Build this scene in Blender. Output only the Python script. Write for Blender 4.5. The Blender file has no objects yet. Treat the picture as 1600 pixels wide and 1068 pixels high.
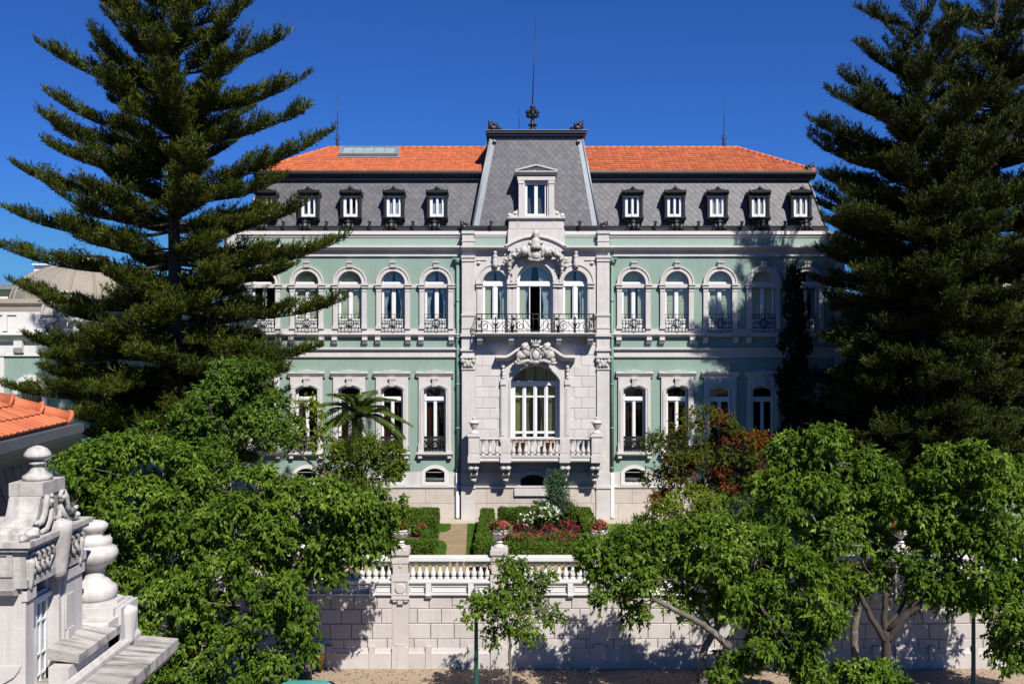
import bpy, math, random
import numpy as np
from mathutils import Vector, Matrix, noise as mnoise
from mathutils.geometry import tessellate_polygon

S = bpy.context.scene
COL = S.collection
R = math.radians
F = 35.0 / 36.0 * 1600.0          # focal length in photo pixels
H = 12.6                          # eye height above the street
# ---------------------------------------------------------------- camera, sky, sun, exposure
cd = bpy.data.cameras.new('camera'); cam = bpy.data.objects.new('camera', cd); COL.objects.link(cam)
cd.lens = 35; cd.sensor_width = 36; cd.clip_end = 5000; cd.clip_start = 0.1
cam.location = (0, 0, H); cam.rotation_euler = (R(90), 0, 0); S.camera = cam
LD = Vector((-0.50, 1.0, -1.22)).normalized()      # direction the sunlight travels
sl = bpy.data.lights.new('sun', 'SUN'); so = bpy.data.objects.new('sun', sl); COL.objects.link(so)
sl.energy = 5.0; sl.angle = R(0.53); sl.color = (1.0, 0.955, 0.89)
so.rotation_euler = LD.to_track_quat('-Z', 'Y').to_euler(); so.location = (10, -20, 40)
W = bpy.data.worlds.new('World'); S.world = W; W.use_nodes = True
nt = W.node_tree; bg = nt.nodes['Background']
sky = nt.nodes.new('ShaderNodeTexSky'); sky.sky_type = 'NISHITA'; sky.sun_disc = False
sky.sun_elevation = math.asin(-LD.z); sky.sun_rotation = math.atan2(-LD.x, -LD.y)
sky.altitude = 2000; sky.air_density = 1.0; sky.dust_density = 0.0; sky.ozone_density = 4.0
pol = nt.nodes.new('ShaderNodeMix'); pol.data_type = 'RGBA'; pol.blend_type = 'MULTIPLY'; pol.inputs[0].default_value = 1.0
pol.inputs[7].default_value = (0.25, 0.57, 1.15, 1)      # the deep clean blue of a polarised sky
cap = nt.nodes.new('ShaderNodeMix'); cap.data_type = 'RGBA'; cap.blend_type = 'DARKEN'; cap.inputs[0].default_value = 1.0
cap.inputs[7].default_value = (1.4, 4.1, 8.2, 1)         # bright sky round the sun capped by hand, for less fill in the shade
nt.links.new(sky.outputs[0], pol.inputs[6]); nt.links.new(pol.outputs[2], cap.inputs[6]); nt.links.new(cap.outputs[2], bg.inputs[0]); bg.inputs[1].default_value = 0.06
S.view_settings.view_transform = 'Standard'; S.view_settings.look = 'None'
S.view_settings.exposure = 0.6; S.view_settings.gamma = 1
S.render.engine = 'CYCLES'
try:
    S.cycles.max_bounces = 6; S.cycles.diffuse_bounces = 1; S.cycles.glossy_bounces = 2
    S.cycles.transparent_max_bounces = 8; S.cycles.transmission_bounces = 2
    S.cycles.use_denoising = True
except Exception:
    pass

# ---------------------------------------------------------------- helpers
def U(px, Y): return (px - 800.0) * Y / F
def V(py, Y): return H - (py - 534.0) * Y / F
def P(px, py, Y): return Vector((U(px, Y), Y, V(py, Y)))
def rng(s): return random.Random(s)

_ico = {}
def ico(n):
    if n not in _ico:
        import bmesh
        b = bmesh.new(); bmesh.ops.create_icosphere(b, subdivisions=n, radius=1)
        b.verts.ensure_lookup_table()
        _ico[n] = ([v.co.copy() for v in b.verts], [[v.index for v in f.verts] for f in b.faces]); b.free()
    return _ico[n]

WL = {}
class MB:
    """collects shapes, then links them as ONE mesh object"""
    def __init__(s): s.v = []; s.f = []; s.m = []; s.s = []
    def add(s, vs, fs, mi=0, sm=False):
        o = len(s.v); s.v.extend([tuple(p) for p in vs])
        for f in fs: s.f.append([i + o for i in f]); s.m.append(mi); s.s.append(sm)
        return s
    def box(s, x0, x1, y0, y1, z0, z1, mi=0, rot=None, bev=0.0):
        if x0 > x1: x0, x1 = x1, x0
        if z0 > z1: z0, z1 = z1, z0
        if y0 > y1: y0, y1 = y1, y0
        if bev > 0:   # front (-Y) face edges chamfered
            b = bev
            vs = [(x0,y1,z0),(x1,y1,z0),(x1,y1,z1),(x0,y1,z1),(x0,y0+b,z0),(x1,y0+b,z0),(x1,y0+b,z1),(x0,y0+b,z1),
                  (x0+b,y0,z0+b),(x1-b,y0,z0+b),(x1-b,y0,z1-b),(x0+b,y0,z1-b)]
            fs = [(3,2,1,0),(8,9,10,11),(0,1,5,4),(1,2,6,5),(2,3,7,6),(3,0,4,7),(4,5,9,8),(5,6,10,9),(6,7,11,10),(7,4,8,11)]
        else:
            vs = [(x0,y0,z0),(x1,y0,z0),(x1,y1,z0),(x0,y1,z0),(x0,y0,z1),(x1,y0,z1),(x1,y1,z1),(x0,y1,z1)]
            fs = [(0,3,2,1),(4,5,6,7),(0,1,5,4),(1,2,6,5),(2,3,7,6),(3,0,4,7)]
        if rot is not None:
            c, m = rot; c = Vector(c); vs = [m @ (Vector(p) - c) + c for p in vs]
        return s.add(vs, fs, mi)
    def plate(s, loops, y0, y1, mi=0, tf=None, sm=False):
        """XZ outline (first loop) with holes, from y0 (front) to y1 (back)"""
        L = [[Vector((p[0], p[1], 0)) for p in lp] for lp in loops]
        flat = [p for lp in L for p in lp]; n = len(flat)
        tris = tessellate_polygon(L)
        fr = [(p.x, y0, p.y) for p in flat]; bk = [(p.x, y1, p.y) for p in flat]
        if tf: fr = [tf(Vector(p)) for p in fr]; bk = [tf(Vector(p)) for p in bk]
        o = len(s.v); s.v.extend([tuple(p) for p in fr + bk])
        def put(f, a=False): s.f.append(f); s.m.append(mi); s.s.append(a)
        for t in tris:
            a, b, c = (flat[i] for i in t)
            ccw = (b.x-a.x)*(c.y-a.y) - (b.y-a.y)*(c.x-a.x) > 0
            t = list(t) if ccw else list(t)[::-1]
            put([o + i for i in t]); put([o + n + i for i in t[::-1]])
        k = 0
        for lp in L:
            m = len(lp); ar = sum(lp[i].x*lp[(i+1) % m].y - lp[(i+1) % m].x*lp[i].y for i in range(m))
            for i in range(m):
                a, b = k+i, k+(i+1) % m
                q = [o+a, o+b, o+n+b, o+n+a] if (ar > 0) == (lp is L[0]) else [o+b, o+a, o+n+a, o+n+b]
                put(q if (lp is L[0]) else q)
            k += m
        return s
    def prof(s, pr, x0, x1, mi=0):
        """closed YZ profile extruded along X"""
        n = len(pr)
        vs = [(x0, y, z) for y, z in pr] + [(x1, y, z) for y, z in pr]
        fs = [list(range(n)), list(range(2*n-1, n-1, -1))] + [[i, i+n, (i+1) % n+n, (i+1) % n] for i in range(n)]
        return s.add(vs, fs, mi)
    def sweep(s, pr, path, mi=0):
        """profile (y, offset) swept along an XZ path; offset is measured along the path's left normal"""
        n = len(pr); N = len(path); vs = []
        for i, (x, z) in enumerate(path):
            a = path[max(i-1, 0)]; b = path[min(i+1, N-1)]
            tx, tz = b[0]-a[0], b[1]-a[1]; l = math.hypot(tx, tz) or 1; nx, nz = -tz/l, tx/l
            vs += [(x + nx*o, y, z + nz*o) for y, o in pr]
        fs = [[i*n+j, i*n+(j+1) % n, (i+1)*n+(j+1) % n, (i+1)*n+j] for i in range(N-1) for j in range(n)]
        fs += [list(range(n))[::-1], [(N-1)*n+j for j in range(n)]]
        return s.add(vs, fs, mi)
    def lathe(s, pr, c, n=14, mi=0, sm=True, sq=False):
        vs = []; fs = []
        for r, z in pr:
            for i in range(n):
                a = 2*math.pi*(i+.5)/n
                vs.append((c[0]+r*math.cos(a), c[1]+r*math.sin(a), c[2]+z))
        for j in range(len(pr)-1):
            for i in range(n):
                k = (i+1) % n; fs.append((j*n+i, j*n+k, (j+1)*n+k, (j+1)*n+i))
        fs.append(tuple(range(n))[::-1]); fs.append(tuple((len(pr)-1)*n+i for i in range(n)))
        return s.add(vs, fs, mi, sm)
    def tube(s, pts, r, n=6, mi=0, sm=True, cap=True):
        pts = [Vector(p) for p in pts]; N = len(pts)
        rs = r if isinstance(r, (list, tuple)) else [r]*N
        vs = []; fs = []; ref = None
        for i, p in enumerate(pts):
            t = (pts[min(i+1, N-1)] - pts[max(i-1, 0)])
            t = t.normalized() if t.length > 1e-9 else Vector((0, 0, 1))
            if ref is None: ref = Vector((0, 0, 1)) if abs(t.z) < .9 else Vector((1, 0, 0))
            a = t.cross(ref)
            if a.length < 1e-6: a = t.cross(Vector((0, 1, 0)))
            a.normalize(); b = t.cross(a)
            ref = a.cross(t) if False else ref
            for j in range(n):
                w = 2*math.pi*j/n; vs.append(p + (a*math.cos(w) + b*math.sin(w))*rs[i])
        for i in range(N-1):
            for j in range(n):
                k = (j+1) % n; fs.append((i*n+j, (i+1)*n+j, (i+1)*n+k, i*n+k))
        if cap: fs.append(tuple(range(n))); fs.append(tuple((N-1)*n+j for j in range(n))[::-1])
        return s.add(vs, fs, mi, sm)
    def blob(s, c, r, nz=0.18, fr=2.5, n=2, seed=0, mi=0, m=None):
        vs, fs = ico(n); c = Vector(c); out = []
        r = Vector(r) if not isinstance(r, (int, float)) else Vector((r, r, r))
        sd = Vector((seed*1.7, seed*-2.3, seed*.9))
        for v in vs:
            k = 1 + nz*2*mnoise.noise(v*fr + sd)
            q = Vector((v.x*r.x, v.y*r.y, v.z*r.z))*k
            if m is not None: q = m @ q
            out.append(c + q)
        return s.add(out, fs, mi, True)
    def build(s, name, mats, parent=None, loc=None):
        """parts are given in world coordinates; loc = own origin (then coordinates are local to it)"""
        me = bpy.data.meshes.new(name)
        base = WL[parent.name] if parent is not None else Vector((0, 0, 0))
        if loc is None:
            org = base if parent is not None else Vector((0, 0, 0))
            me.from_pydata([(p[0]-org.x, p[1]-org.y, p[2]-org.z) for p in s.v], [], s.f)
        else:
            org = Vector(loc); me.from_pydata(s.v, [], s.f)
        if not isinstance(mats, (list, tuple)): mats = [mats]
        for m in mats: me.materials.append(m)
        me.polygons.foreach_set('material_index', s.m); me.polygons.foreach_set('use_smooth', s.s)
        me.update()
        o = bpy.data.objects.new(name, me); COL.objects.link(o)
        if parent is not None: o.parent = parent
        o.location = org - base; WL[o.name] = org
        return o

def tag(o, label=None, cat=None, group=None, kind=None):
    if label: o['label'] = label
    if cat: o['category'] = cat
    if group: o['group'] = group
    if kind: o['kind'] = kind
    return o
def thing(name, loc, label, cat, group=None):
    o = bpy.data.objects.new(name, None); COL.objects.link(o); o.location = loc; WL[o.name] = Vector(loc)
    o.empty_display_size = 0.3
    return tag(o, label, cat, group)
def dup_part(o, parent, loc):
    """copy a part and its sub-parts to another place on the same thing"""
    c = o.copy(); COL.objects.link(c); c.parent = parent; c.location = Vector(loc) - WL[parent.name]; WL[c.name] = Vector(loc)
    for ch in list(o.children):
        d = ch.copy(); COL.objects.link(d); d.parent = c; WL[d.name] = Vector(loc)
    return c
def dup_thing(o, loc, label=None, rz=None):
    c = o.copy(); COL.objects.link(c); c.location = loc; WL[c.name] = Vector(loc)
    if label: c['label'] = label
    if rz is not None: c.rotation_euler = (0, 0, rz)
    for ch in list(o.children):
        d = ch.copy(); COL.objects.link(d); d.parent = c
        for g in list(ch.children):
            e = g.copy(); COL.objects.link(e); e.parent = d
    return c
def arch(cx, hw, zs, zb, rise=None, n=16):
    """closed loop of an arched opening (counter-clockwise from bottom left)"""
    rise = hw if rise is None else rise
    rad = (hw*hw + rise*rise)/(2*rise); cz = zs + rise - rad; a0 = math.asin(min(1, hw/rad))
    if rise > hw*0.999: a0 = math.pi/2
    pts = [(cx-hw, zb), (cx+hw, zb)]
    for i in range(n+1):
        a = a0 - 2*a0*i/n; pts.append((cx + rad*math.sin(a), cz + rad*math.cos(a)))
    return pts
def arc(cx, hw, zs, rise=None, n=16):
    return arch(cx, hw, zs, zs, rise, n)[2:]
def ring(cx, h1, h2, zs, zb, r1=None, r2=None, zs2=None, n=16):
    """U-shaped band between an outer arch (h1) and inner arch (h2), open at the bottom"""
    o = arch(cx, h1, zs, zb, r1, n); i = arch(cx, h2, zs2 if zs2 is not None else zs, zb, r2, n)
    return [o[0]] + o[2:][::-1] + [o[1]] + [i[1]] + i[2:] + [i[0]]
def rect(x0, x1, z0, z1): return [(x0, z0), (x1, z0), (x1, z1), (x0, z1)]

# ---------------------------------------------------------------- materials
def M(name, base, rough=.6, var=.12, scale=2.0, bump=0.0, bscale=25.0, island=0.0, metal=0.0, streak=0.0, streakcol=(.12,.11,.10), spec=.4,
      blotch=None, blotch_at=.6, sscale=(5, 5, .5)):
    m = bpy.data.materials.new(name); m.use_nodes = True; t = m.node_tree; N = t.nodes; Lk = t.links
    b = N['Principled BSDF']; b.inputs['Roughness'].default_value = rough; b.inputs['Metallic'].default_value = metal
    b.inputs['Specular IOR Level'].default_value = spec
    tc = N.new('ShaderNodeTexCoord'); nz = N.new('ShaderNodeTexNoise'); nz.inputs['Scale'].default_value = scale
    nz.inputs['Detail'].default_value = 6; nz.inputs['Roughness'].default_value = .65
    Lk.new(tc.outputs['Object'], nz.inputs['Vector'])
    mr = N.new('ShaderNodeMapRange'); mr.inputs[1].default_value = .25; mr.inputs[2].default_value = .75
    mr.inputs[3].default_value = 1-var; mr.inputs[4].default_value = 1+var
    Lk.new(nz.outputs['Fac'], mr.inputs[0])
    val = mr.outputs[0]
    if island:
        g = N.new('ShaderNodeNewGeometry'); r2 = N.new('ShaderNodeMapRange'); r2.inputs[3].default_value = 1-island; r2.inputs[4].default_value = 1+island
        Lk.new(g.outputs['Random Per Island'], r2.inputs[0])
        mu = N.new('ShaderNodeMath'); mu.operation = 'MULTIPLY'; Lk.new(val, mu.inputs[0]); Lk.new(r2.outputs[0], mu.inputs[1]); val = mu.outputs[0]
    mx = N.new('ShaderNodeVectorMath'); mx.operation = 'SCALE'; mx.inputs[0].default_value = base; Lk.new(val, mx.inputs['Scale'])
    colr = mx.outputs[0]
    def mixin(fac_out, c2, prev):
        q = N.new('ShaderNodeMix'); q.data_type = 'RGBA'; Lk.new(fac_out, q.inputs[0]); Lk.new(prev, q.inputs[6]); q.inputs[7].default_value = (*c2, 1)
        return q.outputs[2]
    if streak:
        mp = N.new('ShaderNodeMapping'); mp.inputs['Scale'].default_value = sscale; Lk.new(tc.outputs['Object'], mp.inputs['Vector'])
        n2 = N.new('ShaderNodeTexNoise'); n2.inputs['Scale'].default_value = 1.3; n2.inputs['Detail'].default_value = 5; Lk.new(mp.outputs[0], n2.inputs['Vector'])
        r3 = N.new('ShaderNodeMapRange'); r3.inputs[1].default_value = .47; r3.inputs[2].default_value = .68; r3.inputs[4].default_value = streak
        Lk.new(n2.outputs['Fac'], r3.inputs[0]); colr = mixin(r3.outputs[0], streakcol, colr)
    if blotch:
        n3 = N.new('ShaderNodeTexNoise'); n3.inputs['Scale'].default_value = scale*.35; n3.inputs['Detail'].default_value = 8; n3.inputs['Roughness'].default_value = .7
        Lk.new(tc.outputs['Object'], n3.inputs['Vector'])
        r4 = N.new('ShaderNodeMapRange'); r4.inputs[1].default_value = blotch_at-.1; r4.inputs[2].default_value = blotch_at+.08
        Lk.new(n3.outputs['Fac'], r4.inputs[0]); colr = mixin(r4.outputs[0], blotch, colr)
    Lk.new(colr, b.inputs['Base Color'])
    if bump:
        n4 = N.new('ShaderNodeTexNoise'); n4.inputs['Scale'].default_value = bscale; n4.inputs['Detail'].default_value = 5; Lk.new(tc.outputs['Object'], n4.inputs['Vector'])
        bp = N.new('ShaderNodeBump'); bp.inputs['Strength'].default_value = bump; bp.inputs['Distance'].default_value = .02
        Lk.new(n4.outputs['Fac'], bp.inputs['Height']); Lk.new(bp.outputs[0], b.inputs['Normal'])
    return m

def leafmat(name, cols, trans=.25, rough=.55, spec=.12):
    """cols: list of (position, rgb); each leaf takes one at random"""
    m = bpy.data.materials.new(name); m.use_nodes = True; t = m.node_tree; N = t.nodes; Lk = t.links
    b = N['Principled BSDF']; b.inputs['Roughness'].default_value = rough; b.inputs['Specular IOR Level'].default_value = spec
    g = N.new('ShaderNodeNewGeometry'); cr = N.new('ShaderNodeValToRGB')
    e = cr.color_ramp.elements
    while len(e) < len(cols): e.new(.5)
    for k, (p, c) in enumerate(cols): e[k].position = p; e[k].color = (*c, 1)
    tc = N.new('ShaderNodeTexCoord'); nz = N.new('ShaderNodeTexNoise'); nz.inputs['Scale'].default_value = .9; nz.inputs['Detail'].default_value = 3
    Lk.new(tc.outputs['Object'], nz.inputs['Vector'])
    ma = N.new('ShaderNodeMapRange'); ma.inputs[1].default_value = .3; ma.inputs[2].default_value = .7; ma.clamp = True
    Lk.new(nz.outputs['Fac'], ma.inputs[0])
    mi = N.new('ShaderNodeMix'); mi.inputs[0].default_value = .5
    Lk.new(g.outputs['Random Per Island'], mi.inputs[2]); Lk.new(ma.outputs[0], mi.inputs[3])
    Lk.new(mi.outputs[0], cr.inputs[0]); Lk.new(cr.outputs[0], b.inputs['Base Color'])
    if trans:
        tr = N.new('ShaderNodeBsdfTranslucent'); sc = N.new('ShaderNodeMix'); sc.data_type = 'RGBA'; sc.blend_type = 'MULTIPLY'; sc.inputs[0].default_value = 1
        Lk.new(cr.outputs[0], sc.inputs[6]); sc.inputs[7].default_value = (1.5, 1.7, .7, 1); Lk.new(sc.outputs[2], tr.inputs['Color'])
        ms = N.new('ShaderNodeMixShader'); ms.inputs[0].default_value = trans
        Lk.new(b.outputs[0], ms.inputs[1]); Lk.new(tr.outputs[0], ms.inputs[2]); Lk.new(ms.outputs[0], N['Material Output'].inputs[0])
    return m

def glassmat(name, tint=(.93,.95,.96), refl=.012):
    m = bpy.data.materials.new(name); m.use_nodes = True; t = m.node_tree; N = t.nodes; Lk = t.links
    N.remove(N['Principled BSDF'])
    tr = N.new('ShaderNodeBsdfTransparent'); tr.inputs[0].default_value = (*tint, 1)
    gl = N.new('ShaderNodeBsdfGlossy'); gl.inputs['Roughness'].default_value = .015; gl.inputs['Color'].default_value = (.85, .95, 1, 1)
    fr = N.new('ShaderNodeFresnel'); fr.inputs[0].default_value = 1.5
    ad = N.new('ShaderNodeMath'); ad.operation = 'MULTIPLY_ADD'; ad.inputs[1].default_value = .55; ad.inputs[2].default_value = refl; Lk.new(fr.outputs[0], ad.inputs[0])
    tcw = N.new('ShaderNodeTexCoord'); nz = N.new('ShaderNodeTexNoise'); nz.inputs['Scale'].default_value = 1.4; Lk.new(tcw.outputs['Object'], nz.inputs['Vector'])
    bp = N.new('ShaderNodeBump'); bp.inputs['Strength'].default_value = .05; bp.inputs['Distance'].default_value = .05; Lk.new(nz.outputs['Fac'], bp.inputs['Height']); Lk.new(bp.outputs[0], gl.inputs['Normal'])
    ms = N.new('ShaderNodeMixShader'); Lk.new(ad.outputs[0], ms.inputs[0]); Lk.new(tr.outputs[0], ms.inputs[1]); Lk.new(gl.outputs[0], ms.inputs[2])
    Lk.new(ms.outputs[0], N['Material Output'].inputs[0])
    return m

MT = dict(
    green=M('green_render', (.205,.285,.243), .75, .09, .7, .15, 40, streak=.22, streakcol=(.13,.185,.155)),
    stone=M('pale_stone', (.475,.452,.435), .7, .13, 1.2, .2, 30, streak=.26, streakcol=(.36,.335,.315)),
    ashlar=M('ashlar_stone', (.48,.457,.44), .7, .08, 1.5, .25, 30, island=.07, streak=.12, streakcol=(.34,.31,.29)),
    plinth=M('plinth_stone', (.43,.38,.34), .75, .13, 3.0, .3, 30, island=.10, streak=.15, streakcol=(.4,.33,.27)),
    carved=M('carved_stone', (.40,.38,.36), .8, .22, 4, .5, 18, streak=.25, streakcol=(.25,.23,.21)),
    palegreen=M('pale_green_render', (.24,.33,.285), .75, .05, .7, .1, 40),
    white=M('white_paint', (.64,.64,.64), .4, .03, 2, 0, 10),
    coping=M('white_coping', (.56,.55,.53), .6, .07, 2, .1, 20, streak=.15, streakcol=(.5,.47,.43)),
    slate=M('grey_slate', (.078,.078,.088), .55, .16, 3, .2, 20, island=.22, spec=.4),
    zinc=M('dark_zinc', (.035,.037,.042), .45, .2, 3, .1, 15, metal=.3),
    leadgrey=M('lead_flashing', (.22,.24,.26), .5, .15, 2, .1, 10, metal=.3),
    black=M('black_iron', (.012,.013,.015), .45, .2, 5, .1, 20),
    tile=M('terracotta_tile', (.42,.112,.045), .75, .15, 4, .2, 30, island=.16, blotch=(.20,.10,.07), blotch_at=.72),
    tile_old=M('weathered_terracotta_tile', (.38,.10,.040), .75, .2, 4, .2, 30, island=.20, blotch=(.14,.08,.06), blotch_at=.66),
    glass=glassmat('window_glass'),
    skyglass=M('dusty_glass', (.25,.31,.30), .25, .2, 1.5, 0, 10, island=.12, spec=.6),
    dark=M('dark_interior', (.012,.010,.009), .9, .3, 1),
    room=M('room_wall', (.06,.045,.035), .9, .2, 1),
    shutter=M('cream_shutter', (.64,.68,.44), .6, .05, 2),
    curtain=M('sheer_curtain', (.50,.58,.60), .9, .1, 3),
    olive=M('olive_curtain', (.30,.32,.10), .9, .2, 3),
    redcur=M('dark_red_curtain', (.08,.02,.012), .9, .3, 3),
    pipe=M('green_pipe', (.13,.225,.18), .5, .08, 2),
    bark=M('grey_bark', (.11,.09,.075), .9, .35, 6, .8, 14, blotch=(.30,.29,.25), blotch_at=.62),
    darkbark=M('dark_bark', (.05,.038,.03), .95, .3, 5, .8, 14),
    cut=M('sawn_wood', (.55,.42,.22), .8, .1, 8),
    lead=M('dome_lead', (.23,.205,.165), .7, .12, .8, .2, 10, streak=.35, streakcol=(.17,.15,.12)),
    wall=M('retaining_wall_stone', (.44,.405,.378), .75, .09, 2, .25, 30, island=.07, streak=.2, streakcol=(.30,.255,.215), blotch=(.36,.29,.22), blotch_at=.68),
    wallback=M('mortar', (.22,.19,.17), .85, .1, 3),
    hotel=M('weathered_stone', (.42,.40,.38), .8, .16, 3, .4, 28, streak=.72, streakcol=(.13,.125,.12), blotch=(.27,.255,.24), blotch_at=.58),
    hotelplain=M('pale_wall_stone', (.475,.452,.43), .7, .10, 2.5, .25, 28, streak=.40, streakcol=(.27,.25,.23)),
    hoteldirty=M('lichen_stone', (.38,.355,.33), .85, .25, 2.5, .5, 24, streak=.85, streakcol=(.06,.057,.053), blotch=(.17,.16,.145), blotch_at=.60, sscale=(.8, 5, 2)),
    fascia=M('blue_grey_zinc', (.10,.12,.145), .4, .1, 2, 0, 10, metal=.4),
    gravel=M('cobble_gravel', (.30,.225,.16), .9, .24, 14, .9, 26, blotch=(.23,.17,.12), blotch_at=.66),
    road=M('asphalt', (.05,.05,.052), .85, .2, 3, .5, 60),
    kerb=M('kerb_stone', (.30,.28,.26), .8, .15, 4, .3, 30),
    path=M('garden_path', (.24,.175,.10), .95, .3, 1.6, .5, 40, blotch=(.23,.17,.10), blotch_at=.55),
    soil=M('garden_soil', (.11,.075,.05), .95, .3, 6, .7, 25),
    lawn=M('lawn', (.085,.15,.022), .9, .35, 4, .9, 60),
    sand=M('sandy_gravel', (.30,.215,.115), .95, .25, 3, .6, 50),
    apron=M('stone_apron', (.38,.33,.26), .85, .15, 2, .2, 30),
    terracotta=M('terracotta_pot', (.50,.20,.09), .8, .1, 4),
    lampgreen=M('dark_green_paint', (.012,.075,.060), .35, .1, 4),
    lampglass=M('amber_lamp_glass', (.22,.18,.11), .25, .1, 4),
    yellow=M('yellow_paint', (.60,.30,.03), .5, .15, 5),
    teal=M('teal_car_paint', (.06,.30,.26), .2, .03, 2, spec=.7),
    blackcar=M('black_car_paint', (.01,.01,.011), .2, .03, 2, spec=.7),
    tyre=M('rubber', (.02,.02,.02), .8, .1, 5),
    chrome=M('chrome', (.6,.6,.6), .2, .03, 2, metal=1),
    plaster=M('cream_plaster', (.70,.62,.42), .8, .08, 1),
    farwall=M('far_white_wall', (.72,.71,.68), .8, .05, 1),
)
LM = dict(
    hack=leafmat('hackberry_leaf', [(0,(.016,.036,.003)),(.38,(.052,.100,.008)),(.70,(.118,.188,.017)),(1,(.25,.32,.07))], .28),
    dense=leafmat('dense_leaf', [(0,(.020,.045,.006)),(.5,(.060,.115,.013)),(1,(.15,.22,.035))], .26),
    olive=leafmat('olive_green_leaf', [(0,(.035,.058,.005)),(.5,(.080,.118,.009)),(1,(.16,.195,.02))], .28),
    autumn=leafmat('olive_autumn_leaf', [(0,(.026,.045,.005)),(.50,(.060,.082,.008)),(.75,(.10,.085,.010)),(.88,(.14,.060,.010)),(1,(.08,.11,.012))], .28),
    red=leafmat('red_leaf', [(0,(.06,.022,.006)),(.45,(.13,.026,.008)),(.75,(.17,.060,.011)),(1,(.09,.075,.010))], .28),
    yell=leafmat('yellow_green_leaf', [(0,(.07,.11,.012)),(.5,(.13,.18,.02)),(1,(.20,.24,.03))], .3),
    blue=leafmat('grey_green_leaf', [(0,(.025,.055,.030)),(.5,(.05,.095,.05)),(1,(.10,.15,.085))], .2),
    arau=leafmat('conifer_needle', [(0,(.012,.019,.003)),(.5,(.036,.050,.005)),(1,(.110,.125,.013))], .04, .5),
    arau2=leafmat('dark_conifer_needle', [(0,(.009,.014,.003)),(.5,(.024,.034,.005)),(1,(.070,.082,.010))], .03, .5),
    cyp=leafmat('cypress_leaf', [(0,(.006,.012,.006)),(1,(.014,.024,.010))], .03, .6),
    palm=leafmat('palm_leaf', [(0,(.028,.055,.010)),(1,(.11,.155,.03))], .2, .4, .3),
    hedge=leafmat('hedge_leaf', [(0,(.030,.062,.008)),(.5,(.060,.105,.012)),(1,(.11,.165,.022))], .15),
    grass=leafmat('grass_blade', [(0,(.045,.105,.010)),(1,(.11,.19,.022))], .2),
    litter=leafmat('dry_leaf', [(0,(.10,.055,.02)),(.5,(.20,.13,.05)),(1,(.12,.14,.03))], 0),
    rosered=leafmat('red_petal', [(0,(.40,.01,.04)),(.5,(.60,.03,.10)),(1,(.75,.12,.20))], .2),
    rosepink=leafmat('pink_petal', [(0,(.55,.03,.12)),(1,(.85,.22,.32))], .2),
    rosewhite=leafmat('white_petal', [(0,(.75,.75,.70)),(1,(.85,.85,.82))], .2),
    rosedark=leafmat('dark_red_leaf', [(0,(.03,.05,.015)),(.5,(.07,.03,.02)),(1,(.11,.04,.03))], .15),
)
# ================================================================ THE MANSION
YW, YC = 52.0, 51.7
K = YW / F
man = thing('mansion', (U(836, YW), YW, 3.4), 'large pale green mansion with white arched windows, slate mansard and central stone bay', 'mansion')
UP_L = [836-154-67.4*k for k in range(5)]; UP_R = [836+154+67.4*k for k in range(5)]
GR_L = [836-156.3-66.8*k for k in range(5)]; GR_R = [836+155-67.0*-k for k in range(5)]
def w_arch(cx, hw, ys, yb, rise=None, Y=YW, n=16):
    """arched loop in photo pixels at depth Y"""
    return [(U(x, Y), V(-z, Y)) for x, z in arch(cx, hw, -ys, -yb, rise, n)]
def wr(x0, x1, y0, y1, Y=YW): return rect(U(x0, Y), U(x1, Y), V(y1, Y), V(y0, Y))

# --- walls of the two wings, one shell with back and sides
b = MB()
for (x0, x1, up, gr) in ((355, 724, UP_L, GR_L), (948, 1317, UP_R, GR_R)):
    holes = [w_arch(c, 18.6, 441, 520) for c in up] + [w_arch(c, 17.2, 608, 705.5, 6) for c in gr]
    holes += [w_arch(c, 15, 737, 752.5, 6) for c in gr]
    b.plate([wr(x0, x1, 364, 812)] + holes, YW, YW+.45)
xl, xr = U(355, YW), U(1317, YW)
b.box(xl+.002, xl+.4, YW+.452, 60.4, 3.3, V(364, YW)-.01); b.box(xr-.4, xr-.002, YW+.452, 60.4, 3.3, V(364, YW)-.01)
b.box(xl+.01, xr-.01, 60.41, 60.8, 3.3, V(364, YW)-.01)
b.build('wall', MT['green'], man)
b = MB()
for z in (3.45, V(722, YW), V(532, YW), V(366, YW)): b.box(xl+.42, xr-.42, YW+.46, 60.3, z-.15, z)
b.box(xl+.42, xr-.42, 56.0, 56.2, V(720, YW), V(372, YW))
for k in range(1, 4): b.box(xl+.42+k*3.5, xl+.5+k*3.5, YW+.6, 55.9, V(720, YW), V(372, YW)); b.box(xr-.5-k*3.5, xr-.42-k*3.5, YW+.6, 55.9, V(720, YW), V(372, YW))
b.build('inner_floor', MT['room'], man)

# --- central stone bay
b = MB()
holes = [w_arch(773.5, 19, 441, 520, Y=YC), w_arch(836, 28, 437, 520, 27, Y=YC), w_arch(899, 19, 441, 520, Y=YC),
         w_arch(836.5, 38, 594, 690, 23, Y=YC), w_arch(833, 19.5, 748, 762, 7, Y=YC)]
b.plate([wr(721, 952, 371, 812, YC)] + holes, YC, YC+.6)
b.build('central_bay', MT['stone'], man)
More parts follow.
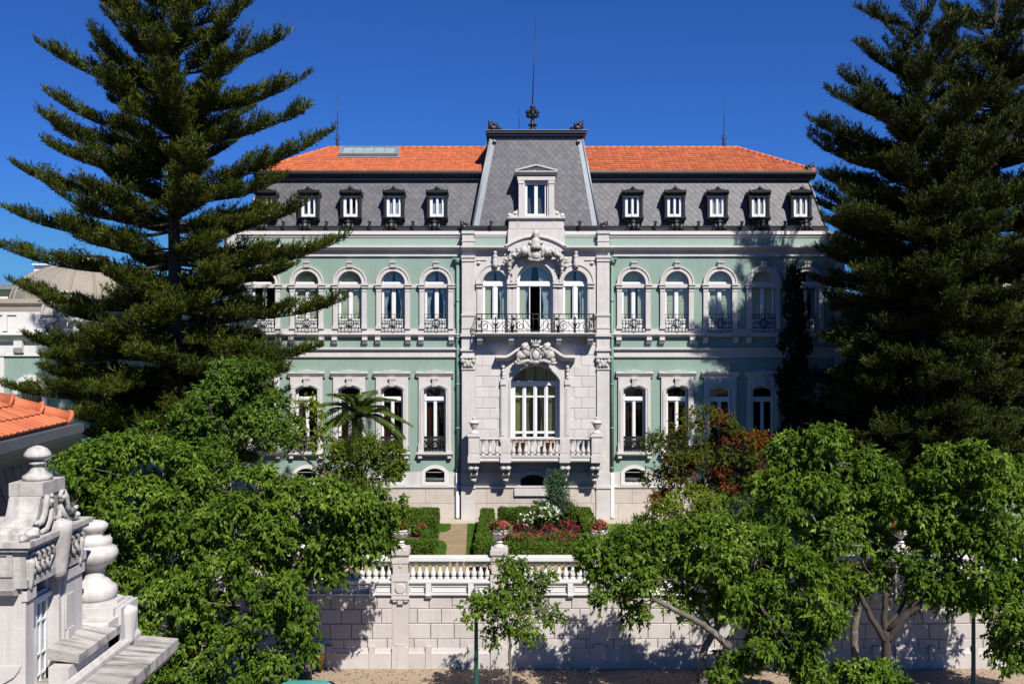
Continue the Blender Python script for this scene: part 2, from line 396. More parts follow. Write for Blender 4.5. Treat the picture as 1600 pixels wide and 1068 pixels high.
# ashlar blocks in low relief between the balconies
bl_, br_ = MB(), MB()
ys = [538+16.6*k for k in range(10)]
for j, y in enumerate(ys):
    if y + 16.6 > 690: break
    x = 743 - (11 if j % 2 else 0)
    while x < 931:
        x0, x1 = max(x, 743), min(x+22, 931)
        if x1-x0 > 3:
            cm = (x0+x1)/2
            lim = 63 if y < 571 else 54
            if x1 < 836-lim+8 or x0 > 836+lim-8:
                x1 = min(x1, 836-lim+1) if cm < 836 else x1; x0 = max(x0, 836+lim-1) if cm > 836 else x0
                if x1-x0 > 2: (bl_ if cm < 836 else br_).box(U(x0+.35, YC), U(x1-.35, YC), YC-.022, YC+.02, V(y+16.2, YC), V(y+.5, YC), bev=.012)
        x += 22
bl_.build('ashlar_facing', MT['ashlar'], man); br_.build('ashlar_facing', MT['ashlar'], man)

# --- pilasters of the bay and of the two corners
def pilaster(px0, px1, Y, carved=True, tw=1.0):
    b = MB(); s = MB()
    def bx(y0, y1, o, e=0): b.box(U(px0-e, Y), U(px1+e, Y), Y-o, Y+.15, V(y1, Y), V(y0, Y))
    bx(399.5, 403, .22, 1.3); bx(403, 408.5, .17, .6); bx(408.5, 490, .12); bx(490, 493.5, .18, 1); bx(493.5, 510, .13, .3); bx(510, 513, .18, .8)
    bx(513, 521, .15, .6); bx(521, 525.5, .26, 2); bx(525.5, 544, .14, .5); bx(544, 548, .22, 2); bx(548, 556, .13); bx(556, 559, .24, 2.2)
    bx(559, 575, .10); bx(575, 577, .16, .8); bx(577, 737, .10); bx(737, 758, .14, 1); bx(758, 762, .22, 2); bx(762, 812, .16, 1.2)
    p = b.build('pilaster', MT['stone'], man)
    if carved:
        q = MB(); w = (U(px1, Y)-U(px0, Y))/2; cx = (U(px0, Y)+U(px1, Y))/2
        for sx in (-1, 1):
            q.blob((cx+sx*w*.85, Y-.16, V(563.5, Y)), (.12, .10, .13), .15, seed=sx+3)
            q.blob((cx+sx*w*.55, Y-.15, V(570, Y)), (.10, .08, .13), .3, seed=sx+8)
            q.blob((cx+sx*w*.3, Y-.15, V(565, Y)), (.09, .08, .14), .3, seed=sx+9)
        q.blob((cx, Y-.16, V(568, Y)), (.12, .09, .18), .3, seed=2)
        q.build('capital', MT['carved'], p)
        q = MB()
    return p
for a0, a1 in ((722, 741.5), (932.5, 952)): pilaster(a0, a1, YC)
for a0, a1 in ((353, 367), (1305, 1319)): pilaster(a0, a1, YW, False)
for c in (731.7, 942.2):
    b = MB()
    b.box(U(c-9, YC), U(c+9, YC), YC-.30, YC+.2, V(385, YC), V(366, YC)); b.box(U(c-10, YC), U(c+10, YC), YC-.36, YC+.2, V(366, YC), V(361.5, YC))
    b.box(U(c-10, YC), U(c+10, YC), YC-.33, YC+.2, V(378, YC), V(376.5, YC)); b.build('parapet_pier', MT['stone'], man)
for c in (361, 1312): b = MB(); b.box(U(c-9, YW), U(c+9, YW), YW-.2, YW+.2, V(385, YW), V(361, YW)); b.build('parapet_pier', MT['stone'], man)

# --- cornices, string courses, base
def cornice_profile(Y, y0, y1, d, steps=3):
    """closed profile (y, z) of a moulding from photo row y0 (top) to y1 (bottom), projecting d"""
    z0, z1 = V(y0, Y), V(y1, Y); h = z0-z1
    return [(Y+.05, z0), (Y-d*.9, z0-.02), (Y-d, z0-.10*h), (Y-d, z0-.42*h), (Y-d*.82, z0-.45*h), (Y-d*.78, z0-.60*h), (Y-d*.45, z0-.68*h), (Y-d*.25, z0-.85*h), (Y-d*.2, z1), (Y+.05, z1)]
b = MB(); c2 = MB()
for x0, x1 in ((349, 720.5), (953.5, 1323)):
    b.prof(cornice_profile(YW, 383.6, 392.5, .31), U(x0, YW), U(x1, YW))
    b.box(U(x0+5, YW), U(x1-5 if x1 > 1000 else x1, YW), YW-.03, YW+.05, V(399, YW), V(392.6, YW))
    b.prof([(YW+.05, V(399, YW)), (YW-.10, V(399.2, YW)), (YW-.10, V(400.4, YW)), (YW+.05, V(402, YW))], U(x0+4, YW), U(x1-4 if x1 > 1000 else x1, YW))
for x0, x1 in ((720.6, 792), (880, 953.4)):
    b.prof(cornice_profile(YC, 384, 392.5, .36), U(x0, YC), U(x1, YC))
    b.box(U(x0+1, YC), U(x1-1, YC), YC-.04, YC+.05, V(399, YC), V(392.6, YC))
# arched rise over the middle window
pth = []
for i in range(21):
    t = i/20; x = 792+88*t; y = 392.5 - 16.5*math.sin(math.pi*t)**.8
    pth.append((U(x, YC), V(y, YC)))
h = V(384, YC)-V(392.5, YC)
b.sweep([(YC+.05, h), (YC-.33, h), (YC-.36, h*.9), (YC-.36, h*.58), (YC-.30, h*.55), (YC-.28, h*.4), (YC-.17, h*.3), (YC-.09, 0), (YC+.05, 0)][::-1], pth)
pth2 = [(x, z-(.42 if 1 else 0)) for x, z in pth]
b.sweep([(YC+.05, .12), (YC-.07, .12), (YC-.07, 0), (YC+.05, 0)][::-1], pth2)
b.build('cornice', MT['stone'], man)
b = MB()
for x0, x1 in ((352, 721.5), (952.5, 1320)):
    b.prof([(YW+.3, V(361, YW)), (YW-.16, V(361.4, YW)), (YW-.16, V(366.5, YW)), (YW-.10, V(368, YW)), (YW-.06, V(371, YW)), (YW-.03, V(372, YW)), (YW+.3, V(372, YW))], U(x0, YW), U(x1, YW))
for x0, x1 in ((741.6, 792), (880, 932.2)):
    b.prof([(YC+.3, V(361, YC)), (YC-.10, V(361.4, YC)), (YC-.10, V(366.5, YC)), (YC-.03, V(371, YC)), (YC+.3, V(371, YC))], U(x0, YC), U(x1, YC))
b.build('parapet_coping', MT['coping'], man)
for x0, x1 in ((741.7, 792), (880, 932)): b = MB(); b.box(U(x0, YC), U(x1, YC), YC-.012, YC+.28, V(383.9, YC), V(371.1, YC)); b.build('parapet_panel', MT['palegreen'], man)
for x0, x1 in ((370.2, 720.3), (953.7, 1302.8)): b = MB(); b.box(U(x0, YW), U(x1, YW), YW-.015, YW+.2, V(383.7, YW), V(371.9, YW)); b.build('parapet_panel', MT['palegreen'], man)
b = MB()
for x0, x1 in ((353, 720), (954, 1319)):
    b.box(U(x0, YW), U(x1, YW), YW-.06, YW+.02, V(556, YW), V(546, YW))
    b.prof([(YW+.02, V(543, YW)), (YW-.20, V(543.5, YW)), (YW-.20, V(545.5, YW)), (YW-.10, V(547.5, YW)), (YW+.02, V(547.5, YW))], U(x0, YW), U(x1, YW))
    b.prof([(YW+.02, V(555.5, YW)), (YW-.12, V(556, YW)), (YW-.10, V(558, YW)), (YW+.02, V(559, YW))], U(x0, YW), U(x1, YW))
    # window-sill ledge of the upper floor
    b.box(U(x0, YW), U(x1, YW), YW-.09, YW+.02, V(521, YW), V(513.5, YW))
    b.prof([(YW+.02, V(520.5, YW)), (YW-.27, V(521, YW)), (YW-.27, V(522.6, YW)), (YW-.19, V(525, YW)), (YW-.15, V(526, YW)), (YW+.02, V(526.5, YW))], U(x0, YW), U(x1, YW))
    b.box(U(x0, YW), U(x1, YW), YW-.05, YW+.02, V(449.6, YW), V(443.8, YW))
for x0, x1 in ((741.6, 786), (886.5, 932.4)): b.box(U(x0, YC), U(x1, YC), YC-.05, YC+.02, V(537.5, YC), V(535.5, YC))
b.build('string_course', MT['stone'], man)
b = MB(); q = lambda y: V(y, YW)-V(526.4, YW); sbk = None
b.prof([(.02, 0), (-.27, 0), (-.28, q(531)), (-.22, q(533)), (-.16, q(536)), (-.05, q(537)), (.02, q(537))], -4*K, 4*K)
for cs in (UP_L, UP_R):
    for c in cs:
        for sx in (-1, 1):
            l_ = Vector((U(c+sx*23.6, YW), YW, V(526.4, YW)))
            if sbk is None: sbk = b.build('sill_bracket', MT['stone'], man, l_)
            else: dup_part(sbk, man, l_)
b = MB()
for x0, x1, Y, hs in ((352, 720.5, YW, GR_L), (953, 1320, YW, GR_R), (742, 931.5, YC, [833])):
    hw = 15.3 if Y == YW else 20
    b.plate([wr(x0, x1, 737, 758, Y)] + [w_arch(c, hw, 737.6 if Y == YW else 748.5, 757, 4, Y)[:] if False else wr(c-hw, c+hw, 737.3, 753 if Y == YW else 757.7, Y) for c in hs], Y-.05, Y+.03)
    b.prof([(Y+.02, V(757.8, Y)), (Y-.16, V(758.3, Y)), (Y-.16, V(760.5, Y)), (Y-.09, V(763, Y)), (Y+.02, V(763, Y))], U(x0, Y), U(x1, Y))
b.build('plinth_band', MT['stone'], man)
b = MB(); r = rng(9)
for x0, x1, Y in ((352, 720.5, YW), (953, 1320, YW), (742.5, 931, YC)):
    b.box(U(x0, Y), U(x1, Y), Y-.06, Y+.02, 3.4, V(763.2, Y))
    for j, (ya, yb) in enumerate(((763.4, 785.5), (786, 809))):
        x = x0 - r.uniform(0, 30)
        while x < x1:
            w = r.uniform(34, 50); a0, a1 = max(x, x0), min(x+w, x1)
            if a1-a0 > 3: b.box(U(a0+.12, Y), U(a1-.12, Y), Y-.085, Y-.02, V(yb, Y), V(ya, Y), bev=.01)
            x += w
b.build('plinth_stones', MT['plinth'], man)

# --- window kinds ---------------------------------------------------------
def sheet(x0, x1, z0, z1, y, amp=.03, waves=5, tie=None):
    """hanging cloth; tie=(side, depth) gathers it to one side at mid height"""
    b = MB(); n, m = 24, 10; vs = []
    for j in range(m+1):
        t = j/m; z = z0+(z1-z0)*t
        k = 1.0
        if tie: k = 1-tie[1]*math.exp(-((t-.38)/.33)**2) if t > .38 else 1-tie[1]*(1-.25*(.38-t)/.38)
        for i in range(n+1):
            s = i/n; x = (x0+(x1-x0)*s*k) if not tie or tie[0] < 0 else (x1-(x1-x0)*(1-s)*k)
            vs.append((x, y+amp*math.sin(s*waves*2*math.pi+t*.8), z))
    b.add(vs, [(j*(n+1)+i, j*(n+1)+i+1, (j+1)*(n+1)+i+1, (j+1)*(n+1)+i) for j in range(m) for i in range(n)], 0, True)
    return b
def lx(d): return d*K
def L_arch(hw, ys, yb, ref, rise=None, n=14, c=0): return [((c+x)*K, (z+ref)*K) for x, z in arch(0, hw, -ys, -yb, rise, n)]
def L_rect(x0, x1, y0, y1, ref): return rect(x0*K, x1*K, (ref-y1)*K, (ref-y0)*K)

def spiral(cx, cz, r0, turns, a0, sgn, y, n=22):
    return [(cx+sgn*r0*(1-.82*i/n)*math.cos(a0+turns*2*math.pi*i/n), y, cz+r0*(1-.82*i/n)*math.sin(a0+turns*2*math.pi*i/n)) for i in range(n+1)]

def upper_window(loc):
    ref = 441.0
    q = lambda y: (ref-y)*K
    b = MB()
    b.plate([[(x*K, (z+ref)*K) for x, z in ring(0, 26.2, 18.6, -442, -513.6)]], -.13, .02)
    b.plate([[(x*K, (z+ref)*K) for x, z in ring(0, 26.6, 24.2, -442, -443.5)]], -.18, -.10)
    b.plate([[(x*K, (z+ref)*K) for x, z in ring(0, 20.4, 18.4, -442, -443.5)]], -.16, -.10)
    for s in (-1, 1):
        b.box(s*29*K, s*18*K, -.25, .02, q(446), q(443.3)); b.box(s*27.8*K, s*18.3*K, -.20, .02, q(449.8), q(446))
        b.box(s*26.6*K, s*19*K, -.155, -.1, q(455), q(453.4))
        b.box(s*27*K, s*18.4*K, -.17, .02, q(513.6), q(509))
    b.prof([(.02, q(408.6)), (-.30, q(408.8)), (-.30, q(411)), (-.25, q(412)), (-.22, q(418)), (.02, q(418.5))], -4.6*K, 4.6*K)
    win = b.build('window', MT['stone'], man, loc)
    f = MB()
    def lun(): return L_arch(15.6, 440, 439.99, ref)[2:]
    holes = [lun(), L_rect(-15, -3.2, 447.5, 498, ref), L_rect(3.2, 15, 447.5, 498, ref)]
    f.plate([L_arch(18.55, 441, 520.5, ref)] + holes, .16, .24)
    f.box(-18*K, 18*K, .12, .16, q(446.5), q(440.2)); f.box(-2.3*K, 2.3*K, .13, .16, q(520), q(446.6))
    for s in (-1, 1):
        f.box(s*15.3*K, s*3.2*K, .145, .16, q(518.5), q(500)); f.box(s*17.9*K, s*15.6*K, .13, .16, q(520), q(446.6))
    f.build('frame', MT['white'], win, loc)
    g = MB(); g.plate([L_arch(17, 440, 499, ref)], .20, .21); g.build('pane', MT['glass'], win, loc)
    t = MB(); y = -.12; rr = .013
    for yy in (491, 497, 504.5, 512, 517.5): t.tube([(-19*K, y, q(yy)), (19*K, y, q(yy))], rr*1.3 if yy == 491 else rr, 5)
    for k in range(8):
        x = (-18.5+37*k/7)*K; t.tube([(x, y, q(491)), (x, y, q(518.5))], rr, 5)
    t.tube([(6.0*K*math.cos(a), y-.01, q(505)+6.4*K*math.sin(a)) for a in [i*2*math.pi/14 for i in range(15)]], .03, 5)
    t.tube([(3.4*K*math.cos(a), y-.01, q(505)+3.6*K*math.sin(a)) for a in [i*2*math.pi/10 for i in range(11)]], .018, 5)
    for sx in (-1, 1):
        for yy in (496, 512): t.blob((sx*13.5*K, y-.01, q(yy)), (.055, .03, .05), .2, n=1)
        t.tube(spiral(sx*11*K, q(504), 3.6*K, 1.2, .6, sx, y-.01, 14), .014, 4)
    t.tube([(0, y, q(518)), (0, y, q(521))], .02, 5)
    t.build('railing', MT['black'], win, loc)
    return win

def curtain_kind(win, loc, kind, ref, sub):
    """what hangs behind the panes of one window"""
    q = lambda y: (ref-y)*K
    key = (sub, kind)
    if key not in _cur:
        b = MB(); b2 = None
        if sub == 'upper':
            zt, zb, hw = q(419), q(520), 17
        elif sub == 'ground':
            zt, zb, hw = q(606), q(705), 16
        if kind == 'shutters':
            for s in (-1, 1):
                b.box(s*15.6*K, s*1.0*K, .29, .33, zb, q(446))
                for (a, c) in ((450, 470), (473, 488), (490, 515)): b.box(s*13.2*K, s*5.2*K, .275, .29, q(c), q(a), bev=.012)
            b.plate([L_arch(16.4, 440, 445, ref)], .29, .33)
            b.box(-.35*K, .35*K, .28, .29, zb, q(424))
            me, mt = b, 'shutter'
        elif kind == 'half':
            me = sheet(-hw*K, -1*K, zb, zt, .34, .03, 4, (-1, .62)); o = sheet(1*K, hw*K, zb, zt, .34, .03, 4, (1, .62)); me.add(o.v, o.f, 0, True); mt = 'curtain'
        elif kind == 'shutter_half':
            b.box(-15.6*K, -8.5*K, .29, .33, zb, q(446)); b.box(7.5*K, 15.6*K, .29, .33, zb, q(446))
            o = sheet(-8*K, 0, zb, zt, .46, .03, 3, (-1, .4)); b.add(o.v, o.f, 0, True); b.plate([L_arch(16.4, 440, 445, ref)], .44, .46); me, mt = b, 'shutter'
        elif kind == 'red':
            me = sheet(-hw*K, -1*K, zb, zt, .42, .05, 5, (-1, .3)); o = sheet(1*K, hw*K, zb, zt, .42, .05, 5, (1, .55)); me.add(o.v, o.f, 0, True); mt = 'redcur'
        else:
            me = sheet(-hw*K, -hw*.3*K, zb, zt, .45, .03, 4, (-1, .5)); mt = 'redcur'
        ob = me.build('curtain', MT[mt], win, loc); _cur[key] = ob.data
    else:
        ob = bpy.data.objects.new('curtain', _cur[key]); COL.objects.link(ob); ob.parent = win
    if kind in ('shutters', 'shutter_half'): ob.name = 'shutter'
    return ob
_cur = {}
kinds_L = ['half', 'half', 'shutters', 'shutters', 'dark']; kinds_R = ['shutter_half', 'shutters', 'shutters', 'shutters', 'half']
first = None
for cs, ks in ((UP_L, kinds_L), (UP_R, kinds_R)):
    for c, k in zip(cs, ks):
        loc = Vector((U(c, YW), YW, V(441, YW)))
        if first is None: first = upper_window(loc); w = first
        else:
            w = dup_part(first, man, loc)
            for ch in list(w.children):
                if ch.name.startswith(('curtain', 'shutter')): bpy.data.objects.remove(ch)
        curtain_kind(w, loc, k, 441.0, 'upper')

def ground_window(loc):
    ref = 640.0; q = lambda y: (ref-y)*K
    b = MB()
    o = L_rect(-25.2, 25.2, 588, 705.8, ref); i = L_arch(17.2, 608, 705.8, ref, 6)
    b.plate([[o[0], o[3], o[2], o[1]] + [i[1]] + i[2:] + [i[0]]], -.12, .02)
    def seg(h1, r1, h2, r2, yb): return [(x*K, (z+ref)*K) for x, z in ring(0, h1, h2, -608, -yb, r1, r2)]
    b.plate([seg(22.6, 8.6, 20.4, 7.3, 700)], -.17, -.1); b.plate([seg(20.3, 7.2, 17.3, 6, 705)], -.145, -.1)
    b.prof([(.02, q(580)), (-.25, q(580.6)), (-.25, q(583)), (-.21, q(584)), (-.19, q(585.5)), (-.14, q(587)), (-.12, q(589)), (.02, q(589))], -29*K, 29*K)
    b.plate([[(x*K, (z+ref)*K) for x, z in [(-18, -580), (18, -580), (12, -578.8), (5, -578.6), (2, -577.2), (-2, -577.2), (-5, -578.6), (-12, -578.8)]]], -.22, .0)
    b.prof([(.02, q(589)), (-.24, q(589)), (-.245, q(593)), (-.225, q(595)), (-.25, q(603.2)), (.02, q(603.8))], -3.8*K, 3.8*K)
    b.box(-5.2*K, 5.2*K, -.262, .02, q(592), q(589.2))
    for d in (-2, 0, 2): b.box((d-.5)*K, (d+.5)*K, -.255, -.2, q(602.3), q(595))
    for s in (-1, 1): b.box(s*25.9*K, s*17.2*K, -.16, .02, q(705.8), q(692)); b.box(s*26*K, s*20*K, -.22, .02, q(715), q(711))
    b.prof([(.02, q(705.6)), (-.30, q(706)), (-.30, q(708.4)), (-.2, q(710.5)), (-.16, q(711.2)), (.02, q(711.4))], -28*K, 28*K)
    win = b.build('ground_window', MT['stone'], man, loc)
    f = MB(); z = lambda a: (a+ref)*K
    tr = [(x*K, (w+ref)*K) for x, w in arch(0, 13.8, -610, -619.5, 4.2)]
    f.plate([L_arch(17.15, 608, 705.7, ref, 6), tr, L_rect(-13.6, -2.6, 627.5, 703, ref), L_rect(2.6, 13.6, 627.5, 703, ref)], .17, .25)
    f.box(-16.9*K, 16.9*K, .12, .17, q(625.5), q(621)); f.box(-1.8*K, 1.8*K, .14, .17, q(703), q(626.5))
    for s in (-1, 1): f.box(s*17.0*K, s*14.6*K, .14, .17, q(705), q(625.6))
    f.build('frame', MT['white'], win, loc)
    g = MB(); g.plate([L_arch(14.5, 610, 704, ref, 5)], .21, .22); g.build('pane', MT['glass'], win, loc)
    t = MB(); y = -.06
    for yy in (681.5, 684, 702.5): t.tube([(-17.5*K, y, q(yy)), (17.5*K, y, q(yy))], .02, 5)
    for k in range(15): x = (-17+34*k/14)*K; t.tube([(x, y, q(682)), (x, y, q(704))], .012, 4)
    for k in range(6):
        x = (-14+28*k/5)*K
        for yy in (689, 696.5): t.tube([(x+2.4*K*math.cos(a), y-.012, q(yy)+3*K*math.sin(a)) for a in [i*2*math.pi/10 for i in range(11)]], .017, 4)
        t.blob((x, y-.01, q(692.7)), (.05, .02, .05), .1, n=1)
    t.plate([L_rect(-17.2, 17.2, 698.5, 704, ref)], y+.005, y+.02); t.plate([L_rect(-17.2, 17.2, 682, 685, ref)], y+.005, y+.02)
    t.build('railing', MT['black'], win, loc)
    curtain_kind(win, loc, 'red', ref, 'ground')
    return win
first = None
for cs in (GR_L, GR_R):
    for c in cs:
        loc = Vector((U(c, YW), YW, V(640, YW)))
        if first is None: first = ground_window(loc)
        else: dup_part(first, man, loc)

def cellar_window(loc, hw=15, name='cellar_window', Y=YW):
    ref = 745.0; q = lambda y: (ref-y)*K
    b = MB()
    b.plate([[(x*K, (z+ref)*K) for x, z in ring(0, hw+6.2, hw, -737, -757.5, 11, 6)]], -.10, .02)
    b.box(-hw*K, hw*K, -.10, .3, q(757.5), q(752.5))
    w = b.build(name, MT['coping'], man, loc)
    p = MB(); p.plate([L_arch(hw+.2, 737, 752.6, ref, 6)], .28, .32); p.build('pane', MT['dark'], w, loc)
    t = MB()
    n = 9
    for k in range(n+1):
        x = (-hw+2*hw*k/n)*K; t.tube([(x, -.02, q(752)), (x, -.02, q(746 if 0 < k < n else 735))], .012, 4)
        if k < n: t.tube([(x+hw/n*K*(1+math.cos(a)), -.03, q(748.5)+hw/n*K*math.sin(a)) for a in [math.pi*i/6 for i in range(7)]], .014, 4)
    t.tube([(-hw*K, -.02, q(749)), (hw*K, -.02, q(749))], .014, 4)
    t.build('grille', MT['black'] if hw > 16 else MT['leadgrey'], w, loc)
    return w
first = None
for cs in (GR_L, GR_R):
    for c in cs:
        loc = Vector((U(c, YW), YW, V(745, YW)))
        if first is None: first = cellar_window(loc)
        else: dup_part(first, man, loc)

# --- central windows
def bay_door(cx, hw, ys, yt_rise, glass_hw, ref=441.0, opened=False):
    loc = Vector((U(cx, YC), YC, V(ref, YC))); q = lambda y: (ref-y)*K
    b = MB()
    w2 = hw+9.5; e = .004 if opened else 0; ez = .012 if opened else 0
    b.plate([[(x*K, (z+ref)*K) for x, z in ring(0, w2, hw, -ys, -519, yt_rise+9.5, yt_rise)]], -.07, .02)
    b.plate([[(x*K, (z+ref)*K) for x, z in ring(0, w2+1, w2-1.6, -ys, -ys-2, yt_rise+10.5, yt_rise+8)]], -.12, -.02)
    b.plate([[(x*K, (z+ref)*K) for x, z in ring(0, hw+2.4, hw-.2, -ys, -ys-2, yt_rise+2.4, yt_rise-.2)]], -.12, -.02)
    for s in (-1, 1):
        b.box(s*(w2+1.6-9*e/.004*.35)*K, s*(hw-.6)*K, -.22-e, .02, q(444)+ez, q(441)+ez); b.box(s*(w2+.6)*K, s*(hw-.2)*K, -.16-e, .02, q(448.5)+ez, q(444)+ez)
        b.box(s*(w2-1.8)*K, s*(hw+1.6)*K, -.09, -.05, q(508), q(452)); b.box(s*(w2+.5)*K, s*(hw-.1)*K, -.13, .02, q(519), q(511))
    w = b.build('balcony_window', MT['stone'], man, loc)
    f = MB()
    lun = [(x*K, (z+ref)*K) for x, z in arch(0, glass_hw, -439, -439.01, glass_hw*yt_rise/hw*.98)[2:]]
    m = 5.0 if not opened else 10
    holes = [lun, L_rect(-glass_hw, -m+1, 448, 497.5, ref), L_rect(m-1, glass_hw, 448, 497.5, ref)]
    if opened: holes.append(L_rect(-7.5, 8.0, 447.5, 518, ref))
    f.plate([[(x*K, (z+ref)*K) for x, z in arch(0, hw-.05, -ys, -519, yt_rise)]] + holes, .20, .28)
    f.box(-hw*K*.98, hw*K*.98, .15, .2, q(446.5), q(439.5))
    if not opened: f.box(-2.6*K, 2.6*K, .16, .2, q(518), q(446.6))
    for s in (-1, 1): f.box(s*glass_hw*K, s*(m+.5)*K, .185, .2, q(516), q(500))
    f.build('frame', MT['white'], w, loc)
    g = MB(); g.plate([lun], .24, .25); g.plate([holes[1]], .24, .25); g.plate([holes[2]], .24, .25); g.build('pane', MT['glass'], w, loc)
    c = sheet(-glass_hw*K*1.05, (-4 if opened else -1)*K, q(519), q(412), .40, .03, 5, (-1, .45))
    o = sheet((4 if opened else 1)*K, glass_hw*K*1.05, q(519), q(412), .40, .03, 5, (1, .45)); c.add(o.v, o.f, 0, True)
    c.build('curtain', MT['curtain'], w, loc)
    e = MB(); e.box(-glass_hw*K, -glass_hw*K*(.45 if not opened else .62), .31, .34, q(519), q(446)); 
    if not opened: e.box(glass_hw*K*.72, glass_hw*K, .31, .34, q(519), q(446))
    e.build('shutter', MT['shutter'], w, loc)
bay_door(773.5, 19, 441, 19, 15.6); bay_door(899, 19, 441, 19, 15.6); bay_door(836, 28, 437, 27, 24, opened=True)

# the tall window behind the stone balcony, with its hood
loc = Vector((U(836.5, YC), YC, V(640, YC))); ref = 640.0; q = lambda y: (ref-y)*K
b = MB()
b.plate([[(x*K, (z+ref)*K) for x, z in ring(0, 46, 38, -594, -689, 33, 23)]], -.10, .02)
b.plate([[(x*K, (z+ref)*K) for x, z in ring(0, 40.6, 37.9, -594, -688, 25.5, 23)]], -.15, -.06)
for s in (-1, 1):
    b.box(s*54*K, s*46*K, -.14, .02, q(689), q(601)); b.box(s*52.5*K, s*48*K, -.17, -.1, q(680), q(606)); b.box(s*54.6*K, s*45.5*K, -.20, .02, q(601), q(597)); b.box(s*54*K, s*46*K, -.18, .02, q(597), q(592))
    b.box(s*55*K, s*46*K, -.2, .02, q(689), q(682))
    for j, (yy, dx, rr) in enumerate(((568, 51, .13), (573, 50, .10), (579, 50, .09), (585, 49.5, .09), (590, 50, .08))): b.blob((s*dx*K, -.12, q(yy)), (rr, .10, .12), .3, seed=j+s)
hp = []
for i in range(25):
    t = i/24; x = -61+122*t; a = abs(x)
    y = 562.5 if a > 47 else (562.5-14.5*(.5+.5*math.cos(math.pi*min(1, max(0, (a-16)/31)))) if a > 16 else 548-1.5*(1-a/16))
    hp.append((x*K, q(y)))
b.sweep([(.05, .24), (-.50, .24), (-.52, .20), (-.52, .12), (-.40, .10), (-.36, .02), (-.20, -.04), (-.12, -.10), (.05, -.10)][::-1], hp)
w = b.build('hooded_window', MT['stone'], man, loc)
f = MB()
tr = [(x*K, (z+ref)*K) for x, z in arch(0, 33, -590, -595.5, 17)]
holes = [tr]
for k in range(4):
    c = -25.6+17.1*k
    for (a, e) in ((604, 618.5), (621, 674), (677.5, 683)): holes.append(L_rect(c-5.6, c+5.6, a, e, ref))
f.plate([[(x*K, (z+ref)*K) for x, z in arch(0, 37.9, -594, -688, 23)]] + holes, .38, .46)
f.box(-37.5*K, 37.5*K, .30, .38, q(602), q(596))
for d in (-17.1, 0, 17.1): f.box((d-1.3)*K, (d+1.3)*K, .34, .38, q(686), q(602))
f.build('frame', MT['white'], w, loc)
g = MB(); g.plate([[(x*K, (z+ref)*K) for x, z in arch(0, 35, -592, -686, 20)]], .42, .43); g.build('pane', MT['glass'], w, loc)
c = sheet(-34*K, -16*K, q(686), q(600), .62, .035, 4, (-1, .25)); 
for (a, e, s, t) in ((-14, -1, -1, .7), (2, 17, 1, .55), (19, 34, 1, .2)):
    o = sheet(a*K, e*K, q(686), q(575), .64, .035, 4, (s, t)); c.add(o.v, o.f, 0, True)
c.build('curtain', MT['olive'], w, loc)
# carved arms over the hood: two seated lions, shield, crown
a = MB(); y = -.62
for s in (-1, 1):
    a.blob((s*16*K, y, q(548)), (.20, .18, .30), .22, seed=1); a.blob((s*17*K, y-.06, q(541.5)), (.20, .17, .19), .35, seed=2)
    a.blob((s*22*K, y, q(556)), (.26, .18, .24), .25, seed=3); a.blob((s*26*K, y+.02, q(562)), (.15, .13, .2), .25, seed=4)
    a.blob((s*12*K, y-.05, q(551)), (.10, .09, .22), .2, seed=5); a.blob((s*27*K, y, q(567)), (.20, .10, .12), .35, seed=6)
    a.tube([(s*9*K, y-.06, q(547)), (s*12*K, y-.14, q(545.5)), (s*15*K, y-.1, q(544))], .055, 6)
    a.tube([(s*3*K, y, q(566)), (s*12*K, y-.03, q(563)), (s*20*K, y, q(565.5)), (s*28*K, y, q(570))], [.10, .09, .11, .05], 7)
    a.tube([(s*20*K, y, q(550)), (s*26*K, y, q(549)), (s*28*K, y-.02, q(556))], [.06, .05, .03], 6)
a.blob((0, y-.08, q(555)), (.20, .12, .28), .04, seed=7); a.blob((0, y, q(566)), (.22, .14, .12), .3, seed=8)
a.tube([(.27*math.cos(t), y-.06, q(555)+.36*math.sin(t)) for t in [i*2*math.pi/16 for i in range(17)]], .05, 6)
a.lathe([(.17, 0), (.20, .03), (.20, .10), (.17, .12)], (0, y-.02, q(541.5)), 12)
for k in range(7):
    t = math.pi*(1+k/6.0); a.tube([(.18*math.cos(t), y+.18*math.sin(t)*.6, q(538.5)), (.26*math.cos(t), y+.26*math.sin(t)*.6, q(532.5 - (1.5 if k % 2 else 0)))], [.06, .03], 5)
a.build('coat_of_arms', MT['carved'], w, loc)
# cellar opening under the balcony
b = MB(); loc = Vector((U(833, YC), YC, V(745, YC))); q = lambda y: (745-y)*K
b.plate([[(x*K, (z+745)*K) for x, z in ring(0, 25, 19.5, -748, -762, 14, 7)]], -.09, .02); b.box(-29*K, 29*K, -.22, .05, q(773), q(762))
w = b.build('cellar_window', MT['stone'], man, loc)
p = MB(); p.plate([L_arch(19.6, 748, 762, 745, 7)], .25, .3); p.build('pane', MT['dark'], w, loc)
t = MB()
for k in range(8): t.tube([((-18+36*k/7)*K, .05, q(742)), ((-18+36*k/7)*K, .05, q(761.5))], .014, 4)
t.build('grille', MT['black'], w, loc)

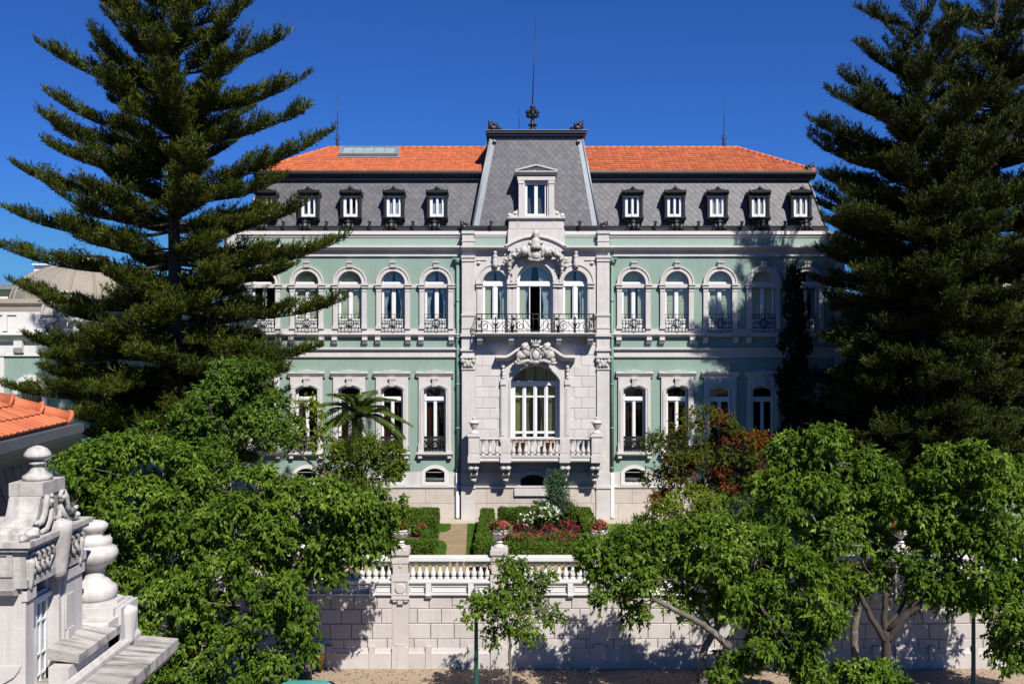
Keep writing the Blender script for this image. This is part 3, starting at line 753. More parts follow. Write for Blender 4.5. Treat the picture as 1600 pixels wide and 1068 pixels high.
# --- garland and cartouche above the triple window
a = MB(); Y = YC-.25; cx = 837
def at(px, py, d=0): return (U(px, Y), Y-d, V(py, Y))
a.lathe([(.0, .52), (.10, .50), (.17, .36), (.19, .22), (.12, .12), (.14, .08), (.22, .02), (.26, -.12), (.24, -.28), (.30, -.34), (.27, -.5)], at(cx, 375, .25), 12)
a.plate([[(U(cx, Y)+x, V(392, Y)+z) for x, z in [(-.30, .0), (-.34, -.30), (-.22, -.44), (0, -.50), (.22, -.44), (.34, -.30), (.30, 0)]]], Y-.30, Y)
for s in (-1, 1):
    a.blob(at(cx+s*8.5, 380, .28), .12, .1, seed=1); a.blob(at(cx+s*9, 405, .25), (.14, .12, .12), .2, seed=2)
    a.tube([at(cx+s*10, 384, .2), at(cx+s*12, 394, .3), at(cx+s*9, 404, .3)], [.12, .10, .07], 7)
    a.blob(at(cx+s*17, 393, .22), (.24, .2, .26), .25, seed=6)
    for j in range(17):
        t = j/16; px = cx+s*(14+26*t); py = 391+11*t**1.4+ (3.0*math.sin(j*2.1)); r_ = .16-.035*t
        a.blob(at(px, py, .16+.08*math.sin(j*1.7)), (r_, r_*.9, r_*.95), .38, 3.0, seed=j+s*20)
        if j % 2 == 0: a.blob(at(px+s*1.5, py-4.2, .12), (.08, .07, .09), .35, 3, seed=j+50)
    for j, (dx, dy, rr) in enumerate(((41, 409, .17), (41, 415, .14), (41, 420, .11), (41, 425, .07), (47, 405, .10), (49, 409, .09), (36, 407, .10))): a.blob(at(cx+s*dx, dy, .12), (rr, rr*.8, rr*1.15), .35, 3, seed=j+80)
a.blob(at(cx, 400, .30), (.20, .12, .22), .25, seed=31); a.blob(at(cx, 407, .24), (.34, .12, .08), .2, seed=32)
a.build('garland', MT['carved'], man)
a = MB()
for c in (773.7, 899.7):
    a.lathe([(.0, .42), (.07, .41), (.11, .34), (.07, .26), (.06, .24), (.12, .2), (.14, .1), (.10, .02), (.13, -.02), (.15, -.10), (.13, -.22), (.15, -.26), (.14, -.42), (.02, -.46)], (U(c, YC), YC-.18, V(405, YC)), 12)
    a.box(U(c-4.2, YC), U(c+4.2, YC), YC-.2, YC+.02, V(417.5, YC), V(409, YC))
a.build('ball_finial', MT['carved'], man)
a = MB()
for c, s in ((744, 1), (929, -1)):
    a.lathe([(0, 0), (.09, 0), (.10, -.02)], (U(c+s*4, YC), YC-.02, V(411, YC)), 10); a.box(U(c, YC), U(c+s*16, YC), YC-.05, YC+.02, V(406.6, YC), V(405, YC))
    a.blob((U(c+s*4, YC), YC-.03, V(411, YC)), (.10, .06, .10), .05)
a.build('wall_boss', MT['stone'], man)

# --- upper balcony with iron railing
b = MB(); Yb = 50.8
b.prof([(YC+.01, V(519.2, Yb)), (Yb, V(519.6, Yb)), (Yb, V(521.4, Yb)), (Yb+.07, V(522, Yb)), (Yb+.08, V(523.2, Yb)), (Yb+.16, V(524.6, Yb)), (Yb+.22, V(525, Yb)), (YC+.01, V(525, Yb))], U(742.5, Yb), U(931, Yb))
bal = b.build('upper_balcony', MT['stone'], man)
for c in (749.5, 799, 874, 923):
    k_ = MB(); k_.prof([(YC+.01, V(525.2, Yb)), (Yb+.22, V(525.2, Yb)), (Yb+.22, V(531, Yb)), (Yb+.32, V(533.5, Yb)), (Yb+.45, V(537.5, Yb)), (YC+.01, V(539, Yb))], U(c-4.3, Yb), U(c+4.3, Yb)); k_.build('bracket', MT['stone'], bal)
t = MB(); y = Yb+.07
def rx(d): return U(836.5+d, y)
def rz(p): return V(p, y)
for yy, rr in ((490.5, .028), (498, .016), (516.5, .02)):
    t.tube([(rx(-92.5), YC-.05, rz(yy)), (rx(-92.5), y, rz(yy)), (rx(92.5), y, rz(yy)), (rx(92.5), YC-.05, rz(yy))], rr, 5)
for k in range(-92, 93, 8): t.tube([(rx(k+.5), y, rz(493)), (rx(k+.5), y, rz(519.5))], .012, 4); t.blob((rx(k+.5), y, rz(493.3)), (.025, .02, .04), 0, n=1)
for s in (-1, 1):
    for yy in np.linspace(y+.12, YC-.1, 5): t.tube([(rx(s*92.5), yy, rz(490.5)), (rx(s*92.5), yy, rz(519))], .012, 4)
    for d in (92, 84, 37, 30):
        t.tube([(rx(s*d), y, rz(490.5)), (rx(s*d), y, rz(519.5))], .026, 5)
    for d in (88, 33.5):
        t.blob((rx(s*d), y-.02, rz(498)), (.10, .05, .10), .2, n=1); t.blob((rx(s*d), y-.01, rz(509)), (.035, .03, .14), .1, n=1); t.box(rx(s*d-5), rx(s*d+5), y-.02, y+.02, rz(518), rz(515.5))
    for d in (62,):
        t.blob((rx(s*d), y-.02, rz(497)), (.05, .04, .10), .1, n=1); t.tube([(rx(s*d), y, rz(495)), (rx(s*d), y, rz(519))], [.03, .045, ], 5)
        for q_ in (-1, 1):
            t.tube(spiral(rx(s*d+q_*17), rz(509), .26, 1.4, math.pi*.5, -q_, y-.01), .022, 5)
            t.tube([(rx(s*d+q_*17), y-.01, rz(501.4)), (rx(s*d+q_*9), y-.01, rz(505)), (rx(s*d+q_*3), y-.01, rz(513)), (rx(s*d), y-.01, rz(511))], [.02, .02, .025, .03], 5)
            t.tube([(rx(s*d), y-.01, rz(510)), (rx(s*d+q_*2.5), y-.02, rz(505.5)), (rx(s*d+q_*6.5), y-.02, rz(504))], [.05, .04, .01], 5)
    t.tube(spiral(rx(s*23), rz(509), .24, 1.4, math.pi*.5, -s, y-.01), .022, 5)
    t.tube([(rx(s*12+7*s*math.cos(a_)), y-.01, rz(505)+.33*math.sin(a_)) for a_ in np.linspace(-1.9, 1.9, 12)], .02, 5)
    t.tube([(rx(s*5), y-.01, rz(516)), (rx(s*11), y-.01, rz(507)), (rx(s*16), y-.01, rz(500))], .018, 5)
t.build('railing', MT['black'], bal)

# --- lower stone balcony
b = MB(); Yf = 50.45
def BU(p): return U(p, Yf)
def BV(p): return V(p, Yf)
b.prof([(YC+.01, BV(711.5)), (Yf+.02, BV(712)), (Yf+.02, BV(714)), (Yf+.06, BV(715)), (Yf+.06, BV(718)), (Yf+.02, BV(719)), (Yf+.05, BV(721)), (Yf+.16, BV(722.5)), (YC+.01, BV(722.5))], BU(731), BU(943.5))
bal = b.build('stone_balcony', MT['stone'], man)
posts = [(740.5, 8.5, True), (790, 7.4, False), (882.5, 7.4, False), (933, 8.5, True)]
for c, hw, end in posts:
    p = MB(); d = .30 if end else .22; f0 = -.06 if end else -.02
    p.box(BU(c-hw), BU(c+hw), Yf+f0, Yf+f0+2*d, BV(711.6), BV(685 if not end else 682)); p.box(BU(c-hw-1), BU(c+hw+1), Yf+f0-.04, Yf+f0+2*d+.04, BV(722.3), BV(711.7))
    p.box(BU(c-hw+2), BU(c+hw-2), Yf+f0-.015, Yf+f0, BV(707), BV(688))
    if end:
        p.box(BU(c-hw-1.5), BU(c+hw+1.5), Yf+f0-.05, Yf+f0+2*d+.05, BV(682), BV(679.5)); p.box(BU(c-hw-.6), BU(c+hw+.6), Yf+f0-.02, Yf+f0+2*d+.02, BV(679.5), BV(677.5))
    po = p.build('balcony_post', MT['stone'], bal)
    if end:
        u = MB(); cy = Yf+f0+d
        u.lathe([(.22, 0), (.24, .04), (.20, .08), (.12, .12), (.07, .17), (.09, .21), (.15, .30), (.21, .42), (.23, .50), (.29, .54), (.30, .58), (.24, .61), (.20, .64), (.10, .68), (.06, .72), (.10, .75), (.11, .79), (.07, .83), (0, .85)], (BU(c), cy, BV(677.5)), 14)
        u.build('urn', MT['stone'], bal)
def baluster(mb, x, y, z0, z1, r=.10, n=8):
    h = z1-z0; pr = [(1, 0), (1, .06), (.62, .08), (.55, .11), (.85, .16), (.98, .26), (.9, .36), (.62, .48), (.5, .60), (.48, .74), (.62, .80), (.6, .85), (.9, .90), (.9, 1)]
    mb.lathe([(a*r, t*h) for a, t in pr], (x, y, z0), n)
proto = None
for x0, x1, n in ((749, 782, 3), (797.5, 875, 8), (890, 924.5, 4)):
    rl = MB(); rl.prof([(Yf+.04, BV(687)), (Yf+.02, BV(686)), (Yf+.02, BV(684.3)), (Yf+.36, BV(684.3)), (Yf+.36, BV(687)), ][::-1], BU(x0), BU(x1)); rl.build('handrail', MT['stone'], bal)
    for k in range(n):
        x = BU(x0+(x1-x0)*(k+.5)/n); l_ = Vector((x, Yf+.19, BV(711.6)))
        if proto is None:
            m_ = MB(); baluster(m_, 0, 0, 0, BV(687)-BV(711.6), .125, 9); proto = m_.build('baluster', MT['stone'], bal, l_); WL[proto.name] = l_
        else:
            o = proto.copy(); COL.objects.link(o); o.parent = bal; o.location = l_ - WL[bal.name]
for s, c in ((-1, 741), (1, 932.5)):   # returns of the balustrade to the wall
    rl = MB(); x = BU(c)
    rl.box(x-.14, x+.14, Yf+.55, YC, BV(687), BV(684.3))
    for k in range(2): baluster(rl, x, Yf+.72+k*.28, BV(711.6), BV(687), .115, 8)
    rl.build('side_balustrade', MT['stone'], bal)
for c in (739.5, 790, 883, 930.5):
    k_ = MB(); w = 6.6; ya = Yf+.25
    k_.prof([(YC+.01, BV(722.6)), (ya-.1, BV(722.6)), (ya-.1, BV(727)), (ya+.05, BV(730)), (ya+.10, BV(732)), (ya+.10, BV(743)), (ya+.2, BV(746)), (ya+.55, BV(749)), (YC+.01, BV(752))], BU(c-w), BU(c+w))
    for s in (-1, 1): k_.blob((BU(c+s*4), ya-.10, BV(731.5)), (.15, .12, .13), .15, seed=s); 
    for s in (-1, 0, 1): k_.blob((BU(c+s*3.6), ya+.08, BV(741)), (.06, .06, .12), .1, seed=s+4)
    k_.blob((BU(c), ya+.35, BV(751.5)), (.16, .22, .12), .2, seed=9)
    k_.build('corbel', MT['carved'], bal)

# --- drain pipes
for c, s in ((715.5, 1), (956, -1)):
    t = MB(); x = U(c, YW); y = YW-.16
    t.tube([(x, y, V(410, YW)), (x, y, V(736.5, YW))], .085, 8)
    for yy in (470, 527, 600, 668, 730): t.lathe([(.085, -.05), (.11, -.04), (.11, .04), (.085, .05)], (x, y, V(yy, YW)), 8)
    t.lathe([(.09, -.12), (.14, .02), (.17, .06), (.17, .22), (.13, .24)], (x, y, V(411, YW)), 10)
    t.box(x-.26, x+.26, y-.16, y+.18, V(406, YW), V(403.6, YW))
    for yy in (450, 560, 640): t.box(x-.03, x+.03, y, YW+.01, V(yy+1, YW), V(yy, YW))
    p = t.build('drain_pipe', MT['pipe'], man)
    t = MB(); t.tube([(x, y-.05, V(737, YW)), (x, y-.05, V(803, YW)), (x, y-.2, V(807, YW))], .105, 8); t.build('lower_pipe', MT['white'], p)

# --- roofs
def covering(mb, A, B, C, D, w, h, kind, nrm_up=True, jit=0.0, seed=1):
    """tiles over the quad A,B (eave) C,D (ridge)"""
    A, B, C, D = map(Vector, (A, B, C, D)); e1 = (B-A).normalized(); up = (D-A); e2 = (up - e1*up.dot(e1)).normalized(); n = e1.cross(e2)
    if kind != 'none' and n.y > 0 and abs(n.y) > abs(n.z): n = -n
    if n.z < 0: n = -n
    Hh = (D-A).dot(e2); lA, lD = 0.0, (D-A).dot(e1); rB, rC = (B-A).dot(e1), (C-A).dot(e1); r = rng(seed)
    rows = int(math.ceil(Hh/h))
    for j in range(rows):
        b0 = j*h; off = (w/2 if j % 2 else 0) if kind == 'scale' else 0
        t = min(1, (b0+h*.5)/Hh); lo, hi = lA+(lD-lA)*t, rB+(rC-rB)*t
        k0 = int(math.floor((lo-off)/w)); k1 = int(math.ceil((hi-off)/w))
        for k in range(k0, k1+1):
            a = k*w+off
            if kind == 'scale':
                if a < lo-w*.4 or a > hi+w*.4: continue
                lift = .016+r.uniform(0, jit)
                pts = [(-.49, 2.0, 0), (-.49, 1.0, .5), (-.30, .52, .8), (.04, -.02, 1), (.36, .45, .8), (.49, 1.0, .5), (.49, 2.0, 0)]
                vs = []
                for (x, y, l) in pts:
                    bb = min(Hh, b0+y*h); tt = max(0, min(1, bb/Hh)); aa = min(max(a+x*w, lA+(lD-lA)*tt), rB+(rC-rB)*tt)
                    vs.append(A+e1*aa+e2*bb+n*(lift*l+.003*(j % 2)+.002))
                base = len(vs); vs2 = [v - n*.012 for v in vs[1:6]]
                mb.add(vs+vs2, [tuple(range(7))[::-1]] + [(i+1, i+2, base+i+1, base+i) for i in range(4)])
            else:
                a0, a1 = max(a, lo), min(a+w, hi)
                if a1-a0 < w*.15: continue
                vs = []; sg = 6; dz = r.uniform(0, jit)
                for i in range(sg+1):
                    s = i/sg; x = a0+(a1-a0)*s
                    wv = .028*math.sin(s*2*math.pi)**2*(1 if s < .5 else .6)*1.6
                    for (bb, l) in ((b0-.03, .055), (b0+h, .022)):
                        tt = min(Hh, bb)
                        vs.append(A+e1*x+e2*tt+n*(l+wv+dz))
                    vs.append(A+e1*x+e2*(b0-.03)+n*(.01+dz))
                fs = []
                for i in range(sg):
                    p = i*3; fs += [(p, p+3, p+4, p+1), (p+2, p+5, p+3, p)]
                mb.add(vs, fs)
# mansard of the wings: foot just behind the gutter, steep front, returns at the ends
zf, zt = V(357, 52.35), V(277, 53.15); zE = V(270.5, 52.8)
xlf, xrf = U(381, 52.35), U(1291, 52.35); xlt, xrt = xlf+.75, xrf-.75
b = MB()
vs = [(xlf, 52.35, zf), (xrf, 52.35, zf), (xrf, 60, zf), (xlf, 60, zf), (xlt, 53.15, zt), (xrt, 53.15, zt), (xrt, 59.2, zt), (xlt, 59.2, zt)]
b.add(vs, [(0, 1, 5, 4), (1, 2, 6, 5), (2, 3, 7, 6), (3, 0, 4, 7), (4, 5, 6, 7), (0, 3, 2, 1)])
covering(b, vs[0], vs[1], vs[5], vs[4], .34, .18, 'scale', jit=.008)
covering(b, vs[1], vs[2], vs[6], vs[5], .34, .18, 'scale', jit=.008, seed=2)
covering(b, vs[3], vs[0], vs[4], vs[7], .34, .18, 'scale', jit=.008, seed=3)
mans = b.build('mansard_roof', MT['slate'], man)
b = MB()
for s, xf, xt in ((-1, xlf, xlt), (1, xrf, xrt)): b.tube([(xf, 52.31, zf), (xt, 53.10, zt)], .05, 6)
b.box(xlt, xrt, 53.02, 53.09, zt-.16, zt-.02)
b.build('hip_flashing', MT['leadgrey'], mans)
b = MB()   # gutter above the parapet
for x0, x1 in ((380, 725), (948, 1293)):
    b.prof([(52.34, V(352.5, 52.2)), (52.20, V(352.5, 52.2)), (52.12, V(354, 52.2)), (52.14, V(356, 52.2)), (52.02, V(356.6, 52.2)), (52.02, V(361, 52.2)), (52.34, V(361, 52.2))], U(x0, 52.2), U(x1, 52.2))
b.prof([(51.95, V(353, 51.9)), (51.70, V(353, 51.9)), (51.62, V(355, 51.9)), (51.66, V(361, 51.9)), (51.95, V(361, 51.9))], U(722, 51.9), U(951, 51.9))
gut = b.build('gutter', MT['zinc'], man)
b = MB(); x0, x1 = U(419, 52.7), U(1271, 52.7)
zg = V(268.2, 52.7)
b.prof([(53.4, zg), (52.72, zg), (52.66, zg-.04), (52.66, zg-.10), (52.78, zg-.16), (52.82, zg-.24), (52.98, zg-.28), (53.06, zg-.34), (53.4, zg-.34)], xlt-.35, xrt+.35)
for sx, x in ((-1, xlt-.35), (1, xrt+.35)): b.box(min(x, x-sx*.5), max(x, x-sx*.5), 53.4, 59.3, zg-.3, zg)
b.build('upper_gutter', MT['zinc'], man)
b = MB(); b.tube([(xlt-.35, 52.66, zg+.0), (xrt+.35, 52.66, zg+.0)], .028, 6); b.build('gutter_rim', MT['leadgrey'], man)
# hipped tile roof
Rr = 3.6; ye = 52.72; ze = zg+.02; xel, xer = xlt-.28, xrt+.28
zr = V(232.5, ye+Rr); L_ = (xel+Rr*.92, ye+Rr, zr); Rg = (xer-Rr*.92, ye+Rr, zr)
eb = ye+2*Rr
b = MB()
vs = [(xel, ye, ze), (xer, ye, ze), (xer, eb, ze), (xel, eb, ze), L_, Rg]
b.add(vs, [(0, 1, 5, 4), (1, 2, 5), (2, 3, 4, 5), (3, 0, 4), (0, 3, 2, 1)])
tl = MB(); tl.add(b.v, b.f)
xm = U(836, YW)
covering(tl, vs[0], (xm, ye, ze), (xm, ye+Rr, zr), L_, .27, .36, 'tile', jit=.012, seed=4)
covering(tl, vs[1], vs[2], Rg, Rg, .27, .36, 'tile', jit=.012, seed=6)
covering(tl, vs[3], vs[0], L_, L_, .27, .36, 'tile', jit=.012, seed=7)
covering(tl, vs[2], vs[3], L_, Rg, .27, .36, 'tile', jit=.012, seed=8)
rf = tl.build('tile_roof', MT['tile'], man)
t2 = MB(); covering(t2, (xm+.001, ye, ze+.003), vs[1], Rg, (xm+.001, ye+Rr, zr+.003), .27, .36, 'tile', jit=.016, seed=5); t2.build('weathered_tiles', MT['tile_old'], rf)
b = MB()
def ridge(p, q_, step=.4, rad=.12):
    p, q_ = Vector(p), Vector(q_); n = max(1, int((q_-p).length/step))
    for i in range(n): a = p.lerp(q_, i/n); c = p.lerp(q_, (i+1.08)/n); b.tube([a+Vector((0, 0, .02)), c+Vector((0, 0, .035))], [rad, rad*1.12], 8)
ridge(L_, Rg); ridge(vs[0], L_); ridge(vs[1], Rg); ridge(vs[2], Rg); ridge(vs[3], L_)
b.build('ridge_tiles', MT['tile'], rf)
# skylight on the left slope
def slope_pt(px, py, lift):
    lo, hi = 0.0, 1.0
    for _ in range(40):
        m = (lo+hi)/2; yy = ye+Rr*m; zz = ze+(zr-ze)*m
        if 534-(zz-H)*F/yy > py: lo = m
        else: hi = m
    yy = ye+Rr*lo; zz = ze+(zr-ze)*lo; n = Vector((0, -(zr-ze), Rr)).normalized()
    return Vector((U(px, yy), yy, zz)) + n*lift
def slab(mb, c, l0, l1, mi=0):
    vs = [slope_pt(px, py, l0) for px, py in c] + [slope_pt(px, py, l1) for px, py in c]
    mb.add(vs, [(0, 3, 2, 1), (4, 5, 6, 7), (0, 1, 5, 4), (1, 2, 6, 5), (2, 3, 7, 6), (3, 0, 4, 7)], mi)
b = MB()
slab(b, [(527, 248.5), (624, 248.5), (625.5, 234.3), (531, 234.3)], .02, .10)
slab(b, [(529, 247.2), (534.5, 247.2), (538, 235.2), (533, 235.2)], .10, .26); slab(b, [(616.5, 247.2), (622, 247.2), (623.5, 235.2), (618.5, 235.2)], .10, .26)
slab(b, [(534.5, 247.2), (616.5, 247.2), (616.6, 246), (535, 246)], .10, .26); slab(b, [(538, 236.4), (618.4, 236.4), (618.5, 235.2), (538.3, 235.2)], .10, .26)
sk = b.build('skylight', MT['leadgrey'], man)
for k in range(5):
    g = MB(); a0, a1 = 535+16.3*k, 535+16.3*(k+1)-.6; c0, c1 = 538.3+16.05*k, 538.3+16.05*(k+1)-.6
    slab(g, [(a0, 245.9), (a1, 245.9), (c1, 236.5), (c0, 236.5)], .15, .22); g.build('pane', MT['skyglass'], sk)

# tower roof over the central bay
Ya, Yt = 51.85, 52.75; zf2 = V(356, Ya); zt2 = V(214, Yt)
fl, fr_, tl_, tr_ = U(737.5, Ya), U(936, Ya), U(767, Yt), U(909.5, Yt)
b = MB(); bk0, bk1 = Ya+6.6, Yt+4.8
vs = [(fl, Ya, zf2), (fr_, Ya, zf2), (fr_, bk0, zf2), (fl, bk0, zf2), (tl_, Yt, zt2), (tr_, Yt, zt2), (tr_, bk1, zt2), (tl_, bk1, zt2)]
b.add(vs, [(0, 1, 5, 4), (1, 2, 6, 5), (2, 3, 7, 6), (3, 0, 4, 7), (4, 5, 6, 7), (0, 3, 2, 1)])
covering(b, vs[0], vs[1], vs[5], vs[4], .34, .18, 'scale', jit=.008, seed=11)
covering(b, vs[1], vs[2], vs[6], vs[5], .34, .18, 'scale', seed=12); covering(b, vs[3], vs[0], vs[4], vs[7], .34, .18, 'scale', seed=13)
tw = b.build('tower_roof', MT['slate'], man)
b = MB()
for s, xf, xt in ((-1, fl, tl_), (1, fr_, tr_)):
    b.tube([(xf, Ya-.03, zf2), (xt, Yt-.03, zt2)], .065, 6)
    d = -s; vs_ = [(xf+d*.05, Ya-.035, zf2), (xf+d*.34, Ya-.035, zf2), (xt+d*.28, Yt-.035, zt2), (xt+d*.05, Yt-.035, zt2)]
    b.add(vs_, [(0, 1, 2, 3) if s < 0 else (3, 2, 1, 0)])
    b.lathe([(.10, -.02), (.12, .03), (.09, .10), (0, .12)], (xt+d*.2, Yt-.14, zt2-.3), 10)
b.add([(tl_, Yt-.05, zt2-.20), (tr_, Yt-.05, zt2-.20), (tr_, Yt-.03, zt2), (tl_, Yt-.03, zt2)], [(0, 1, 2, 3)])
b.build('tower_flashing', MT['leadgrey'], tw)
b = MB(); zc = V(214.5, 52.5); x0, x1 = tl_-.16, tr_+.16
for (o, za, zb_) in ((.0, 0, .10), (.10, .10, .22), (.18, .22, .36)):
    b.box(x0-o+.1, x1+o-.1, 52.62-o, Yt+4.9+o, zc+za, zc+zb_)
b.build('tower_cap', MT['zinc'], tw)
b = MB(); b.box(x0-.12, x1+.12, 52.40, Yt+5.1, zc+.361, zc+.39); b.build('cap_rim', MT['leadgrey'], tw)
def crest(mb, px, py, Y, s, sc=1.0):
    """winged black roof ornament with a pointed tip leaning outward"""
    c = Vector(P(px, py, Y)); 
    def at_(x, z): return c+Vector((s*x*sc, 0, z*sc))
    mb.blob(at_(0, .12), (.26*sc, .18*sc, .15*sc), .25, seed=1); mb.blob(at_(-.12, .22), (.15*sc, .14*sc, .17*sc), .3, seed=2)
    mb.blob(at_(.26, .07), (.16*sc, .12*sc, .10*sc), .3, seed=3); mb.blob(at_(.12, .26), (.10*sc, .09*sc, .12*sc), .3, seed=4)
    mb.tube([at_(-.14, .2), at_(-.20, .36), at_(-.26, .52)], [.12*sc, .09*sc, .01], 6); mb.tube([at_(.0, .25), at_(-.05, .38), at_(-.12, .44)], [.09*sc, .06*sc, .01], 6)
for px, s in ((771, 1), (903, -1)): b = MB(); crest(b, px, 203.5, 52.55, s, 1.05); b.build('roof_crest', MT['black'], tw)
for px, py, Y, s, sc in ((725.5, 357, 51.75, 1, .85), (943, 357, 51.75, -1, .85), (1264, 268, 52.9, -1, .95), (408, 268, 52.9, 1, .95)):
    b = MB(); crest(b, px, py, Y, s, sc); b.build('roof_crest', MT['black'], man)
b = MB()
b.blob((0, 0, .16), (.20, .16, .22), .22, seed=1); b.blob((0, 0, .38), (.17, .12, .10), .25, seed=2); b.blob((0, 0, .47), (.07, .07, .06), .2, seed=3)
for s in (-1, 1): b.blob((s*.24, 0, .08), (.12, .12, .20), .3, seed=4+s); b.blob((s*.33, 0, -.04), (.07, .1, .10), .3, seed=7+s)
b2 = MB(); b2.blob((0, 0, .10), (.10, .12, .13), .3, seed=3); b2.tube([(0, 0, .12), (.03, -.07, .34)], [.08, .06], 6); b2.blob((.02, -.08, .36), (.11, .09, .07), .4, seed=9)
mask = spout = None
for cs in (UP_L, UP_R):
    for i, c in enumerate(cs):
        m_ = c-3.5 if c < 836 else c-.5; l_ = Vector((U(m_, 52.0), 51.95, V(358, 52.0)))
        if mask is None: mask = b.build('gutter_mask', MT['black'], man, l_)
        else: dup_part(mask, man, l_)
        if i < 4:
            m2 = m_+(33.5 if c > 836 else -33.5); l_ = Vector((U(m2, 52.0), 51.95, V(358, 52.0)))
            if spout is None: spout = b2.build('water_spout', MT['black'], man, l_)
            else: dup_part(spout, man, l_)
for px in (767, 905): dup_part(spout, man, Vector((U(px, 51.6), 51.55, V(358, 51.6))))
# crowned finial and lightning rods
b = MB(); c = P(832, 203.5, 54.5)
b.lathe([(.30, -.1), (.22, .05), (.12, .12), (.09, .25), (.20, .32), (.12, .40), (.08, .62), (.16, .68), (.09, .74), (.12, .84), (.20, .98), (.12, 1.08), (.10, 1.18), (.17, 1.26), (.06, 1.36), (.03, 1.5)], c, 10)
for k in range(8):
    a_ = 2*math.pi*k/8; d = Vector((math.cos(a_), math.sin(a_), 0))
    b.tube([c+d*.1+Vector((0, 0, .70)), c+d*.30+Vector((0, 0, .74)), c+d*.34+Vector((0, 0, .95)), c+d*.16+Vector((0, 0, 1.12))], [.05, .07, .06, .04], 5); b.blob(c+d*.30+Vector((0, 0, 1.02)), .075, .3, n=1, seed=k)
    b.blob(c+d*.20+Vector((0, 0, .28)), .07, .3, n=1, seed=k+9)
b.tube([c+Vector((0, 0, 1.4)), c+Vector((.06, 0, 3.2)), Vector(P(837, 30, 54.5))], [.035, .03, .015], 6)
b.build('crowned_finial', MT['black'], tw)
b = MB(); b.tube([P(811, 205, 55), P(811, 169, 55)], .018, 5); b.build('lightning_rod', MT['black'], tw)
for px, pt in ((527, 147), (1131, 151)):
    b = MB(); c = Vector((U(px, ye+Rr), ye+Rr, zr)); b.lathe([(.10, -.05), (.10, .10), (.07, .16), (.10, .3), (.06, .38), (.09, .52), (.05, .6), (.06, .8), (.03, .9)], c, 8)
    for s in (-1, 1): b.tube([c+Vector((0, 0, .55)), c+Vector((s*.14, 0, .6)), c+Vector((s*.12, 0, .74))], .02, 4)
    b.tube([c+Vector((0, 0, .8)), Vector((c.x+.03, c.y, V(pt, ye+Rr)))], [.022, .012], 5); b.build('lightning_rod', MT['black'], rf)

# --- black dormers
def dormer(loc):
    ref = 322.0; Y = 52.2; k = Y/F; q = lambda y: (ref-y)*k
    b = MB()
    b.plate([rect(-15.6*k, 15.6*k, q(340), q(300)), rect(-11.6*k, 11.6*k, q(339), q(305.5))], 0, .95)
    for s in (-1, 1):
        b.box(s*15.9*k, s*12.2*k, -.05, 0, q(338), q(309)); b.box(s*16.6*k, s*11.8*k, -.08, 0, q(309), q(306)); b.box(s*16.4*k, s*12*k, -.07, 0, q(339), q(335))
        b.tube([(s*16*k, -.05, q(299)), (s*16*k, -.05, q(294.5))], [.035, .012], 6); b.blob((s*16*k, -.05, q(297)), .045, .1, n=1)
    b.prof([(.95, q(299)), (-.20, q(299)), (-.20, q(301)), (-.12, q(302.2)), (-.08, q(304.5)), (.95, q(304.5))], -17.4*k, 17.4*k)
    pd = [(-17*k, q(299.1)), (17*k, q(299.1))] + [((16.6-33.2*i/10)*k, q(298.2-2.6*math.sin(math.pi*i/10))) for i in range(11)]
    b.plate([pd], -.16, .90)
    b.blob((0, -.14, q(293.8)), (.09, .07, .10), .25); b.blob((0, -.12, q(295.5)), (.17, .07, .05), .3)
    b.prof([(.5, q(339.2)), (-.18, q(339.2)), (-.18, q(341)), (-.12, q(342)), (-.06, q(344)), (.5, q(345))], -17*k, 17*k)
    b.plate([[(-14*k, q(344)), (14*k, q(344)), (10*k, q(346)), (5*k, q(345.4)), (0, q(347.5)), (-5*k, q(345.4)), (-10*k, q(346))][::-1]], -.06, .2)
    d = b.build('dormer', MT['black'], man, loc)
    f = MB(); f.plate([rect(-11.5*k, 11.5*k, q(338.9), q(305.6)), rect(-7.2*k, -2.0*k, q(334), q(308)), rect(2.0*k, 7.2*k, q(334), q(308))], .10, .18)
    f.box(-1.3*k, 1.3*k, .07, .1, q(338), q(306.5)); f.build('window_frame', MT['white'], d, loc)
    g = MB(); g.plate([rect(-8*k, 8*k, q(335), q(307))], .135, .145); g.build('pane', MT['glass'], d, loc)
    e = MB(); e.box(-11*k, 11*k, .80, .84, q(339), q(306)); e.build('dormer_back', MT['dark'], d, loc)
    return d
def dormer_blind(d, loc, h):
    k = 52.2/F; q = lambda y: (322-y)*k; b = MB()
    b.box(-8*k, 8*k, .2, .215, q(336), q(h)); b.build('blind', MT['curtain'], d, loc)
first = None; hs = {415: 0, 482: 0, 548: 0, 615.5: 316, 683: 317, 988.5: 0, 1054.5: 0, 1121: 309, 1186.5: 312, 1252: 308}
for c in hs:
    loc = Vector((U(c, 52.2), 52.2, V(322, 52.2)))
    if first is None: first = dormer(loc); d = first
    else:
        d = dup_part(first, man, loc)
        for ch in list(d.children):
            if ch.name.startswith('blind'): bpy.data.objects.remove(ch)
    if hs[c]: dormer_blind(d, loc, hs[c])

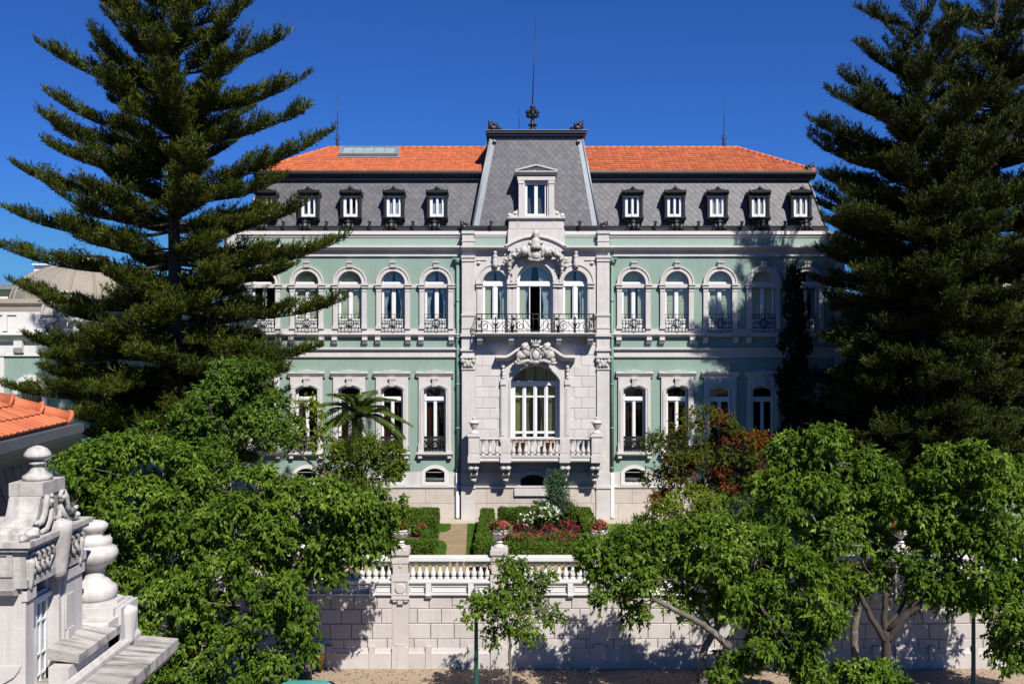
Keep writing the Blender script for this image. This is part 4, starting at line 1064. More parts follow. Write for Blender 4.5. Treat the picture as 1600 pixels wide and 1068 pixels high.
# --- stone dormer of the tower
Yd = 51.55; k = Yd/F
def DU(p): return U(p, Yd)
def DV(p): return V(p, Yd)
b = MB()
b.plate([rect(DU(810), DU(866), DV(341), DV(274)), rect(DU(820.5), DU(855), DV(337), DV(285))], Yd, Yd+1.1)
for a0, a1 in ((810.5, 818.5), (857.5, 865.5)): b.box(DU(a0), DU(a1), Yd-.06, Yd, DV(337), DV(287)); b.box(DU(a0-.8), DU(a1+.8), Yd-.09, Yd, DV(287.2), DV(282)); b.box(DU(a0-.6), DU(a1+.6), Yd-.08, Yd, DV(340), DV(336.5))
b.box(DU(808.5), DU(867.5), Yd-.10, Yd+1.0, DV(281.8), DV(276))
b.prof([(Yd+1.1, DV(268.3)), (Yd-.28, DV(268.3)), (Yd-.28, DV(269.8)), (Yd-.2, DV(271)), (Yd-.1, DV(274)), (Yd+1.1, DV(274))], DU(805), DU(870.5))
b.plate([[(DU(805.5), DV(268.2)), (DU(870), DV(268.2)), (DU(837.8), DV(261))]], Yd-.10, Yd+1.3)
for (xa, ya, xb, yb) in ((805, 268.2, 838, 259.8), (870.8, 268.2, 837.6, 259.8)): b.sweep([(Yd-.28, 0), (Yd-.28, .07), (Yd+1.4, .07), (Yd+1.4, 0)] if xa < xb else [(Yd-.28, 0), (Yd-.28, -.07), (Yd+1.4, -.07), (Yd+1.4, 0)], [(DU(xa), DV(ya)), (DU(xb), DV(yb))])
b.prof([(Yd+1.0, DV(339.5)), (Yd-.20, DV(339.5)), (Yd-.20, DV(341.5)), (Yd-.12, DV(343.5)), (Yd+1.0, DV(343.5))], DU(793), DU(883))
b.box(DU(795), DU(881), Yd-.06, Yd+.9, DV(359), DV(343.5)); b.box(DU(793.5), DU(882.5), Yd-.10, Yd+.9, DV(392), DV(359))
b.box(DU(812), DU(864), Yd-.075, Yd-.05, DV(357.5), DV(346.5)); b.box(DU(797), DU(808), Yd-.075, Yd-.05, DV(357.5), DV(346.5)); b.box(DU(868), DU(879), Yd-.075, Yd-.05, DV(357.5), DV(346.5))
b.box(DU(809), DU(811.2), Yd-.09, Yd-.05, DV(359), DV(344)); b.box(DU(864.8), DU(867), Yd-.09, Yd-.05, DV(359), DV(344))
for s, c in ((-1, 801), (1, 874.5)):   # side scrolls
    b.plate([[(DU(c+s*9), DV(339.4)), (DU(c-s*8.5), DV(339.4)), (DU(c-s*8.5), DV(326)), (DU(c-s*3), DV(332)), (DU(c+s*4), DV(335.5))]], Yd+.05, Yd+.35)
    b.blob((DU(c+s*4.5), Yd+.1, DV(336)), (.12, .12, .12), .15); b.blob((DU(c-s*4), Yd+.1, DV(333)), (.12, .12, .12), .2, seed=3)
sd = b.build('stone_dormer', MT['stone'], man)
f = MB(); f.plate([rect(DU(820.6), DU(854.9), DV(336.9), DV(285.1)), rect(DU(824), DU(835), DV(333.5), DV(288)), rect(DU(840.3), DU(851.5), DV(333.5), DV(288))], Yd+.14, Yd+.22)
f.build('window_frame', MT['white'], sd)
g = MB(); g.plate([rect(DU(822), DU(853), DV(335), DV(286))], Yd+.18, Yd+.19); g.build('pane', MT['glass'], sd)
e = MB(); e.box(DU(821), DU(854), Yd+.9, Yd+.95, DV(337), DV(285)); e.build('dormer_back', MT['dark'], sd)
# ================================================================ GROUND, GARDEN, RETAINING WALL
def quad_grid(mb, x0, x1, y0, y1, z, nx=1, ny=1):
    vs = [(x0+(x1-x0)*i/nx, y0+(y1-y0)*j/ny, z) for j in range(ny+1) for i in range(nx+1)]
    mb.add(vs, [(j*(nx+1)+i, j*(nx+1)+i+1, (j+1)*(nx+1)+i+1, (j+1)*(nx+1)+i) for j in range(ny) for i in range(nx)])
    return mb
G = 3.4; YR = 38.6
def struct(name, mb, m): return tag(mb.build(name, m), kind='structure')
struct('ground', quad_grid(MB(), -1500, 1500, -1500, 1500, -.14), MT['soil'])
struct('road', quad_grid(MB(), -200, 200, 24, 33.2, -.12), MT['road'])
b = MB(); b.box(-200, 200, 33.36, YR+.3, -.6, 0); struct('pavement', b, MT['gravel'])
b = MB()
for k in range(-60, 60): b.box(k*1.0+.005, k+.995, 33.2, 33.357, -.5, .012)
struct('kerb', b, MT['kerb'])
b = MB(); b.box(-200, 200, 17.4, 24, -.6, 0); struct('near_pavement', b, MT['gravel'])
b = MB(); b.box(-120, 120, YR+.45, 130, -1, G); struct('garden_ground', b, MT['lawn'])
struct('gravel_walk', quad_grid(MB(), -60, 60, YR+.46, 41.05, G+.004), MT['sand'])
b = MB()
pts = [(-2.72, 41.0), (-1.95, 41.0), (-2.02, 44), (-2.12, 47), (-2.25, 50.4), (-3.1, 50.4), (-3.02, 48.9), (-3.2, 48.3), (-3.62, 48.1), (-3.6, 46.4), (-3.15, 45.9), (-2.95, 45), (-2.86, 43)]
tri = tessellate_polygon([[Vector((x, y, 0)) for x, y in pts]]); b.add([(x, y, G+.006) for x, y in pts], [t if True else t for t in tri]); struct('path', b, MT['path'])
struct('stone_apron', quad_grid(MB(), -17, 19, 50.4, 52, G+.008), MT['apron'])
b = MB()
for (x0, x1, y0, y1) in ((-.9, 3.3, 41.9, 50.0), (-9, -3.9, 42.5, 47.4), (-9, -4.3, 48.0, 49.8)): quad_grid(b, x0, x1, y0, y1, G+.010)
struct('flower_bed_soil', b, MT['soil'])

# ---------------------------------------------------------------- retaining wall with balustrade
rw = thing('retaining_wall', (0, YR, 0), 'pale ashlar retaining wall with balustrade along the garden edge above the pavement', 'wall')
PIER = [-40, 115, 270, 471, 626, 780, 935, 1090, 1245, 1410, 1565, 1720]
kr = YR/F
def RU(p): return U(p, YR)
def RV(p): return V(p, YR)
XL, XR = RU(PIER[0])-.2, RU(PIER[-1])+.2
b = MB(); b.box(XL, XR, YR+.02, YR+.5, -.5, RV(911)); b.build('wall_core', MT['wallback'], rw)
b = MB(); r = rng(21)
rows = [(929.5, 950), (950.6, 973), (973.6, 997), (997.6, 1013)]
for i in range(len(PIER)-1):
    x0, x1 = PIER[i]+12.5, PIER[i+1]-12.5
    for j, (ya, yb) in enumerate(rows):
        x = x0 - (18 if j % 2 else 0) + r.uniform(-6, 4)
        while x < x1:
            w = 34+r.uniform(-3, 4); a0, a1 = max(x, x0), min(x+w, x1)
            if a1-a0 > 4: b.box(RU(a0+.4), RU(a1-.4), YR-.03-(.012*r.random()), YR+.1, RV(yb), RV(ya), bev=.022)
            x += w
b.build('ashlar_blocks', MT['wall'], rw)
b = MB(); r = rng(22)
for i in range(len(PIER)-1):
    x0, x1 = PIER[i]+12, PIER[i+1]-12; x = x0
    ds = [PIER[i]+44, PIER[i+1]-44]
    for n_, (a0, a1) in enumerate(((x0, ds[0]), (ds[0], ds[1]), (ds[1], x1))):
        step = 7 if n_ != 1 else 0
        b.prof([(YR+.1, RV(1011)), (YR-.06, RV(1011.5)), (YR-.10, RV(1017)), (YR-.14, RV(1018.4)), (YR-.14, -.3), (YR+.1, -.3)], RU(a0+.1), RU(a1-.1))
    for d in ds:
        b.box(RU(d-4.5), RU(d+4.5), YR-.17, YR+.1, -.3, RV(1007))
b.build('wall_base', MT['wall'], rw)
b = MB()
b.prof([(YR+.5, RV(905.6)), (YR-.14, RV(906)), (YR-.14, RV(909)), (YR-.06, RV(911.5)), (YR+.5, RV(911.5))], XL, XR)
b.box(XL, XR, YR-.02, YR+.4, RV(927), RV(911.6))
b.prof([(YR+.1, RV(925.2)), (YR-.16, RV(925.6)), (YR-.16, RV(927.4)), (YR-.08, RV(929.4)), (YR+.1, RV(929.4))], XL, XR)
for i in range(len(PIER)-1):
    for a0, a1 in ((PIER[i]+15, PIER[i]+38), (PIER[i]+49, PIER[i+1]-49), (PIER[i+1]-38, PIER[i+1]-15)):
        if a1-a0 < 5: continue
        z0, z1 = RV(924), RV(914.3); e = 1.3
        b.plate([rect(RU(a0), RU(a1), z0, z1), rect(RU(a0+e), RU(a1-e), z0+e*kr, z1-e*kr)], YR-.055, YR-.02)
b.build('coping_course', MT['coping'], rw)
pier = None
def RL(y): return (905.6-y)*kr
b = MB(); k_ = kr
b.box(-14*k_, 14*k_, -.16, .52, RL(903), RL(896.5)); b.box(-11.6*k_, 11.6*k_, -.11, .48, RL(896.5), RL(868.5)); b.box(-13*k_, 13*k_, -.14, .50, RL(878.5), RL(871.5))
b.box(-12.2*k_, 12.2*k_, -.13, .49, RL(868.5), RL(865.5)); b.box(-13.8*k_, 13.8*k_, -.18, .54, RL(865.5), RL(858)); b.box(-12.6*k_, 12.6*k_, -.14, .50, RL(858), RL(855))
b.lathe([(.24, 0), (.22, .04), (.13, .10), (.10, .14), (.12, .17)], (0, .18, RL(855)), 14)
b.plate([rect(-13.5*k_, 13.5*k_, RL(932), RL(903)), rect(-11*k_, 11*k_, RL(929), RL(906))], -.18, -.13); b.box(-13.5*k_, 13.5*k_, -.13, .1, RL(932), RL(903))
vs = []; n = 20
for rr, y in ((8, -.13), (8, -.165), (6.8, -.185)): vs += [(rr*k_*math.cos(2*math.pi*i/n), y, RL(917.5)+rr*k_*math.sin(2*math.pi*i/n)) for i in range(n)]
b.add(vs, [(j*n+i, j*n+(i+1) % n, (j+1)*n+(i+1) % n, (j+1)*n+i) for j in range(2) for i in range(n)] + [tuple(2*n+i for i in range(n))])
vs = []
for rr, y in ((3, -.11), (3, -.13), (1.6, -.14)): vs += [(rr*k_*math.cos(2*math.pi*i/n), y, RL(882.5)+rr*k_*math.sin(2*math.pi*i/n)) for i in range(n)]
b.add(vs, [(j*n+i, j*n+(i+1) % n, (j+1)*n+(i+1) % n, (j+1)*n+i) for j in range(2) for i in range(n)] + [tuple(2*n+i for i in range(n))])
b.box(-14.4*k_, 14.4*k_, -.20, .1, RL(934), RL(932))
for d, y1, w in ((-8.5, 940.5, 3), (8.5, 940.5, 3), (0, 944.5, 4)): b.prof([(.1, RL(934)), (-.17, RL(934)), (-.17, RL(y1-3)), (-.08, RL(y1)), (.1, RL(y1))], (d-w)*k_, (d+w)*k_)
b.box(-13*k_, 13*k_, -.05, .1, RL(1009), RL(934)); b.box(-13*k_, 13*k_, -.19, .1, -RV(905.6)-.3, RL(1008.5)); b.box(-7*k_, 7*k_, -.185, .1, RL(1008.5), RL(1004.5))
for c in PIER:
    l_ = Vector((RU(c), YR, RV(905.6)))
    if pier is None: pier = b.build('pier', MT['wall'], rw, l_)
    else: dup_part(pier, rw, l_)
cb = MB(); cb.prof([(.1, RL(910)), (-.2, RL(910)), (-.2, RL(925)), (-.24, RL(927)), (-.2, RL(930)), (-.08, RL(934)), (.1, RL(934))], -4.2*k_, 4.2*k_)
con = None; bal_ = None; run = MB(); cnt = 0
bays = sorted(range(len(PIER)-1), key=lambda i: abs((PIER[i]+PIER[i+1])/2-720))
for i in bays:
    x0, x1 = PIER[i]+13, PIER[i+1]-13
    rl = MB(); rl.prof([(YR-.04, RV(877)), (YR-.08, RV(875.5)), (YR-.08, RV(870)), (YR-.05, RV(869.5)), (YR+.38, RV(869.5)), (YR+.42, RV(870.5)), (YR+.42, RV(875.5)), (YR+.38, RV(877))][::-1], RU(x0), RU(x1)); rl.build('handrail', MT['coping'], rw)
    n = int(round((x1-x0)/10.9))
    for k in range(n):
        x = RU(x0+(x1-x0)*(k+.5)/n); l_ = Vector((x, YR+.17, RV(905.6)))
        if cnt < 98:
            if bal_ is None:
                m_ = MB(); h = RV(877)-RV(905.6)
                baluster(m_, 0, 0, .03, h-.03, .115, 10); m_.box(-.1, .1, -.1, .1, 0, .035); m_.box(-.1, .1, -.1, .1, h-.035, h); bal_ = m_.build('baluster', MT['coping'], rw, l_)
            else:
                o = bal_.copy(); COL.objects.link(o); o.parent = rw; o.location = l_ - WL[rw.name]
        else: baluster(run, x, YR+.17, RV(905.6), RV(877), .115, 6)
        cnt += 1
    for d in (PIER[i]+44, PIER[i+1]-44):
        l_ = Vector((RU(d), YR, RV(905.6)))
        if con is None: con = cb.build('wall_console', MT['coping'], rw, l_)
        else: dup_part(con, rw, l_)
if run.v: tag(run.build('baluster_run', MT['coping'], rw), kind='stuff')

# ---------------------------------------------------------------- leaf tools
def leaf_mesh(name, pos, dirs, nrm, ln, wd, mat, parent=None, org=None, extra=None, fold=.25):
    """pos, dirs, nrm: (n,3) arrays; each leaf is a folded diamond. extra = MB of solid geometry added as second material"""
    n = len(pos); d = dirs/np.maximum(1e-6, np.linalg.norm(dirs, axis=1, keepdims=True))
    s = np.cross(d, nrm); s /= np.maximum(1e-6, np.linalg.norm(s, axis=1, keepdims=True)); nn = np.cross(s, d)
    ln = np.asarray(ln).reshape(-1, 1)*np.ones((n, 1)); wd = np.asarray(wd).reshape(-1, 1)*np.ones((n, 1))
    mid = pos + d*ln*.45
    v = np.empty((n, 4, 3)); v[:, 0] = pos; v[:, 1] = mid + s*wd*.5 + nn*wd*fold; v[:, 2] = pos + d*ln - nn*wd*fold*.5; v[:, 3] = mid - s*wd*.5 + nn*wd*fold
    o = np.array(org if org is not None else (0, 0, 0)); v = (v-o).reshape(-1, 3)
    nv = n*4; nf = n; faces = np.arange(nv, dtype=np.int32)
    me = bpy.data.meshes.new(name)
    ev = []; el = []; es = []
    if extra is not None and extra.v:
        ev = np.array(extra.v)-o; v = np.vstack([v, ev])
        for f in extra.f: es.append(len(el)); el.extend([i+nv for i in f])
    me.vertices.add(len(v)); me.vertices.foreach_set('co', v.astype(np.float32).ravel())
    me.loops.add(nv+len(el)); me.loops.foreach_set('vertex_index', np.concatenate([faces, np.array(el, dtype=np.int32)]) if len(el) else faces)
    me.polygons.add(nf+len(es)); st = np.arange(0, nv, 4, dtype=np.int32)
    if len(es): st = np.concatenate([st, np.array(es, dtype=np.int32)+nv])
    me.polygons.foreach_set('loop_start', st)
    me.materials.append(mat)
    me.update(calc_edges=True)
    ob = bpy.data.objects.new(name, me); COL.objects.link(ob)
    if parent is not None: ob.parent = parent; ob.location = Vector(o) - WL[parent.name]
    else: ob.location = o
    WL[ob.name] = Vector(o)
    return ob
def unit(a): return a/np.maximum(1e-9, np.linalg.norm(a, axis=1, keepdims=True))

def crown_leaves(blobs, n, ln, wd, seed, droop=.5, spray=9, shell=.45, tw=.30, subs=12):
    """leaf sprays on the upper and outer side of many small boughs, which themselves sit round each blob (x,y,z,rx[,rz])"""
    g = np.random.default_rng(seed); B = np.array([(b[0], b[1], b[2], b[3], b[4] if len(b) > 4 else b[3]) for b in blobs], float)
    sub = []
    for b in B:
        m = max(5, int(subs)); u = unit(g.normal(size=(m, 3))+np.array([0, -.1, .12])); rr = g.uniform(.22, .46, m)
        d = (.86-rr*.55)*(.75+.35*g.random(m)) if shell < .6 else g.uniform(.25, .85, m)
        for i in range(m):
            c = b[:3]+u[i]*d[i]*np.array([b[3], b[3], b[4]]); sub.append((*c, rr[i]*b[3], rr[i]*b[4]*.72, *u[i]))
    Sb = np.array(sub); nc = int(n/spray); w = Sb[:, 3]**2; w /= w.sum(); need = nc; got = []
    while need > 0:
        m = int(need*1.7)+40; i = g.choice(len(Sb), m, p=w); u = unit(g.normal(size=(m, 3))*np.array([1, 1, .8])+np.array([0, 0, .35])+Sb[i, 5:8]*.45)
        rad = 1-.5*g.random(m)**1.6+(g.random(m) < .08)*g.random(m)*.5
        p = Sb[i, :3]+u*rad[:, None]*np.stack([Sb[i, 3], Sb[i, 3], Sb[i, 4]], 1)
        q = ((p[:, None, :]-B[None, :, :3])/np.stack([B[:, 3], B[:, 3], B[:, 4]], 1)[None]); ok = np.sqrt((q**2).sum(2)).min(1) > .38
        got.append(np.hstack([p[ok], u[ok]])); need -= ok.sum()
    C = np.vstack(got)[:nc]; c, u = C[:, :3], C[:, 3:]
    tdir = unit(u*.9+g.normal(size=(nc, 3))*.5+np.array([0, 0, .1]))
    k = np.repeat(np.arange(nc), spray); t = g.random(len(k)); tl_ = tw*(.5+g.random(nc))
    pos = c[k]+tdir[k]*(t*tl_[k])[:, None]; pos[:, 2] -= .5*t*t*tl_[k]*droop
    ld = unit(tdir[k]*.45+g.normal(size=(len(k), 3))*.42+np.array([0, 0, -droop*1.25]))
    nm = unit(tdir[k]*.5+g.normal(size=(len(k), 3))*.5+np.array([.1, -.35, .6]))
    L = ln*(.65+.7*g.random(len(k))); Wd = wd*(.7+.6*g.random(len(k)))
    return pos, ld, nm, L, Wd

def limb(mb, pts, r0, r1, seed, n=7, wob=.06):
    """tapered crooked branch through the points"""
    r = rng(seed); P_ = [Vector(p) for p in pts]; out = []; rad = []
    tot = len(P_)-1; sub = 5
    for i in range(tot):
        for j in range(sub):
            t = j/sub; a = P_[max(i-1, 0)]; b_ = P_[i]; c = P_[i+1]; d = P_[min(i+2, tot)]
            q = .5*((2*b_)+(c-a)*t+(2*a-5*b_+4*c-d)*t*t+(3*b_-a-3*c+d)*t**3)
            out.append(q+Vector((r.uniform(-wob, wob), r.uniform(-wob, wob), 0))*(1 if (i or j) else 0))
    out.append(P_[-1]); m = len(out)-1
    rad = [r0+(r1-r0)*(i/m)**.8 for i in range(m+1)]
    mb.tube(out, rad, n); return out

def leaf_tree(name, base, blobs, trunk, n, ln, wd, mat, seed, label, cat, group=None, droop=.5, bark='bark', r0=.2, limbs=None, twigs=5, **kw):
    """trunk = list of points from base to fork; limbs go on to the blobs"""
    t = thing(name, base, label, cat, group)
    mb = MB(); r = rng(seed)
    tp = [Vector(p) for p in trunk]; limb(mb, tp, r0, r0*.62, seed, 9, .03)
    top = tp[-1]
    ordb = sorted(blobs, key=lambda b_: -b_[3])
    for j, b_ in enumerate(ordb):
        c = Vector(b_[:3]); st = top if j < 3 else Vector(ordb[r.randrange(0, min(4, j))][:3])
        mid = st.lerp(c, .5)+Vector((r.uniform(-.4, .4), r.uniform(-.4, .4), r.uniform(-.35, .25)))*b_[3]*.6
        out = limb(mb, [st, mid, c], r0*.42 if j < 3 else r0*.22, r0*.12, seed+j, 6, .05)
        for _ in range(twigs):
            a = 2*math.pi*r.random(); e = r.uniform(-.2, 1)
            d = Vector((math.cos(a), math.sin(a), e)).normalized()*b_[3]*r.uniform(.65, 1.08); s_ = out[r.randrange(len(out)//2, len(out))]
            limb(mb, [s_, s_.lerp(c+d, .5)+Vector((0, 0, .1)), c+d], r0*.13, .012, seed+j*7+_, 5, .04)
    for L_ in (limbs or []): limb(mb, L_[0], L_[1], L_[2], seed+77, 7, .03)
    mb.build('trunk', MT[bark], t)
    pos, d, nm, L, Wd = crown_leaves(blobs, n, ln, wd, seed, droop, **kw)
    leaf_mesh('crown', pos, d, nm, L, Wd, LM[mat], t, base)
    return t

# ---------------------------------------------------------------- clipped hedges
def hedge(boxes, label, seed, dens=900):
    g = np.random.default_rng(seed); core = MB(); ps = []; ns = []
    x0 = min(b_[0] for b_ in boxes); y0 = min(b_[2] for b_ in boxes); t = thing('hedge', (x0, y0, G), label, 'hedge', 'clipped hedges round the flower beds')
    for (a, b_, c, d, h) in boxes:
        core.box(a+.03, b_-.03, c+.03, d-.03, G, G+h-.04)
        fc = [((a, c, G), (b_-a, 0, 0), (0, 0, h), (0, -1, 0)), ((a, d, G), (b_-a, 0, 0), (0, 0, h), (0, 1, 0)), ((a, c, G), (0, d-c, 0), (0, 0, h), (-1, 0, 0)), ((b_, c, G), (0, d-c, 0), (0, 0, h), (1, 0, 0)), ((a, c, G+h), (b_-a, 0, 0), (0, d-c, 0), (0, 0, 1))]
        for o, e1, e2, nn in fc:
            ar = np.linalg.norm(e1)*np.linalg.norm(e2); m = int(ar*dens); uv = g.random((m, 2))
            p = np.array(o)+uv[:, :1]*np.array(e1)+uv[:, 1:]*np.array(e2); p += np.array(nn)*(g.normal(size=(m, 1))*.022+.012*np.sin(p[:, :1]*5+p[:, 1:2]*3+p[:, 2:]*7)); ps.append(p); ns.append(np.tile(nn, (m, 1)))
    p = np.vstack(ps); nn = np.vstack(ns).astype(float); m = len(p)
    d = unit(nn*.5+g.normal(size=(m, 3))*.6+np.array([0, 0, .25])); nm = unit(nn*.8+g.normal(size=(m, 3))*.6)
    leaf_mesh('foliage', p, d, nm, .085*(.7+.6*g.random(m)), .05, LM['hedge'], t, (x0, y0, G), extra=core)
hedge([(-1.5, -.95, 41.3, 50.3, .78)], 'long narrow clipped hedge strip beside the garden path left of the roses', 1)
hedge([(-.93, 3.9, 41.25, 41.95, .75)], 'low clipped hedge in front of the red rose bed behind the balustrade', 2)
hedge([(-.65, 3.3, 50.0, 50.6, .78)], 'clipped hedge at the back of the rose bed under the stone balcony', 3)
hedge([(3.32, 3.92, 41.97, 50.6, .78)], 'clipped hedge strip on the far right side of the rose bed', 4)
hedge([(-9, -3.72, 49.8, 50.4, .78), (-9, -3.72, 47.3, 47.95, .78), (-4.3, -3.72, 47.97, 49.78, .78)], 'boxy clipped hedge corner by the white drain pipe left of the path', 5)
hedge([(-9, -3.35, 41.7, 42.4, .75), (-3.95, -3.35, 42.42, 44.7, .75)], 'clipped hedge behind the left flower urn beside the lawn and path', 6)
g = np.random.default_rng(3); m = 26000
p = np.stack([g.uniform(-3.7, -1.5, m), g.uniform(41.1, 50.3, m), np.full(m, G)], 1)
import itertools
def inpoly(x, y, pl):
    c = np.zeros(len(x), bool); j = len(pl)-1
    for i in range(len(pl)):
        xi, yi = pl[i]; xj, yj = pl[j]
        c ^= ((yi > y) != (yj > y)) & (x < (xj-xi)*(y-yi)/(yj-yi+1e-12)+xi); j = i
    return c
p = p[~inpoly(p[:, 0], p[:, 1], pts)]; m = len(p)
tag(leaf_mesh('lawn_grass', p, unit(g.normal(size=(m, 3))*.35+np.array([0, 0, 1])), unit(g.normal(size=(m, 3))), .05+.05*g.random(m), .018, LM['grass']), kind='stuff')

# ---------------------------------------------------------------- roses and shrubs
def bush(name, c, rx, h, nl, lm, blooms, bm, label, cat, group, seed, ln=.10, wd=.055, bsz=.075):
    g = np.random.default_rng(seed); base = (c[0], c[1], G); t = thing(name, base, label, cat, group)
    mb = MB(); r = rng(seed)
    for k in range(6):
        a = 2*math.pi*k/6+r.random(); mb.tube([(c[0], c[1], G-.02), (c[0]+rx*.3*math.cos(a), c[1]+rx*.3*math.sin(a), G+h*.45), (c[0]+rx*.6*math.cos(a), c[1]+rx*.6*math.sin(a), G+h*.85)], [.018, .012, .006], 5)
    mb.build('stem', MT['darkbark'], t)
    blobs = [(c[0]+g.uniform(-.45, .45)*rx, c[1]+g.uniform(-.45, .45)*rx, G+h*g.uniform(.45, .68), rx*g.uniform(.45, .6), h*g.uniform(.28, .36)) for _ in range(6)]
    pos, d, nm, L, Wd = crown_leaves(blobs, nl, ln, wd, seed, .1, spray=6, tw=.14); leaf_mesh('foliage', pos, d, nm, L, Wd, LM[lm], t, base)
    if blooms:
        u = unit(g.normal(size=(blooms, 3))*np.array([1, 1, .7])+np.array([0, -.55, .7])); bb = np.array(blobs); i = g.choice(len(bb), blooms)
        ctr = bb[i, :3]+u*np.stack([bb[i, 3], bb[i, 3], bb[i, 4]], 1)*1.06
        kk = np.repeat(np.arange(blooms), 12); dd = unit(u[kk]*.75+g.normal(size=(len(kk), 3))*.7)
        leaf_mesh('blossom', ctr[kk]+dd*.01, dd, unit(g.normal(size=(len(kk), 3))), bsz*(.8+.4*g.random(len(kk))), bsz*.9, LM[bm], t, base, fold=.1)
    return t
GR = 'rose bushes in the hedged flower bed'
def ontop(px, py, z): Y = (H-z)*F/(py-534); return (U(px, Y), Y)
r = rng(4)
spots = [(796, 838), (812, 826), (815, 843), (836, 838), (856, 845), (858, 830), (878, 838), (885, 822), (897, 843), (903, 831), (832, 849), (876, 848)]
lab = ['red rose bush beside the right flower urn', 'red rose bush just behind and right of the right flower urn', 'low red rose bush close to the front hedge, nearest the right urn', 'red rose bush below the white roses', 'red rose bush at the middle of the front hedge', 'dark leaved red rose bush right below the white roses',
       'red rose bush left of the right hedge strip in the front half', 'red rose bush at the foot of the tall grey green shrub', 'red rose bush in the front right corner of the hedged bed', 'red rose bush against the right hedge strip', 'low red rose bush against the front hedge below the white roses', 'low red rose bush against the front hedge towards its right end']
for k, (px, py) in enumerate(spots):
    x, y = ontop(px, py, G+.45); y = max(42.4, y)
    bush('rose_bush', (min(2.95, x), y), .55, .75, 700, 'rosedark' if k % 2 == 1 else 'dense', 9, 'rosered', lab[k], 'rose bush', GR, 40+k)
x, y = ontop(846, 800, G+1.0); bush('rose_bush', (x, y), .95, 1.35, 2600, 'dense', 60, 'rosewhite', 'large rose bush covered in white blossoms in front of the mansion', 'rose bush', GR, 61, bsz=.085)
x, y = ontop(818, 809, G+.75); bush('rose_bush', (x, y), .5, 1.0, 900, 'dense', 22, 'rosewhite', 'smaller white rose bush left of the large white one', 'rose bush', GR, 62, bsz=.085)
bush('leafy_shrub', (3.0, 48.6), .7, 1.5, 1800, 'olive', 0, None, 'light green leafy shrub right of the tall grey green shrub', 'shrub', None, 63)
bush('leafy_shrub', (1.3, 49.2), .6, 1.35, 1500, 'olive', 0, None, 'yellowish green shrub behind the white roses by the back hedge', 'shrub', None, 67)
for k, (px, py) in enumerate(((655, 826), (636, 818))):
    x, y = ontop(px, py, G+.4); bush('rose_bush', (x, max(43.2, y)), .5, .7, 600, 'dense', 8, 'rosered', ['rose bush with few red flowers right of the left flower urn', 'rose bush with few red flowers behind the left flower urn'][k], 'rose bush', GR, 64+k)
c = (U(869, 48.8), 48.8); base = (c[0], c[1], G)
bl = [(c[0]+dx, c[1]+dy, G+z, r_, r_*1.25) for dx, dy, z, r_ in ((0, 0, 1.4, .62), (.1, .1, 2.05, .48), (-.15, 0, .9, .6), (.25, 0, .9, .55), (0, .05, 2.45, .28))]
leaf_tree('tall_shrub', base, bl, [base, (c[0], c[1], G+.9)], 9000, .13, .035, 'blue', 70, 'tall narrow grey green shrub in front of the stone balcony', 'shrub', r0=.05, droop=-.2, twigs=2)
# planters with flowers on the wall piers
def flower_urn(px, label, seed, col='rosepink', nb=60, spread=.36):
    x = RU(px); y = YR+.18; z0 = RV(855)+.17; t = thing('flower_urn', (x, y, z0), label, 'flower urn', 'stone flower urns on the wall piers')
    b = MB(); b.lathe([(.13, 0), (.14, .03), (.07, .08), (.06, .14), (.09, .17), (.20, .22), (.29, .30), (.33, .40), (.34, .46), (.37, .48), (.37, .52), (.32, .52), (.30, .44), (.0, .42)], (x, y, z0), 16)
    bo = b.build('bowl', MT['coping'], t); b = MB()
    for k in range(10):
        a = 2*math.pi*k/10; b.tube([(x+.325*math.cos(a+.1*j)*(1-.03*abs(j)), y+.325*math.sin(a+.1*j)*(1-.03*abs(j)), z0+.38+.045*math.sin(j*1.6)) for j in range(-2, 3)], .026, 5); b.blob((x+.35*math.cos(a+.3), y+.35*math.sin(a+.3), z0+.40), .045, .2, n=1)
    b.build('garland', MT['carved'], bo)
    g = np.random.default_rng(seed); blobs = [(x+g.uniform(-.18, .18), y+g.uniform(-.15, .15), z0+.60, .26, .18) for _ in range(4)]
    pos, d, nm, L, Wd = crown_leaves(blobs, 700, .11, .06, seed, .0, spray=6, tw=.14); leaf_mesh('foliage', pos, d, nm, L, Wd, LM['olive'], t, (x, y, z0))
    u = unit(g.normal(size=(nb, 3))+np.array([0, -.4, .35])); ctr = np.array([x, y, z0+.62])+u*np.array([spread, spread, .22])
    kk = np.repeat(np.arange(nb), 14); dd = unit(u[kk]*.6+g.normal(size=(len(kk), 3))*.8)
    leaf_mesh('blossom', ctr[kk], dd, unit(g.normal(size=(len(kk), 3))), .065, .06, LM[col], t, (x, y, z0), fold=.1)
flower_urn(626, 'stone urn with a few red flowers on the pier left of the garden path', 1, 'rosered', 26, .25)
flower_urn(780, 'stone urn overflowing with pink flowers on the pier right of the garden path', 2, 'rosepink', 75)
flower_urn(935, 'stone urn with pink flowers half hidden by the right street tree', 3, 'rosepink', 50)
flower_urn(270, 'stone urn with pink and red flowers seen through a gap in the left trees', 4, 'rosered', 55)
flower_urn(1410, 'stone urn of red flowers almost hidden in the trees on the right', 5, 'rosered', 40)
